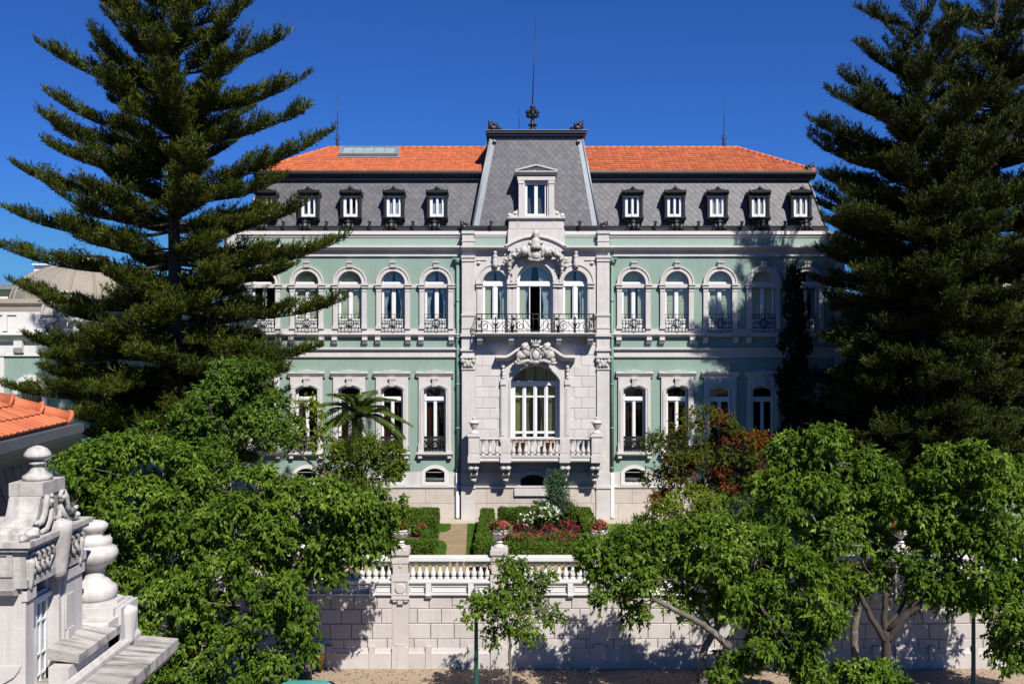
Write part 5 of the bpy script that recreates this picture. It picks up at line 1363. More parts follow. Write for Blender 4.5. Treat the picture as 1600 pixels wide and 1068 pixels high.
# pots on the stone balcony
for k, px in enumerate((815, 857)):
    y = 51.25; x = U(px, y); z0 = V(711.5, 50.45)
    b = MB(); b.lathe([(.14, 0), (.20, .06), (.27, .34), (.31, .52), (.33, .53), (.33, .62), (.29, .62), (.25, .5), (0, .48)], (x, y, z0), 14)
    o = thing('flower_pot', (x, y, z0), ['terracotta pot on the stone balcony, left of its middle', 'terracotta pot on the stone balcony, right of its middle'][k], 'flower pot', 'terracotta pots on the stone balcony')
    b.build('pot', MT['terracotta'], o); b = MB(); b.lathe([(.28, .50), (.2, .54), (0, .55)], (x, y, z0), 12); b.build('soil', MT['soil'], o)
# ================================================================ DOMED PAVILIONS BESIDE THE MANSION
def pavilion(sgn, label):
    """sgn=-1: the one on the left of the photo; +1 its mirror image"""
    Y = 53.0; xc = U(836, YW)
    def X(p):                                   # photo column of the left pavilion -> world x (mirrored for the right one)
        x = U(p, Y); return x if sgn < 0 else 2*xc-x
    def bx(mb, p0, p1, y0, y1, z0, z1): mb.box(X(p0), X(p1), y0, y1, z0, z1)
    zz = lambda py: V(py, Y)
    t = thing('domed_pavilion', (X(140), Y, G), label, 'pavilion')
    b = MB(); c = 48
    lp = [(X(x), zz(-z)) for x, z in arch(c, 19, -612, -672)]
    if sgn > 0: lp = lp[::-1]
    b.plate([rect(min(X(-60), X(296)), max(X(-60), X(296)), G, zz(532)), lp] if sgn < 0 else [rect(min(X(-60), X(296)), max(X(-60), X(296)), G, zz(532))], Y, Y+.4)
    bx(b, -59.8, -50, Y+.41, Y+10, G, zz(533)); bx(b, 286, 295.8, Y+.41, Y+10, G, zz(533))
    b.build('wall', MT['green'], t)
    b = MB()
    for a0, a1 in ((-18, 8), (282, 299)): bx(b, a0, a1, Y-.14, Y, G, zz(548)); bx(b, a0-1.5, a1+1.5, Y-.2, Y, zz(556), zz(551))
    bx(b, -60, 298, Y-.06, Y, zz(553), zz(533)); bx(b, -62, 300, Y-.10, Y, zz(556), zz(553))
    b.prof([(Y+.3, zz(519)), (Y-.50, zz(519.5)), (Y-.52, zz(523)), (Y-.40, zz(525)), (Y-.30, zz(530)), (Y-.08, zz(534)), (Y+.3, zz(534))], min(X(-64), X(301)), max(X(-64), X(301)))
    bx(b, -60, 297, Y+.02, Y+.3, zz(519), zz(492)); bx(b, -61, 298, Y-.05, Y+.35, zz(492), zz(487)); bx(b, 27, 84, Y-.10, Y+.1, zz(517), zz(490)); bx(b, 25, 160, Y-.16, Y+.1, zz(519), zz(513))
    bx(b, 5, 12, Y-.10, Y+.1, zz(517), zz(490))
    for s in (26, 66, 190, 230): b.prof([(Y+.02, zz(532)), (Y-.35, zz(532)), (Y-.35, zz(543)), (Y-.2, zz(551)), (Y+.02, zz(551))], min(X(s), X(s+13)), max(X(s), X(s+13)))
    b.build('cornice', MT['coping'], t)
    b = MB(); cx = X(108); r0 = 1.25
    b.plate([[(cx+r0*math.cos(a), zz(492)+r0*.95*math.sin(a)) for a in np.linspace(0, math.pi, 18)]], Y-.25, Y+.2)
    b.sweep([(Y-.34, 0), (Y-.34, .14), (Y+.2, .14), (Y+.2, 0)][::-1], [(cx-(r0)*math.cos(a), zz(492)+r0*.95*math.sin(a)) for a in np.linspace(0, math.pi, 18)])
    for k, (dx, dz, rr) in enumerate(((0, .35, .30), (-.3, .05, .2), (.3, .05, .2), (0, .75, .2), (-.55, .3, .18), (.55, .3, .18), (-.2, -.25, .2), (.2, -.25, .2))): b.blob((cx+dx, Y-.3, zz(492)+dz), (rr, .14, rr), .3, seed=k)
    for s in (-1, 1):
        for k in range(5): b.tube([(cx+s*.4, Y-.2, zz(495)-.1), (cx+s*(1.0+.05*k), Y-.16, zz(499)-.08*k), (cx+s*(1.6-.05*k), Y-.13, zz(500)-.16*k)], [.08, .06, .02], 5)
    b.build('crest_ornament', MT['carved'], t)
    if sgn < 0:
        b = MB(); b.plate([[(U(x, Y), zz(-z)) for x, z in ring(c, 27, 19, -612, -672)]], Y-.12, Y+.02); b.box(U(c-5, Y), U(c+5, Y), Y-.2, Y, zz(596), zz(585))
        for s in (-1, 1): b.box(U(c+s*29, Y), U(c+s*18, Y), Y-.18, Y, zz(616), zz(611))
        w = b.build('window', MT['coping'], t)
        b = MB(); b.plate([[(U(x, Y), zz(-z)) for x, z in arch(c, 19, -612, -672)]], Y+.25, Y+.3); b.build('pane', MT['dark'], w)
        b = MB(); 
        for k in range(-3, 4): b.tube([(U(c+k*5, Y), Y+.1, zz(672)), (U(c+k*5, Y), Y+.1, zz(612-math.sqrt(max(0, 18**2-(k*5)**2))))], .02, 4)
        b.build('grille', MT['black'], w)
    b = MB(); bx(b, -58, 294, Y+.5, Y+9, zz(500), V(470, 54)); b.prof([(Y+.45, V(478, 54)), (Y+.35, V(474, 54)), (Y+.4, V(469, 54)), (Y+.7, V(467, 54)), (Y+.9, V(478, 54))], min(X(-58), X(294)), max(X(-58), X(294))); b.build('flat_lead_roof', MT['lead'], t)
    # dome of ribbed lead
    cx, cy = U(140, 59.3), 59.3
    if sgn > 0: cx = 2*xc-cx
    zb = V(474, 54); ht = V(411, 57)-zb; hw = abs(U(262, 59)-U(20, 59))/2
    prf = []
    for i in range(13):
        a = (math.pi/2)*i/12; prf.append((hw*(math.cos(a)**.75 if math.cos(a) > 1e-6 else 0)*.93+hw*.0, ht*math.sin(a)**.9))
    prf = [(r_ if r_ > .9 else max(r_, .0), z) for r_, z in prf]
    b = MB(); b.lathe([(hw*1.06, -.5), (hw*1.06, -.25), (hw*.98, -.2), (hw*.96, 0)] + prf, (cx, cy, zb), 40)
    d = b.build('dome', MT['lead'], t)
    b = MB()
    for k in range(20):
        a = 2*math.pi*(k+.5)/20; b.tube([(cx+(r_+.02)*math.cos(a), cy+(r_+.02)*math.sin(a), zb+z) for r_, z in prf[:11]], .07, 6)
    b.build('dome_rib', MT['lead'], d) if False else None
    b2 = MB()
    b2.v, b2.f, b2.m, b2.s = b.v, b.f, b.m, b.s
    tag(b2.build('dome_ribs', MT['lead'], d))
    b = MB(); b.lathe([(hw*1.10, -1.55), (hw*1.12, -1.5), (hw*1.12, -1.15), (hw*1.05, -.9), (hw*1.10, -.8), (hw*1.08, -.5), (0, -.5)], (cx, cy, zb), 40); b.build('dome_drum', MT['lead'], t)
    b = MB(); b.lathe([(1.3, -.1), (1.3, .25), (1.0, .35), (1.0, .55), (1.15, .6), (0, .65)], (cx, cy, zb+ht), 16); l_ = b.build('dome_lantern', MT['lead'], t)
    b = MB()
    for k in range(3):
        ox = cx+(-1.25+.62*k)
        for j in range(7):
            a = math.pi*j/6; b.tube([(ox, 58.3, zb+ht+.55), (ox+.24*math.cos(a), 58.3, zb+ht+.55+.40*math.sin(a))], .02, 4)
        b.tube([(ox+.25*math.cos(a), 58.3, zb+ht+.55+.42*math.sin(a)) for a in np.linspace(0, math.pi, 9)], .03, 4)
    b.build('iron_cresting', MT['black'], l_)
    # low wing that links the pavilion to the mansion
    b = MB(); bx(b, 296.2, 356, Y+.3, Y+8, G, zz(538)); b.build('link_wall', MT['green'], t)
    b = MB(); x0, x1 = min(X(294), X(354)), max(X(294), X(354))
    b.prof([(Y+.5, zz(534)), (Y-.1, zz(534)), (Y-.1, zz(539)), (Y+.1, zz(542)), (Y+.28, zz(548)), (Y+.28, zz(560)), (Y+.5, zz(560))], x0, x1); b.box(x0, x1, Y+.05, Y+.35, zz(508), zz(504)); b.box(x0, x1, Y+.05, Y+.35, zz(534), zz(530))
    for k in range(9): baluster(b, x0+(x1-x0)*(k+.5)/9, Y+.2, zz(530), zz(508), .11, 7)
    b.box(X(318), X(328), Y, Y+.4, zz(534), zz(503)); b.build('link_balustrade', MT['stone'], t)
    return t
pavilion(-1, 'green pavilion with a grey ribbed dome behind the left conifer')
pavilion(1, 'domed pavilion almost hidden behind the right conifers')

# far houses at the left edge
t = thing('far_building', (U(20, 85), 85, 0), 'far grey roofed cream house beyond the domed pavilion at the left edge', 'building')
Y = 85
b = MB(); b.box(U(-160, Y), U(12, Y), Y, Y+12, 0, V(452, Y)); b.build('wall', MT['plaster'], t)
b = MB(); b.box(U(-165, Y), U(30, Y), Y-.5, Y+12.5, V(452, Y), V(446, Y)); b.add([(U(-165, Y), Y-.5, V(446, Y)+.01), (U(30, Y), Y-.5, V(446, Y)+.01), (U(30, Y), Y+12.5, V(446, Y)+.01), (U(-165, Y), Y+12.5, V(446, Y)+.01), (U(-150, Y), Y+6, V(436, Y)), (U(14, Y), Y+6, V(436, Y))], [(0, 1, 5, 4), (1, 2, 5), (2, 3, 4, 5), (3, 0, 4)]); r_ = b.build('roof', MT['leadgrey'], t)
b = MB(); b.box(U(-4, Y), U(5, Y), Y+5, Y+7, V(440, Y), V(421, Y)); b.build('chimney', MT['fascia'], r_)
Y = 95; t = thing('far_white_house', (U(64, Y), Y, 0), 'far white flat roofed block peeping over the grey dome', 'building')
b = MB(); b.box(U(53, Y), U(76, Y), Y, Y+8, 0, V(414.5, Y)); b.build('wall', MT['farwall'], t)
b = MB(); b.box(U(52, Y), U(77, Y), Y-.3, Y+8.3, V(414.5, Y), V(412, Y)); b.build('roof', MT['coping'], t)

# ================================================================ CORNER OF THE NEAR BUILDING
ht_ = thing('near_building', (-8.0, 12, 0), 'ornate pale stone corner of the near building with urns, window and red tiled roof', 'building')
XF = -6.9                                            # plane of its attic wall
def yz(mb, loops, x0, x1, mi=0):
    """outline in (y, z) with holes extruded in x; x0 = the face towards the street (greater x)"""
    n0 = len(mb.v); mb.plate(loops, -x0, -x1, mi)
    for i in range(n0, len(mb.v)): a, b_, c = mb.v[i]; mb.v[i] = (-b_, a, c)
def FY(px): return F*-XF/(800-px)
# main wall below the cornice slab
b = MB(); b.box(-12, -6.47, 6, 17.15, -.2, 7.2); b.build('wall', MT['hotelplain'], ht_)
# cornice slab
b = MB()
b.prof([(5.5, 7.25), (17.25, 7.25), (17.25, 7.44), (17.2, 7.5), (5.5, 7.5)], -7.5, -5.78) if False else None
pr = [(-6.47, 7.0), (-6.2, 7.02), (-6.05, 7.14), (-5.86, 7.18), (-5.84, 7.24), (-5.78, 7.30), (-5.78, 7.47), (-6.5, 7.53), (-7.4, 7.53), (-7.4, 7.0)]
vs = [(x, 5.5, z) for x, z in pr]+[(x, 17.25, z) for x, z in pr]; n = len(pr)
b.add(vs, [tuple(range(n))[::-1], tuple(range(n, 2*n))] + [(i, (i+1) % n, (i+1) % n+n, i+n) for i in range(n)])
b.build('cornice_slab', MT['hoteldirty'], ht_)
# parapet with low wall, pedestal and big urn
b = MB()
pr = [(-6.47, 7.53), (-6.43, 7.56), (-6.47, 7.66), (-6.55, 7.68), (-6.55, 7.53)]
def xprof(mb, pr, y0, y1, mi=0):
    n = len(pr); vs = [(x, y0, z) for x, z in pr]+[(x, y1, z) for x, z in pr]
    ar = sum(pr[i][0]*pr[(i+1) % n][1]-pr[(i+1) % n][0]*pr[i][1] for i in range(n))
    fs = [tuple(range(n))[::-1], tuple(range(n, 2*n))] + [(i, (i+1) % n, (i+1) % n+n, i+n) for i in range(n)]
    if ar < 0: fs = [f[::-1] for f in fs]
    mb.add(vs, [f[::-1] for f in fs] if False else fs, mi)
xprof(b, [(-6.49, 7.53), (-6.41, 7.53), (-6.41, 7.60), (-6.46, 7.66), (-6.49, 7.67)], 14.0, 17.2)
b.box(-6.8, -6.5, 14.6, 16.5, 7.5, 7.83)
b.build('parapet', MT['hotelplain'], ht_)
b = MB(); xprof(b, [(-6.9, 7.90), (-6.42, 7.84), (-6.42, 7.96), (-6.85, 8.06), (-6.9, 8.06)], 14.75, 16.35); b.build('parapet_coping', MT['hoteldirty'], ht_)
b = MB()
b.box(-7.65, -6.55, 16.35, 17.2, 7.5, 8.22); b.box(-6.98, -6.50, 16.0, 16.5, 7.5, 8.08, bev=.04); b.box(-6.57, -6.46, 16.45, 17.18, 7.5, 8.20)
oc = [( -7.1+.52*math.cos(a), 16.85+.42*math.sin(a)) for a in [math.pi/8+k*math.pi/4 for k in range(8)]]
b.add([(x, y, 8.222) for x, y in oc]+[(x, y, 8.27) for x, y in oc], [tuple(range(8, 16))]+[(i, (i+1) % 8, (i+1) % 8+8, i+8) for i in range(8)])
ped = b.build('pedestal', MT['hotelplain'], ht_)
def pendant(mb, x, y, zt, zb, w, d, n=12):
    """long rounded drop on a wall facing +x"""
    vs = []; rows = 12
    for j in range(rows+1):
        t = j/rows; z = zt+(zb-zt)*t
        k = math.sqrt(max(0, 1-((.14-t)/.14)**2)) if t < .14 else (1-.42*((t-.14)/.76) if t < .90 else .58*math.sqrt(max(0, 1-((t-.90)/.10)**2)))
        for i in range(n+1):
            a = -math.pi/2+math.pi*i/n; vs.append((x+d*k*math.cos(a), y+w*k*math.sin(a), z))
    mb.add(vs, [(j*(n+1)+i, j*(n+1)+i+1, (j+1)*(n+1)+i+1, (j+1)*(n+1)+i) for j in range(rows) for i in range(n)], 0, True)
b = MB(); pendant(b, -6.46, 16.75, 8.20, 7.50, .17, .16); b.build('pedestal_drop', MT['hotelplain'], ped)
b = MB(); sc = .01093; cz = 8.262
def hz(y): return (931-y)*sc
b.lathe([(31*sc, 0), (34*sc, hz(926)), (35*sc, hz(918)), (33*sc, hz(911)), (26*sc, hz(907)), (25*sc, hz(904)), (20*sc, hz(900)), (16*sc, hz(897)), (15.5*sc, hz(886)), (17*sc, hz(882)),
         (22*sc, hz(879)), (31*sc, hz(872)), (35.5*sc, hz(864)), (36*sc, hz(859)), (33*sc, hz(852)), (27*sc, hz(849)), (26.5*sc, hz(846.5)), (27*sc, hz(845)), (27*sc, hz(839)), (24*sc, hz(836)), (14*sc, hz(834.5)), (14*sc, hz(829)), (17*sc, hz(826.5)), (21*sc, hz(821)), (21*sc, hz(816)), (16*sc, hz(812)), (8*sc, hz(810)), (0, hz(809.6))], (-7.08, 16.85, cz), 36)
b.build('stone_urn', MT['hotelplain'], ped)
# glass screen behind the parapet
b = MB(); b.box(-7.05, -6.95, 15.95, 16.3, 7.53, 8.12); b.build('glass_screen', MT['leadgrey'], ht_) if False else None
# attic block with the window
zA = 9.80
b = MB()
yw0, yw1 = FY(51), FY(92)
yz(b, [[(14.05, 7.2), (15.86, 7.2), (15.86, 9.14), (14.05, 9.14)], [(yw0, 7.3), (yw1, 7.3), (yw1, 9.12), (yw0, 9.12)]], XF, XF-.35)
b.box(-8.6, XF-.352, 14.05, 14.35, 8.05, 9.14); b.box(-8.6, XF-.352, 15.5, 15.86, 7.5, 9.14)
b.box(-8.6, XF-.36, 14.36, 15.49, 7.3, 8.2)
# curved foot of the front face
pts_ = [(-8.6, 8.04), (-8.6, 7.2), (-7.34, 7.2), (-7.34, 7.62), (-7.30, 7.72), (-7.16, 7.80), (-7.02, 7.88), (-6.94, 7.98), (-6.92, 8.04)]
b.plate([pts_], 14.02, 14.05)
# pilasters either side of the window
for y0, y1 in ((14.03, yw0-.06), (FY(96), 15.88)):
    b.box(XF, XF+.045, y0, y1, 7.2, 9.10); b.box(XF, XF+.075, y0-.02, y1+.02, 8.95, 9.10)
b.box(XF, XF+.09, FY(98), FY(108), 7.6, 8.2); b.box(XF, XF+.07, FY(97), FY(110), 8.2, 8.72)
at = b.build('attic_wall', MT['hotelplain'], ht_)
b = MB()
b.box(-8.7, XF+.09, 13.97, 15.93, 9.142, 9.26); b.box(-8.65, XF+.05, 14.01, 15.89, 9.262, 9.66); b.box(-8.72, XF+.12, 13.94, 15.96, 9.662, 9.72); b.box(-8.76, XF+.17, 13.90, 16.0, 9.722, zA)
# recessed panel on the front
b.plate([rect(-8.3, -7.02, 9.30, 9.64), rect(-8.2, -7.10, 9.35, 9.60)], 13.985, 14.012)
b.prof([(14.06, 9.14), (13.86, 9.14), (13.90, 9.06), (14.06, 9.02)], -8.6, XF-.06)
b.build('entablature', MT['hotel'], ht_)
for (ya, yb, n, yd, zt_) in ((14.12, 14.72, 4, 14.10, 9.56), (15.22, 15.75, 3, 15.72, 9.55)):   # looping relief with a small drop
    b = MB()
    for k in range(n):
        cy = ya+(yb-ya)*(k+.5)/n
        b.tube([(XF+.09+.03*math.sin(a*2), cy+.115*math.cos(a), 9.46+.15*math.sin(a)) for a in np.linspace(0, 2*math.pi, 17)], .030, 6)
        b.tube([(XF+.07, cy+.05*math.cos(a), 9.46+.07*math.sin(a)) for a in np.linspace(0, 2*math.pi, 11)], .022, 5)
    pendant(b, XF+.05, yd, zt_, 9.07, .075, .10); b.build('loop_relief', MT['hotel'], ht_)
b = MB(); pendant(b, XF+.05, 14.98, 9.98, 9.02, .20, .24, 16); b.build('keystone_drop', MT['hotel'], ht_)
# window
b = MB()
wl = [(yw0, 7.3), (yw1, 7.3), (yw1, 9.12), (yw0, 9.12)]
ym = (yw0+yw1)/2; hs_ = []
def rr_(y0, y1, z0, z1): return [(y0, z0), (y1, z0), (y1, z1), (y0, z1)]
for a0, a1 in ((yw0+.05, ym-.035), (ym+.035, yw1-.05)):
    am = (a0+a1)/2+.02*(1 if a0 < ym else -1)
    hs_.append(rr_(a0, a1, 8.88, 9.08))
    for q0, q1 in ((a0+.03, am-.014), (am+.014, a1-.03)):
        for z0, z1 in ((7.36, 7.62), (7.645, 7.93), (7.955, 8.42), (8.445, 8.70)): hs_.append(rr_(q0, q1, z0, z1))
yz(b, [wl]+hs_, XF-.16, XF-.23)
b.box(XF-.16, XF-.10, yw0, yw1, 8.76, 8.83)
w = b.build('window', MT['white'], ht_)
b = MB(); yz(b, [rr_(yw0+.02, yw1-.02, 7.32, 9.1)], XF-.19, XF-.20); b.build('pane', MT['glass'], w)
b = MB(); yz(b, [rr_(yw0, yw1, 7.3, 9.1)], XF-.70, XF-.75); b.build('dark_room', MT['room'], w)
# scrolled pedestal and finial over the attic
b = MB()
prof_ = [(14.62, 10.53), (14.62, 10.34), (14.56, 10.32), (14.53, 10.22), (14.48, 10.10), (14.40, 10.0), (14.28, 9.94), (14.14, 9.92), (14.06, 9.88), (14.06, zA)]
right = [(2*14.96-y, z) for y, z in prof_][::-1]
yz(b, [(prof_+right)[::-1]], XF+.0, XF-.46)
b.box(XF-.48, XF+.02, 14.60, 15.32, 10.34, 10.531)
for s in (-1, 1):
    yy = lambda v: 14.96+s*v
    # volutes on the street face
    for cy, cz_, r_ in ((yy(.20), 10.24, .10), (yy(.68), 9.90, .12)):
        b.tube([(XF+.05, cy+r_*(1-.09*k)*math.cos(k*.55*s+1.2), cz_+r_*(1-.09*k)*math.sin(k*.55*s+1.2)) for k in range(11)], .034, 6)
        b.blob((XF+.05, cy, cz_), (.07, .05, .05), .05)
    b.tube([(XF+.03, yy(.26), 10.33), (XF+.05, yy(.33), 10.22), (XF+.05, yy(.37), 10.08), (XF+.05, yy(.46), 9.98), (XF+.05, yy(.60), 9.98)], [.05, .05, .05, .05, .05], 6)
    b.tube([(XF+.03, yy(.14), 10.12), (XF+.06, yy(.22), 9.98), (XF+.06, yy(.34), 9.86), (XF+.05, yy(.5), 9.84)], [.05, .05, .05, .04], 6)
b.tube([(XF+.05, 14.96+.12*math.cos(a), 10.06-.13*abs(math.sin(a))) for a in np.linspace(0, math.pi, 9)], .035, 6)
for k in range(4): b.blob((XF+.06, 14.85+.07*k, 9.98-.03*math.sin(k*1.05)), .045, .2, n=1, seed=k)
b.blob((XF+.05, 14.2, 9.86), (.09, .13, .07), .2); b.blob((XF+.05, 13.98, 9.84), (.06, .10, .06), .2)
sp = b.build('scroll_pedestal', MT['hotel'], ht_)
b = MB(); s_ = .00958; cz = 10.532
def fz(y): return (750-y)*s_
b.lathe([(21*s_, 0), (22.5*s_, fz(747)), (22*s_, fz(743)), (18*s_, fz(741)), (13*s_, fz(737)), (10*s_, fz(732)), (8.5*s_, fz(729)), (8*s_, fz(726)), (13*s_, fz(725)), (14*s_, fz(723)), (13*s_, fz(721.5)), (8*s_, fz(720.5)), (7.5*s_, fz(717.5)), (14*s_, fz(716)), (20*s_, fz(713)), (20.5*s_, fz(711)), (19*s_, fz(707)), (14*s_, fz(701)), (7*s_, fz(697.5)), (0, fz(696))], (-7.13, 14.96, cz), 32)
b.build('finial', MT['hotel'], sp)
# slate mansard, overhanging zinc eave and tiled roof behind
EX, EY, EZ = -8.17, 19.0, 11.06
dx = .10                                             # the eave swings slightly inwards with distance
def ex(y): return EX+(EY-y)*dx
b = MB()
vs = [(ex(5)-.55, 5, 7.5), (EX-.42, 18.45, 7.5), (-16, 18.45, 7.5), (-16, 5, 7.5), (ex(5)-.80, 5, 10.75), (EX-.75, 18.3, 10.75), (-16, 18.3, 10.75), (-16, 5, 10.75)]
b.add(vs, [(0, 1, 5, 4), (1, 2, 6, 5), (2, 3, 7, 6), (3, 0, 4, 7), (4, 5, 6, 7), (0, 3, 2, 1)])
covering(b, vs[1], vs[0], vs[4], vs[5], .34, .24, 'none')
A, B_, C_, D_ = [Vector(v) for v in (vs[0], vs[1], vs[5], vs[4])]
mb = MB(); covering(mb, A, B_, C_, D_, .36, .26, 'scale', jit=.004, seed=31); b.add(mb.v, mb.f)
mr_ = b.build('slate_mansard', MT['slate'], ht_)
b = MB(); b.tube([(EX-.38, 18.44, 7.5), (EX-.70, 18.30, 10.75)], .09, 4); b.build('corner_flashing', MT['fascia'], mr_)
b = MB()
def along(pr, y0, y1):
    n = len(pr); vs = [(ex(y0)+o, y0, z) for o, z in pr]+[(ex(y1)+o, y1, z) for o, z in pr]
    b.add(vs, [tuple(range(n)), tuple(range(n, 2*n))[::-1]] + [(i, i+n, (i+1) % n+n, (i+1) % n) for i in range(n)])
along([(0, EZ), (0, EZ-.17), (-.03, EZ-.19), (-.03, EZ-.24), (-.12, EZ-.36), (-.30, EZ-.50), (-.62, EZ-.62), (-1.0, EZ-.66), (-1.0, EZ-.05), (-.14, EZ-.05), (-.14, EZ)], 5, EY)
b.build('zinc_eave', MT['fascia'], ht_)
b = MB(); b.box(-16, EX-1.02, EY-.5, EY, EZ-.25, EZ); b.build('side_eave', MT['fascia'], ht_)
b = MB(); ze_ = EZ+.01; cA = Vector((EX-.20, EY-.22, ze_)); cN = Vector((ex(5)-.20, 5, ze_)); up_ = Vector((-2.6, -2.6, 1.22))
mb = MB(); covering(mb, cN, cA, cA+up_, cN+Vector((-2.6, 0, 1.22)), .26, .40, 'tile', jit=.01, seed=41); b.add(mb.v, mb.f)
cW = Vector((-16, EY-.22, ze_)); mb = MB(); covering(mb, cA, cW, cW+Vector((0, -2.6, 1.22)), cA+up_, .26, .40, 'tile', jit=.01, seed=42); b.add(mb.v, mb.f)
b.add([cN, cA, cA+up_, cN+Vector((-2.6, 0, 1.22))], [(0, 1, 2, 3)]); b.add([cA, cW, cW+Vector((0, -2.6, 1.22)), cA+up_], [(0, 1, 2, 3)])
tr_ = b.build('tiled_roof', MT['tile'], ht_)
b = MB(); n = 7
for i in range(n):
    a = cA.lerp(cA+up_, i/n); c = cA.lerp(cA+up_, (i+1.1)/n); b.tube([a+Vector((0, 0, .07)), c+Vector((0, 0, .09))], [.16, .12], 10); b.tube([a+Vector((0, 0, .07)), a.lerp(c, .08)+Vector((0, 0, .08))], [.185, .185], 10)
b.build('ridge_tiles', MT['tile'], tr_)
# ================================================================ TREES
def dome_blobs(lst, Y, seed, dy=.55):
    """(px, py, radius_px) circles of the photo -> balls of foliage at real depth"""
    r = rng(seed); out = []
    for e in lst:
        px, py, rp = e[:3]; d = e[3] if len(e) > 3 else r.uniform(-dy, dy)*rp*Y/F*1.3
        y = Y+d; out.append((U(px, y), y, V(py, y), rp*y/F))
    return out
def street(name_px, Y, lst, seed, label, mat='hack', dens=2600, ln=.195, wd=.08, fork=None, bark='bark', r0=.17, group='leafy street trees in front of the wall', z0=0.0, name='street_tree', cat='tree', droop=.55, **kw):
    bl = dome_blobs(lst, Y, seed); base = (U(name_px, Y), Y, z0)
    if fork is None:
        c = min(bl, key=lambda b_: (b_[0]-base[0])**2+(b_[2]-z0)**2*.3); fork = [(base[0]*.6+c[0]*.4, Y, z0+(c[2]-z0)*.72)]
    else: fork = [tuple(P(px, py, Y)) for px, py in fork]
    n = int(dens*sum(b_[3]**2 for b_ in bl))
    return leaf_tree(name, base, bl, [base]+fork, n, ln, wd, mat, seed, label, cat, group, droop=droop, bark=bark, r0=r0, **kw)
A_ = street(262, 34.4, [(205, 715, 52), (150, 735, 48), (118, 715, 36), (258, 735, 58), (330, 745, 48), (128, 800, 52), (205, 805, 66), (285, 800, 60), (172, 860, 40), (245, 865, 48), (310, 860, 40), (225, 680, 26), (195, 900, 34), (270, 905, 36)], 101,
            'left street tree with the sawn limb, beside the near stone urns', fork=[(268, 960), (262, 900)], r0=.2)
b = MB(); pts_ = [P(100, 822, 33.2), P(112, 788, 33.2), P(124, 762, 33.2)]; b.tube(pts_, [.15, .135, .125], 10); sl_ = b.build('sawn_limb', MT['bark'], A_)
b = MB(); d = (pts_[2]-pts_[1]).normalized(); b.tube([pts_[2]-d*.01, pts_[2]+d*.006], [.118, .118], 10); b.build('sawn_end', MT['cut'], sl_)
street(478, 34.8, [(395, 765, 50), (465, 790, 54), (535, 790, 52), (590, 790, 40), (612, 800, 26), (420, 835, 60), (500, 835, 58), (560, 840, 42), (350, 815, 48), (455, 885, 40), (600, 840, 24), (520, 885, 28)], 102,
       'broad street tree with grey trunk on the pavement, left of the bare wall stretch', fork=[(470, 1000), (455, 950)], r0=.30)
street(335, 33.2, [(320, 950, 46), (405, 945, 42), (455, 985, 34), (285, 1010, 40), (365, 1020, 44), (240, 985, 24), (430, 1045, 36), (300, 1070, 34), (480, 965, 22), (480, 1010, 18), (395, 890, 38), (345, 895, 36), (440, 925, 36), (235, 945, 32), (262, 1040, 34), (285, 930, 36)], 103,
       'low leafy street tree in front of the wall, above the teal car', fork=[(345, 1040), (350, 1000)], r0=.13)
street(1098, 33.9, [(925, 868, 34), (985, 855, 46), (1050, 865, 54), (1115, 855, 56), (1180, 872, 58), (1240, 895, 52), (955, 915, 34), (1020, 915, 34), (1150, 930, 48), (1215, 950, 48), (1285, 945, 40), (1190, 1005, 42), (1250, 1025, 38), (990, 955, 22), (1130, 1040, 30), (1090, 905, 44), (1265, 985, 36), (1060, 940, 26)], 104,
       'broad low street tree with a pale leaning limb, right of the small young tree', fork=[(1100, 1020), (1118, 985)], r0=.17,
       limbs=[([P(1140, 1010, 33.0), P(1105, 980, 32.8), P(1065, 957, 32.6), P(1020, 935, 32.8)], .13, .07)])
street(1340, 35.5, [(1240, 715, 40), (1290, 695, 34), (1332, 725, 34), (1370, 735, 34), (1262, 778, 54), (1330, 795, 52), (1388, 775, 40), (1300, 845, 46), (1212, 765, 34), (1360, 850, 36), (1270, 900, 34), (1312, 905, 34), (1368, 905, 26)], 105,
       'tall bright street tree with mossy leaning trunk, in front of the dark conifers', fork=[(1336, 980), (1352, 900), (1358, 850)], r0=.16)
street(1392, 34.4, [(1470, 735, 42), (1500, 712, 30), (1540, 735, 42), (1425, 800, 38), (1482, 800, 54), (1560, 800, 52), (1592, 750, 42), (1445, 868, 44), (1520, 875, 54), (1592, 875, 46), (1480, 918, 36), (1555, 930, 38), (1430, 915, 28), (1520, 930, 26)], 106,
       'street tree with a dark forked trunk near the right edge', fork=[(1385, 1010), (1384, 985)], r0=.20, bark='darkbark',
       limbs=[([P(1386, 1000, 34.4), P(1382, 965, 34.5), P(1384, 925, 34.5)], .14, .09), ([P(1388, 1000, 34.4), P(1412, 965, 34.2), P(1440, 945, 34.1)], .12, .07), ([P(1384, 1000, 34.4), P(1362, 965, 34.4), P(1345, 930, 34.5)], .13, .08)])
street(1640, 33.8, [(1572, 965, 38), (1605, 1000, 42), (1600, 930, 40), (1640, 960, 50), (1560, 1010, 20), (1585, 1035, 22)], 107, 'shaded street tree hanging over the right edge behind the right lamp post', dens=2200, r0=.15)
street(1362, 31.8, [(1360, 1062, 30), (1322, 1064, 26), (1380, 1050, 18), (1290, 1078, 26), (1395, 1075, 24)], 108, 'young leafy tree top at the bottom edge before the forked trunk', dens=2300, r0=.05, ln=.2, wd=.09)
street(797, 34.3, [(760, 955, 30), (800, 898, 26), (830, 925, 30), (790, 940, 34), (742, 945, 16), (852, 955, 20), (820, 980, 26), (768, 992, 16), (850, 900, 14), (815, 880, 12), (868, 960, 10)], 109, 'small young street tree beside the green lamp post in the middle', dens=2300, ln=.15, wd=.07,
       fork=[(797, 1030), (796, 985)], r0=.075, shell=.75, group='leafy street trees in front of the wall')
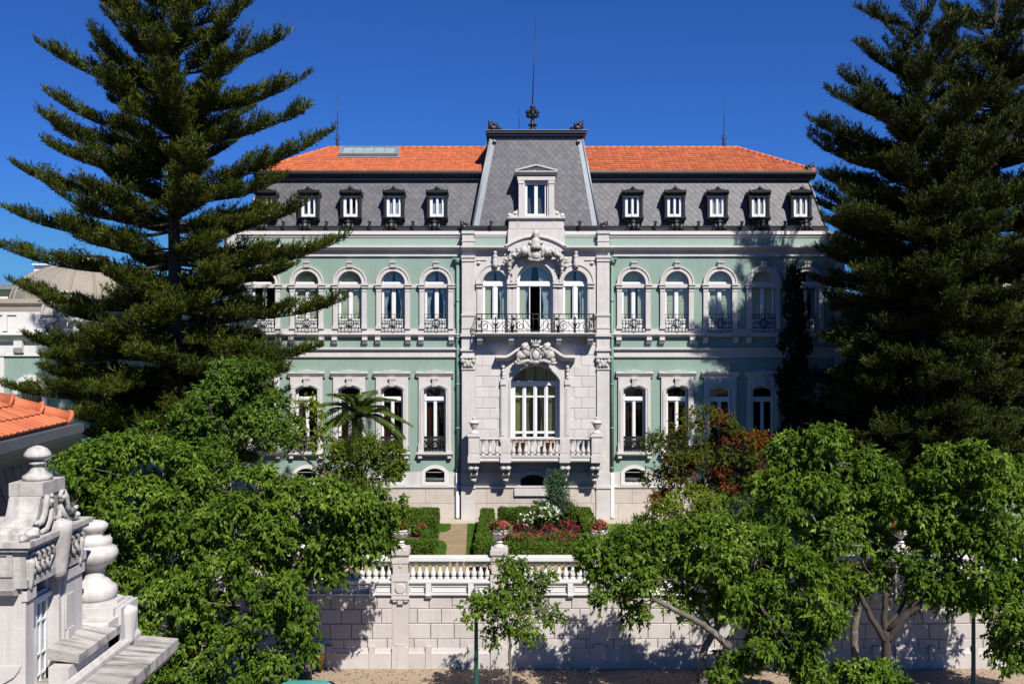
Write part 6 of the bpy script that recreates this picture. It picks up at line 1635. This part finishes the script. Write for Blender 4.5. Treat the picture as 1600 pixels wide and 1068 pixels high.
# garden trees
GT = 'leafy trees in the mansion garden'
street(372, 39.7, [(372, 608, 48), (330, 632, 44), (415, 640, 42), (372, 672, 54), (302, 660, 34), (440, 675, 34), (350, 585, 26), (392, 585, 26), (290, 690, 34), (330, 700, 40)], 111, 'dense rounded green tree in the garden between the left conifer and the palm', mat='dense', dens=2800, ln=.15, wd=.075, z0=G, group=GT, name='round_tree', droop=.35)
street(572, 42.6, [(572, 705, 30), (608, 716, 24), (538, 714, 26), (570, 738, 36), (612, 745, 24), (515, 745, 28)], 112, 'bushy tree with small leaves right under the palm', mat='olive', dens=3300, ln=.12, wd=.06, z0=G, group=GT, name='bushy_tree', droop=.2)
street(500, 42.2, [(478, 632, 17), (495, 655, 16), (468, 660, 18), (505, 690, 20), (455, 690, 24)], 113, 'thin yellowish tree with bare curving branch left of the palm', mat='yell', dens=1500, ln=.14, wd=.07, z0=G, group=GT, name='thin_tree', droop=.3, shell=.9)
RT = street(1092, 44.0, [(1042, 690, 34), (1085, 662, 28), (1128, 662, 24), (1060, 735, 38), (1112, 715, 38), (1160, 700, 30), (1188, 688, 16), (1150, 752, 36), (1032, 780, 24), (1180, 745, 20), (1020, 740, 20), (1100, 770, 34)], 114, 'tree with reddening olive leaves in front of the ground floor windows', mat='autumn', dens=2300, ln=.13, wd=.06, z0=G, group=GT, name='autumn_tree', droop=.25, shell=.65)
bl = dome_blobs([(1160, 698, 31), (1190, 688, 18), (1128, 728, 24), (1060, 742, 22), (1178, 742, 22), (1128, 655, 18), (1035, 785, 17), (1140, 760, 18)], 43.7, 5)
pos, d, nm, L, Wd = crown_leaves(bl, 7000, .13, .06, 55, .25, shell=.65); leaf_mesh('red_foliage', pos, d, nm, L, Wd, LM['red'], RT, tuple(RT.location))
street(1078, 42.4, [(1078, 790, 34), (1048, 802, 24), (1112, 798, 26), (1080, 820, 30)], 115, 'yellow green shrub below the reddening tree', mat='yell', dens=3200, ln=.13, wd=.06, z0=G, group=None, name='garden_shrub', cat='shrub', droop=.2, r0=.06)
street(1150, 42.8, [(1150, 800, 36), (1190, 810, 34), (1125, 825, 30), (1210, 780, 30)], 116, 'dull green shrub between the reddening tree and the bright street tree', mat='dense', dens=3000, ln=.13, wd=.055, z0=G, group=None, name='garden_shrub', cat='shrub', droop=.3, r0=.06)
street(975, 42.8, [(985, 838, 28), (955, 850, 24), (1015, 830, 26), (1000, 860, 30)], 117, 'low green shrub at the right end of the rose bed', mat='hack', dens=3000, ln=.13, wd=.05, z0=G, group=None, name='garden_shrub', cat='shrub', droop=.1, r0=.04)
# cypress and dark evergreen in the shade
cy = 49.2; bl = [(U(1241+dx, cy), cy, V(py, cy), rp*cy/F, rp*cy/F*2.0) for dx, py, rp in ((0, 438, 9), (-1, 465, 13), (1, 500, 16), (0, 545, 20), (-1, 600, 23), (1, 655, 26), (0, 715, 28), (0, 770, 29))]
base = (U(1241, cy), cy, G)
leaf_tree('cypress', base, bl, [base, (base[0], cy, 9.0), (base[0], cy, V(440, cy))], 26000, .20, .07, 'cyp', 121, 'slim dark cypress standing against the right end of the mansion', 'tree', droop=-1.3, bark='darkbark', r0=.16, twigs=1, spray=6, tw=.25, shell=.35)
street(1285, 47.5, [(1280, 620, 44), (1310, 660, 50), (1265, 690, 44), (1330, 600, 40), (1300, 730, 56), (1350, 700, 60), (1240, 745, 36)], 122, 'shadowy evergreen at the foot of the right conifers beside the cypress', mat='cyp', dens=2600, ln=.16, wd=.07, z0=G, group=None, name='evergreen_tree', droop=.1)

# palm
def palm(px, py, Y, seed):
    base = (U(px, Y), Y, G); t = thing('palm_tree', base, 'small palm with arching fronds in front of the ground floor windows', 'palm tree')
    top = P(px, py, Y); b = MB(); N = 12
    b.tube([Vector(base).lerp(top, i/N) for i in range(N+1)], [.17-.03*i/N+(.015 if i % 2 else 0) for i in range(N+1)], 9); b.build('trunk', MT['bark'], t)
    r = rng(seed); g = np.random.default_rng(seed)
    spec = [(a*2*math.pi/22+r.uniform(-.15, .15), e) for a, e in zip(range(22), [.55, 1.1, .2, .8, 1.35, .35, .95, .1, .7, 1.2, .3, .9, .15, 1.0, .45, 1.25, .6, .05, .85, 1.15, .4, .7])]
    for az, el in spec:
        L = r.uniform(2.1, 2.6); d = Vector((math.cos(az), math.sin(az), 0)); pts = []
        for i in range(15):
            s = i/14; dr = .55+.5*(1.3-el)*.5
            pts.append(top+d*(L*s*math.cos(el*(1-s*.35)))+Vector((0, 0, L*(s*math.sin(el)-dr*s*s*.9))))
        b = MB(); b.tube(pts, [.03-.024*i/14 for i in range(15)], 5)
        ps, ds, ns, ls = [], [], [], []
        for i in range(70):
            s = .10+.9*i/69; k = min(13, int(s*14)); f = s*14-k; p = pts[k].lerp(pts[min(14, k+1)], f); tg = (pts[min(14, k+1)]-pts[k]).normalized(); sd = tg.cross(Vector((0, 0, 1))); sd.normalize()
            for sg in (-1, 1):
                dd = sd*sg*.85+tg*.75+Vector((0, 0, .15-.55*s))+Vector((r.uniform(-.1, .1), r.uniform(-.1, .1), r.uniform(-.15, .1)))
                ps.append(p); ds.append(dd); ns.append(Vector((0, 0, 1))+sd*sg*.5); ls.append(.62*math.sin(math.pi*(.12+.80*s))*r.uniform(.85, 1.1))
        leaf_mesh('frond', np.array(ps, float), np.array(ds, float), np.array(ns, float), np.array(ls), .065, LM['palm'], t, tuple(top), extra=b)
palm(560, 652, 43.6, 5)

# tall whorled conifers
def conifer(px, Y, whorls, tips, top_py, seed, label, mat='arau', trunk_r=.42, counts=((60, 5), (440, 7), (9999, 10)), lim_=440):
    """whorls: (photo row, radius px, rise px); tips: side branches seen in outline; counts: branches per whorl above each photo row"""
    base = (U(px, Y), Y, G); s_ = Y/F; r = rng(seed); g = np.random.default_rng(seed); xc = base[0]
    t = thing('conifer', base, label, 'conifer', 'tall whorled conifers beside the mansion')
    ztop = V(top_py, Y); tb = MB(); N = 16
    tb.tube([(xc+.05*math.sin(i*1.3), Y+.05*math.cos(i*1.7), G+(ztop-G)*i/N) for i in range(N+1)], [trunk_r*(1-.93*i/N)+.02 for i in range(N+1)], 9)
    br = []                                                          # (start, end, plume scale)
    for (py_a, (tx, ty)) in tips:
        br.append((Vector((xc, Y, V(py_a, Y))), Vector((U(tx, Y), Y+r.uniform(-.8, .8), V(ty, Y))), 1.0))
    for (py, rp, rise) in whorls:
        n = [c for lim, c in counts if py < lim][0]; ph = r.uniform(0, 6.28); low = py > lim_
        for k in range(n):
            a = ph+2*math.pi*k/n+r.uniform(-.3, .3); R_ = rp*s_*(r.uniform(.70, 1.0) if low else r.uniform(.60, .92))
            if not low:
                if abs(math.cos(a)) > .80: a += .75*(1 if r.random() < .5 else -1)      # the side branches in outline are listed one by one
                if abs(math.cos(a)) > .9: R_ *= .6
            st = Vector((xc, Y, V(py+r.uniform(-20, 20)*(1 if low else .4), Y)))
            rz = rise*r.uniform(.8, 1.2)+(r.uniform(-42, 20) if low else r.uniform(-10, 6))
            br.append((st, st+Vector((R_*math.cos(a), R_*math.sin(a), rz*s_)), 1.0))
    for i in range(len(whorls)-1):                                  # short young branches between the whorls
        (p1, r1, s1), (p2, r2, s2) = whorls[i], whorls[i+1]
        for k in range(6 if p1 > lim_ else 4 if p1 > 150 else 2 if p1 > 90 else 1):
            a = r.uniform(0, 6.28); R_ = (r1+r2)*.5*s_*r.uniform(.25, .60); st = Vector((xc, Y, V((p1+p2)/2+r.uniform(-16, 16), Y)))
            br.append((st, st+Vector((R_*math.cos(a), R_*math.sin(a), (s1+s2)*.3*s_*r.uniform(.5, 1.2))), .9))
    P0, D, LB = [], [], []
    def plume(c2, R_, u0, scale, side, Lcap, dens=1.0, gap=0.0):
        nl = max(4, int(R_/.085*dens)); k1, k2 = r.uniform(1.6, 3.2), r.uniform(0, 6.28)
        for i in range(nl):
            u = u0+(1-u0)*((i+r.random())/nl); p = c2(u); tg = (c2(min(1.0, u+.02))-c2(u-.02)).normalized()
            cl = 1+.32*math.sin(u*R_*k1+k2)                          # tufts and notches along the branch
            L = Lcap*scale*min(1, .35+u*1.3)*(1-.70*u**2.4)*r.uniform(.7, 1.2)*cl
            for sg in (-1, 1, 0):
                if r.random() < (.12 if sg else .25): continue
                q = tg*(.62+.3*r.random())+side*sg*(.55+.35*r.random())+Vector((0, 0, (.48 if sg else .9)+r.uniform(-.3, .3)))
                P0.append(p); D.append(q.normalized()); LB.append(max(.22, L*(1 if sg else .85)))
    for st, en, sc in br:
        v = en-st; R_ = math.hypot(v.x, v.y)+.01; h = Vector((v.x, v.y, 0)).normalized(); sag = r.uniform(.05, .11)*R_; side = Vector((-h.y, h.x, 0)); wob = r.uniform(-.35, .35)
        cur = lambda u: st+Vector((v.x, v.y, 0))*u+Vector((0, 0, v.z*u+sag*4*(u*u-u)*(1-.25*u)+.10*R_*max(0, u-.75)**2*4))+side*wob*math.sin(u*3.1)
        tb.tube([cur(i/9) for i in range(10)], [max(.012, .028*R_**.6*(1-i/9.3)) for i in range(10)], 5)
        plume(cur, R_, .16 if R_ > 2 else .08, sc, side, min(1.05, .17*R_+.36))
        if R_ > 2.6:                                                  # side sprays that fork off the branch
            for j in range(int(2+R_*.75)):
                u = r.uniform(.30, .86); sg = 1 if j % 2 else -1; p = cur(u); tg = (cur(min(1, u+.02))-cur(u-.02)).normalized(); L2 = R_*r.uniform(.16, .30)*(1.25-.7*u)
                d = (tg*.85+side*sg*r.uniform(.55, .95)+Vector((0, 0, r.uniform(.0, .25)))).normalized(); s2 = Vector((-d.y, d.x, 0)).normalized()
                c3 = lambda w, p=p, d=d, L2=L2: p+d*(L2*w)+Vector((0, 0, .16*L2*w*w-.05*L2*w))
                tb.tube([c3(i/4) for i in range(5)], [.022*(1-i/4.6) for i in range(5)], 4)
                plume(c3, L2, .12, .85, s2, min(.62, .2*L2+.30))
    tb.build('trunk', MT['darkbark'], t)
    P0 = np.array(P0, float); D = np.array(D, float); LB = np.array(LB)
    cnt = np.maximum(7, (LB/.036).astype(int)); k = np.repeat(np.arange(len(P0)), cnt); m = len(k); u = g.random(m)
    up = np.array([0, 0, 1.0]); pos = P0[k]+D[k]*(LB[k]*u)[:, None]+up*(.22*LB[k]*u*u)[:, None]
    tg = unit(D[k]+up*(.44*u)[:, None]); ds = unit(tg*.8+g.normal(size=(m, 3))*.42+up*.12)
    leaf_mesh('foliage', pos, ds, unit(g.normal(size=(m, 3))+np.array([0, -.3, .5])), .22*(.7+.6*g.random(m)), .038, LM[mat], t, base, fold=.1)
    return m
WH = [(-150, 40, 40), (-105, 62, 55), (-60, 85, 62), (-15, 108, 70), (30, 135, 74), (75, 158, 76), (120, 180, 76), (165, 200, 72), (212, 208, 66), (258, 218, 58), (302, 235, 48), (345, 258, 34), (395, 262, 18), (440, 250, 10), (478, 215, 8), (510, 205, 4), (545, 205, 2), (580, 205, 0), (615, 190, -4), (650, 172, -8), (685, 150, -10)]
TL = [(60, (150, -2)), (130, (152, 68)), (165, (70, 80)), (215, (74, 150)), (240, (120, 208)), (275, (64, 226)), (315, (20, 263)), (360, (-2, 330)), (410, (-12, 386)), (470, (2, 443)), (545, (34, 530)), (620, (4, 606)), (590, (60, 580)), (640, (120, 640)),
      (45, (392, 8)), (115, (456, 62)), (170, (482, 118)), (225, (486, 178)), (285, (524, 212)), (310, (452, 282)), (360, (484, 322)), (412, (542, 382)), (485, (538, 474)), (545, (500, 548)), (430, (470, 420)), (20, (205, -10)), (60, (330, 5)), (90, (210, 40)), (100, (352, 50)), (140, (200, 95)), (150, (370, 95))]
conifer(272, 44.0, WH, TL, -195, 201, 'tall whorled conifer on the left side of the garden', lim_=495, counts=((20, 5), (150, 6), (400, 7), (495, 6), (9999, 11)))
WA = [(48, 55, 40), (92, 95, 55), (140, 132, 64), (190, 158, 62), (235, 168, 55), (275, 168, 45), (312, 170, 36), (350, 172, 28), (388, 170, 22), (424, 168, 16), (460, 168, 10), (495, 168, 8), (530, 170, 6), (565, 170, 4), (600, 168, 0), (635, 168, -4), (670, 165, -6), (705, 165, -8), (740, 150, -8)]
TA = [(48, (1343, 10)), (105, (1352, 72)), (175, (1312, 122)), (205, (1284, 146)), (245, (1265, 188)), (265, (1272, 216)), (322, (1298, 283)), (350, (1282, 300)), (385, (1276, 345)), (420, (1274, 392)), (470, (1308, 465)), (540, (1298, 540)), (590, (1302, 590)), (640, (1300, 640)), (50, (1512, 18)), (110, (1530, 70)), (130, (1400, 90)), (150, (1490, 110))]
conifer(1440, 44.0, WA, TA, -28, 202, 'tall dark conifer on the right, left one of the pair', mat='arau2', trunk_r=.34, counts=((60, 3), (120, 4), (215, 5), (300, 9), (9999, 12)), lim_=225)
WB = [(-110, 50, 50), (-60, 75, 58), (-10, 95, 60), (40, 112, 60), (90, 125, 55), (140, 135, 50), (190, 145, 45), (235, 155, 40), (275, 160, 32), (312, 165, 25), (350, 165, 18), (388, 165, 10), (425, 165, 5), (462, 165, 0), (500, 165, 0), (540, 165, 0), (580, 165, -5), (620, 165, -8), (660, 165, -8), (700, 165, -8)]
TB = [(20, (1660, -20)), (60, (1478, 8)), (120, (1640, 60)), (180, (1660, 110)), (60, (1620, 30)), (110, (1500, 70)), (170, (1480, 120)), (230, (1640, 190))]
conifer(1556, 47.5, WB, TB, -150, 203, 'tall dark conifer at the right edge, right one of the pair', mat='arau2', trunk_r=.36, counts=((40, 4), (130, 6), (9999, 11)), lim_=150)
# ================================================================ STREET FURNITURE AND CAR
def lamp(px, Y, label, hs=.06):
    x = U(px, Y); t = thing('street_lamp', (x, Y, 0), label, 'street lamp', 'green lamp posts on the pavement')
    b = MB(); b.lathe([(.17, 0), (.17, .10), (.14, .14), (.13, .5), (.10, .58), (.085, .66), (.075, 1.2), (.065, 3.3-hs), (.09, 3.34-hs), (.09, 3.42-hs), (.06, 3.46-hs), (.05, 3.56-hs), (.12, 3.62-hs), (.13, 3.66-hs)], (x, Y, 0), 14); b.build('post', MT['lampgreen'], t)
    b = MB(); b.lathe([(.11, 3.66), (.16, 3.70), (.185, 3.80), (.18, 3.86), (.13, 3.98), (.10, 4.02)], (x, Y, -hs), 16); h = b.build('lantern', MT['lampglass'], t)
    b = MB(); b.lathe([(.12, 4.02), (.11, 4.05), (.06, 4.10), (.03, 4.14), (.035, 4.17), (0, 4.2)], (x, Y, -hs), 14)
    for k in range(8):
        a = 2*math.pi*k/8; b.tube([(x+.188*math.cos(a), Y+.188*math.sin(a), 3.80-hs), (x+.135*math.cos(a), Y+.135*math.sin(a), 3.98-hs), (x+.105*math.cos(a), Y+.105*math.sin(a), 4.03-hs)], .008, 4)
    b.build('lantern_cap', MT['leadgrey'], h)
lamp(744, 34.7, 'green lamp post standing left of the small young tree')
lamp(1521, 34.9, 'green lamp post at the right behind hanging leaves')
x, Y = U(501, 38.3), 38.3
t = thing('pavement_pillar', (x, Y, 0), 'yellow and white pillar, narrow at its foot, against the wall at left', 'pillar')
b = MB(); b.lathe([(.11, 0), (.11, .05), (.085, .08), (.085, .22), (.12, .25), (.12, .28), (.10, .30), (.13, .42), (.19, .60), (.21, .64), (.17, .66)], (x, Y, 0), 14); b.build('foot', MT['yellow'], t)
b = MB(); b.lathe([(.17, .66), (.175, .70), (.165, .92), (.13, 1.0), (.07, 1.04), (0, 1.05)], (x, Y, 0), 14); b.build('white_head', MT['farwall'], t)

# parked car of which only the teal roof edge shows
cx, cy, zg = U(490, 32.3), 32.33, -.12
car = thing('parked_car', (cx, cy, zg), 'black car with a teal roof parked by the kerb at the bottom edge', 'car')
def outline(pts, y0, y1, mb, tf): mb.plate([pts], y0, y1, 0, tf)
low = [(-2.15, .30), (-1.75, .24), (-1.72, .42), (-1.60, .58), (-1.40, .66), (-1.20, .58), (-1.08, .42), (-1.05, .24), (1.05, .24), (1.08, .42), (1.20, .58), (1.40, .66), (1.60, .58), (1.72, .42), (1.75, .24), (2.18, .30), (2.25, .48), (2.22, .70), (2.10, .86), (1.30, .98), (.95, 1.0), (-1.30, 1.0), (-1.95, .96), (-2.18, .85), (-2.22, .55)]
def bodytf(v):
    k = 1-.10*max(0, (abs(v.x)-1.3)/.95)**2; kz = 1-.06*max(0, (v.z-.6)/.4)
    return Vector((cx+v.x, cy+v.y*k*kz, zg+v.z))
b = MB(); b.plate([low], -.84, .84, 0, bodytf); b.build('body', MT['blackcar'], car)
def loft(secs, mb):
    n = len(secs[0]); vs = [p for s in secs for p in s]
    fs = [(j*n+i, j*n+(i+1) % n, (j+1)*n+(i+1) % n, (j+1)*n+i) for j in range(len(secs)-1) for i in range(n)] + [tuple(range(n))[::-1], tuple((len(secs)-1)*n+i for i in range(n))]
    mb.add(vs, fs, 0, False)
def rrect(x0, x1, hy, z, r_=.16, n=4):
    out = []
    for (sx, sy, a0) in ((1, 1, 0), (-1, 1, 90), (-1, -1, 180), (1, -1, 270)):
        for i in range(n+1):
            a = R(a0+90*i/n); out.append((cx+((x1 if sx > 0 else x0)-sx*r_)+r_*math.cos(a), cy+sy*(hy-r_)+r_*math.sin(a), zg+z))
    return out
b = MB(); loft([rrect(-1.62, 1.10, .78, .985), rrect(-1.35, .75, .70, 1.25), rrect(-1.12, .42, .62, 1.47)], b); b.build('windows', MT['glass'], car) if False else b.build('windows', MT['dark'], car)
b = MB(); loft([rrect(-1.17, .47, .64, 1.465, .2), rrect(-1.14, .44, .62, 1.52, .22), rrect(-1.07, .36, .57, 1.562, .25), rrect(-.85, .12, .42, 1.582, .2)], b); b.build('roof', MT['teal'], car)
b = MB()
for sx in (-1, 1):
    for sy in (-1, 1):
        b.tube([(cx+(1.08 if sx > 0 else -1.58), cy+sy*.765, zg+.99), (cx+(.44 if sx > 0 else -1.13), cy+sy*.625, zg+1.48)], .035, 5)
for sy in (-1, 1): b.tube([(cx-.42, cy+sy*.765, zg+.99), (cx-.42, cy+sy*.63, zg+1.48)], .035, 5); b.tube([(cx-1.13, cy+sy*.632, zg+1.485), (cx+.44, cy+sy*.632, zg+1.485)], .03, 5)
b.build('pillars', MT['blackcar'], car)
for sx in (-1.4, 1.4):
    for sy in (-1, 1):
        b = MB(); n = 20; vs = []
        yo = cy+sy*.68
        for (r_, o) in ((.20, -.10), (.30, -.10), (.315, -.06), (.315, .06), (.30, .10), (.20, .10)): vs += [(cx+sx+r_*math.cos(2*math.pi*i/n), yo+o, zg+.315+r_*math.sin(2*math.pi*i/n)) for i in range(n)]
        b.add(vs, [(j*n+i, j*n+(i+1) % n, ((j+1) % 6)*n+(i+1) % n, ((j+1) % 6)*n+i) for j in range(6) for i in range(n)], 0, False)
        w = b.build('wheel', MT['tyre'], car)
        b = MB(); b.add([(cx+sx+.2*math.cos(2*math.pi*i/n), yo+sy*.07, zg+.315+.2*math.sin(2*math.pi*i/n)) for i in range(n)]+[(cx+sx, yo+sy*.095, zg+.315)], [(i, (i+1) % n, n) for i in range(n)]); b.build('hub_cap', MT['chrome'], w)
for sx, nm, mt in ((2.17, 'headlight', 'farwall'), (-2.17, 'tail_light', 'rosy')):
    for sy in (-1, 1):
        b = MB(); b.box(cx+sx-.05, cx+sx+.05, cy+sy*.62-.13, cy+sy*.62+.13, zg+.60, zg+.76, bev=0); b.build(nm, MT['farwall'] if nm == 'headlight' else MT['terracotta'], car)
for sx in (2.24, -2.22): b = MB(); b.box(cx+sx-.05, cx+sx+.05, cy-.72, cy+.72, zg+.36, zg+.50); b.build('bumper', MT['chrome'], car)
for sy in (-1, 1):
    for hx in (-.75, .15): b = MB(); b.box(cx+hx-.09, cx+hx+.09, cy+sy*.83-.02, cy+sy*.83+.02, zg+.84, zg+.87); b.build('door_handle', MT['chrome'], car)

# fallen leaves on the pavement
g = np.random.default_rng(8); m = 2600
p = np.stack([g.uniform(-22, 22, m), 38.45-np.abs(g.normal(size=m))*1.9, np.full(m, .006)+g.random(m)*.012], 1); p = p[p[:, 1] > 33.6]; m = len(p)
tag(leaf_mesh('fallen_leaves', p, unit(g.normal(size=(m, 3))*np.array([1, 1, .12])), unit(g.normal(size=(m, 3))*.3+np.array([0, 0, 1])), .09*(.6+.8*g.random(m)), .045, LM['litter']), kind='stuff')
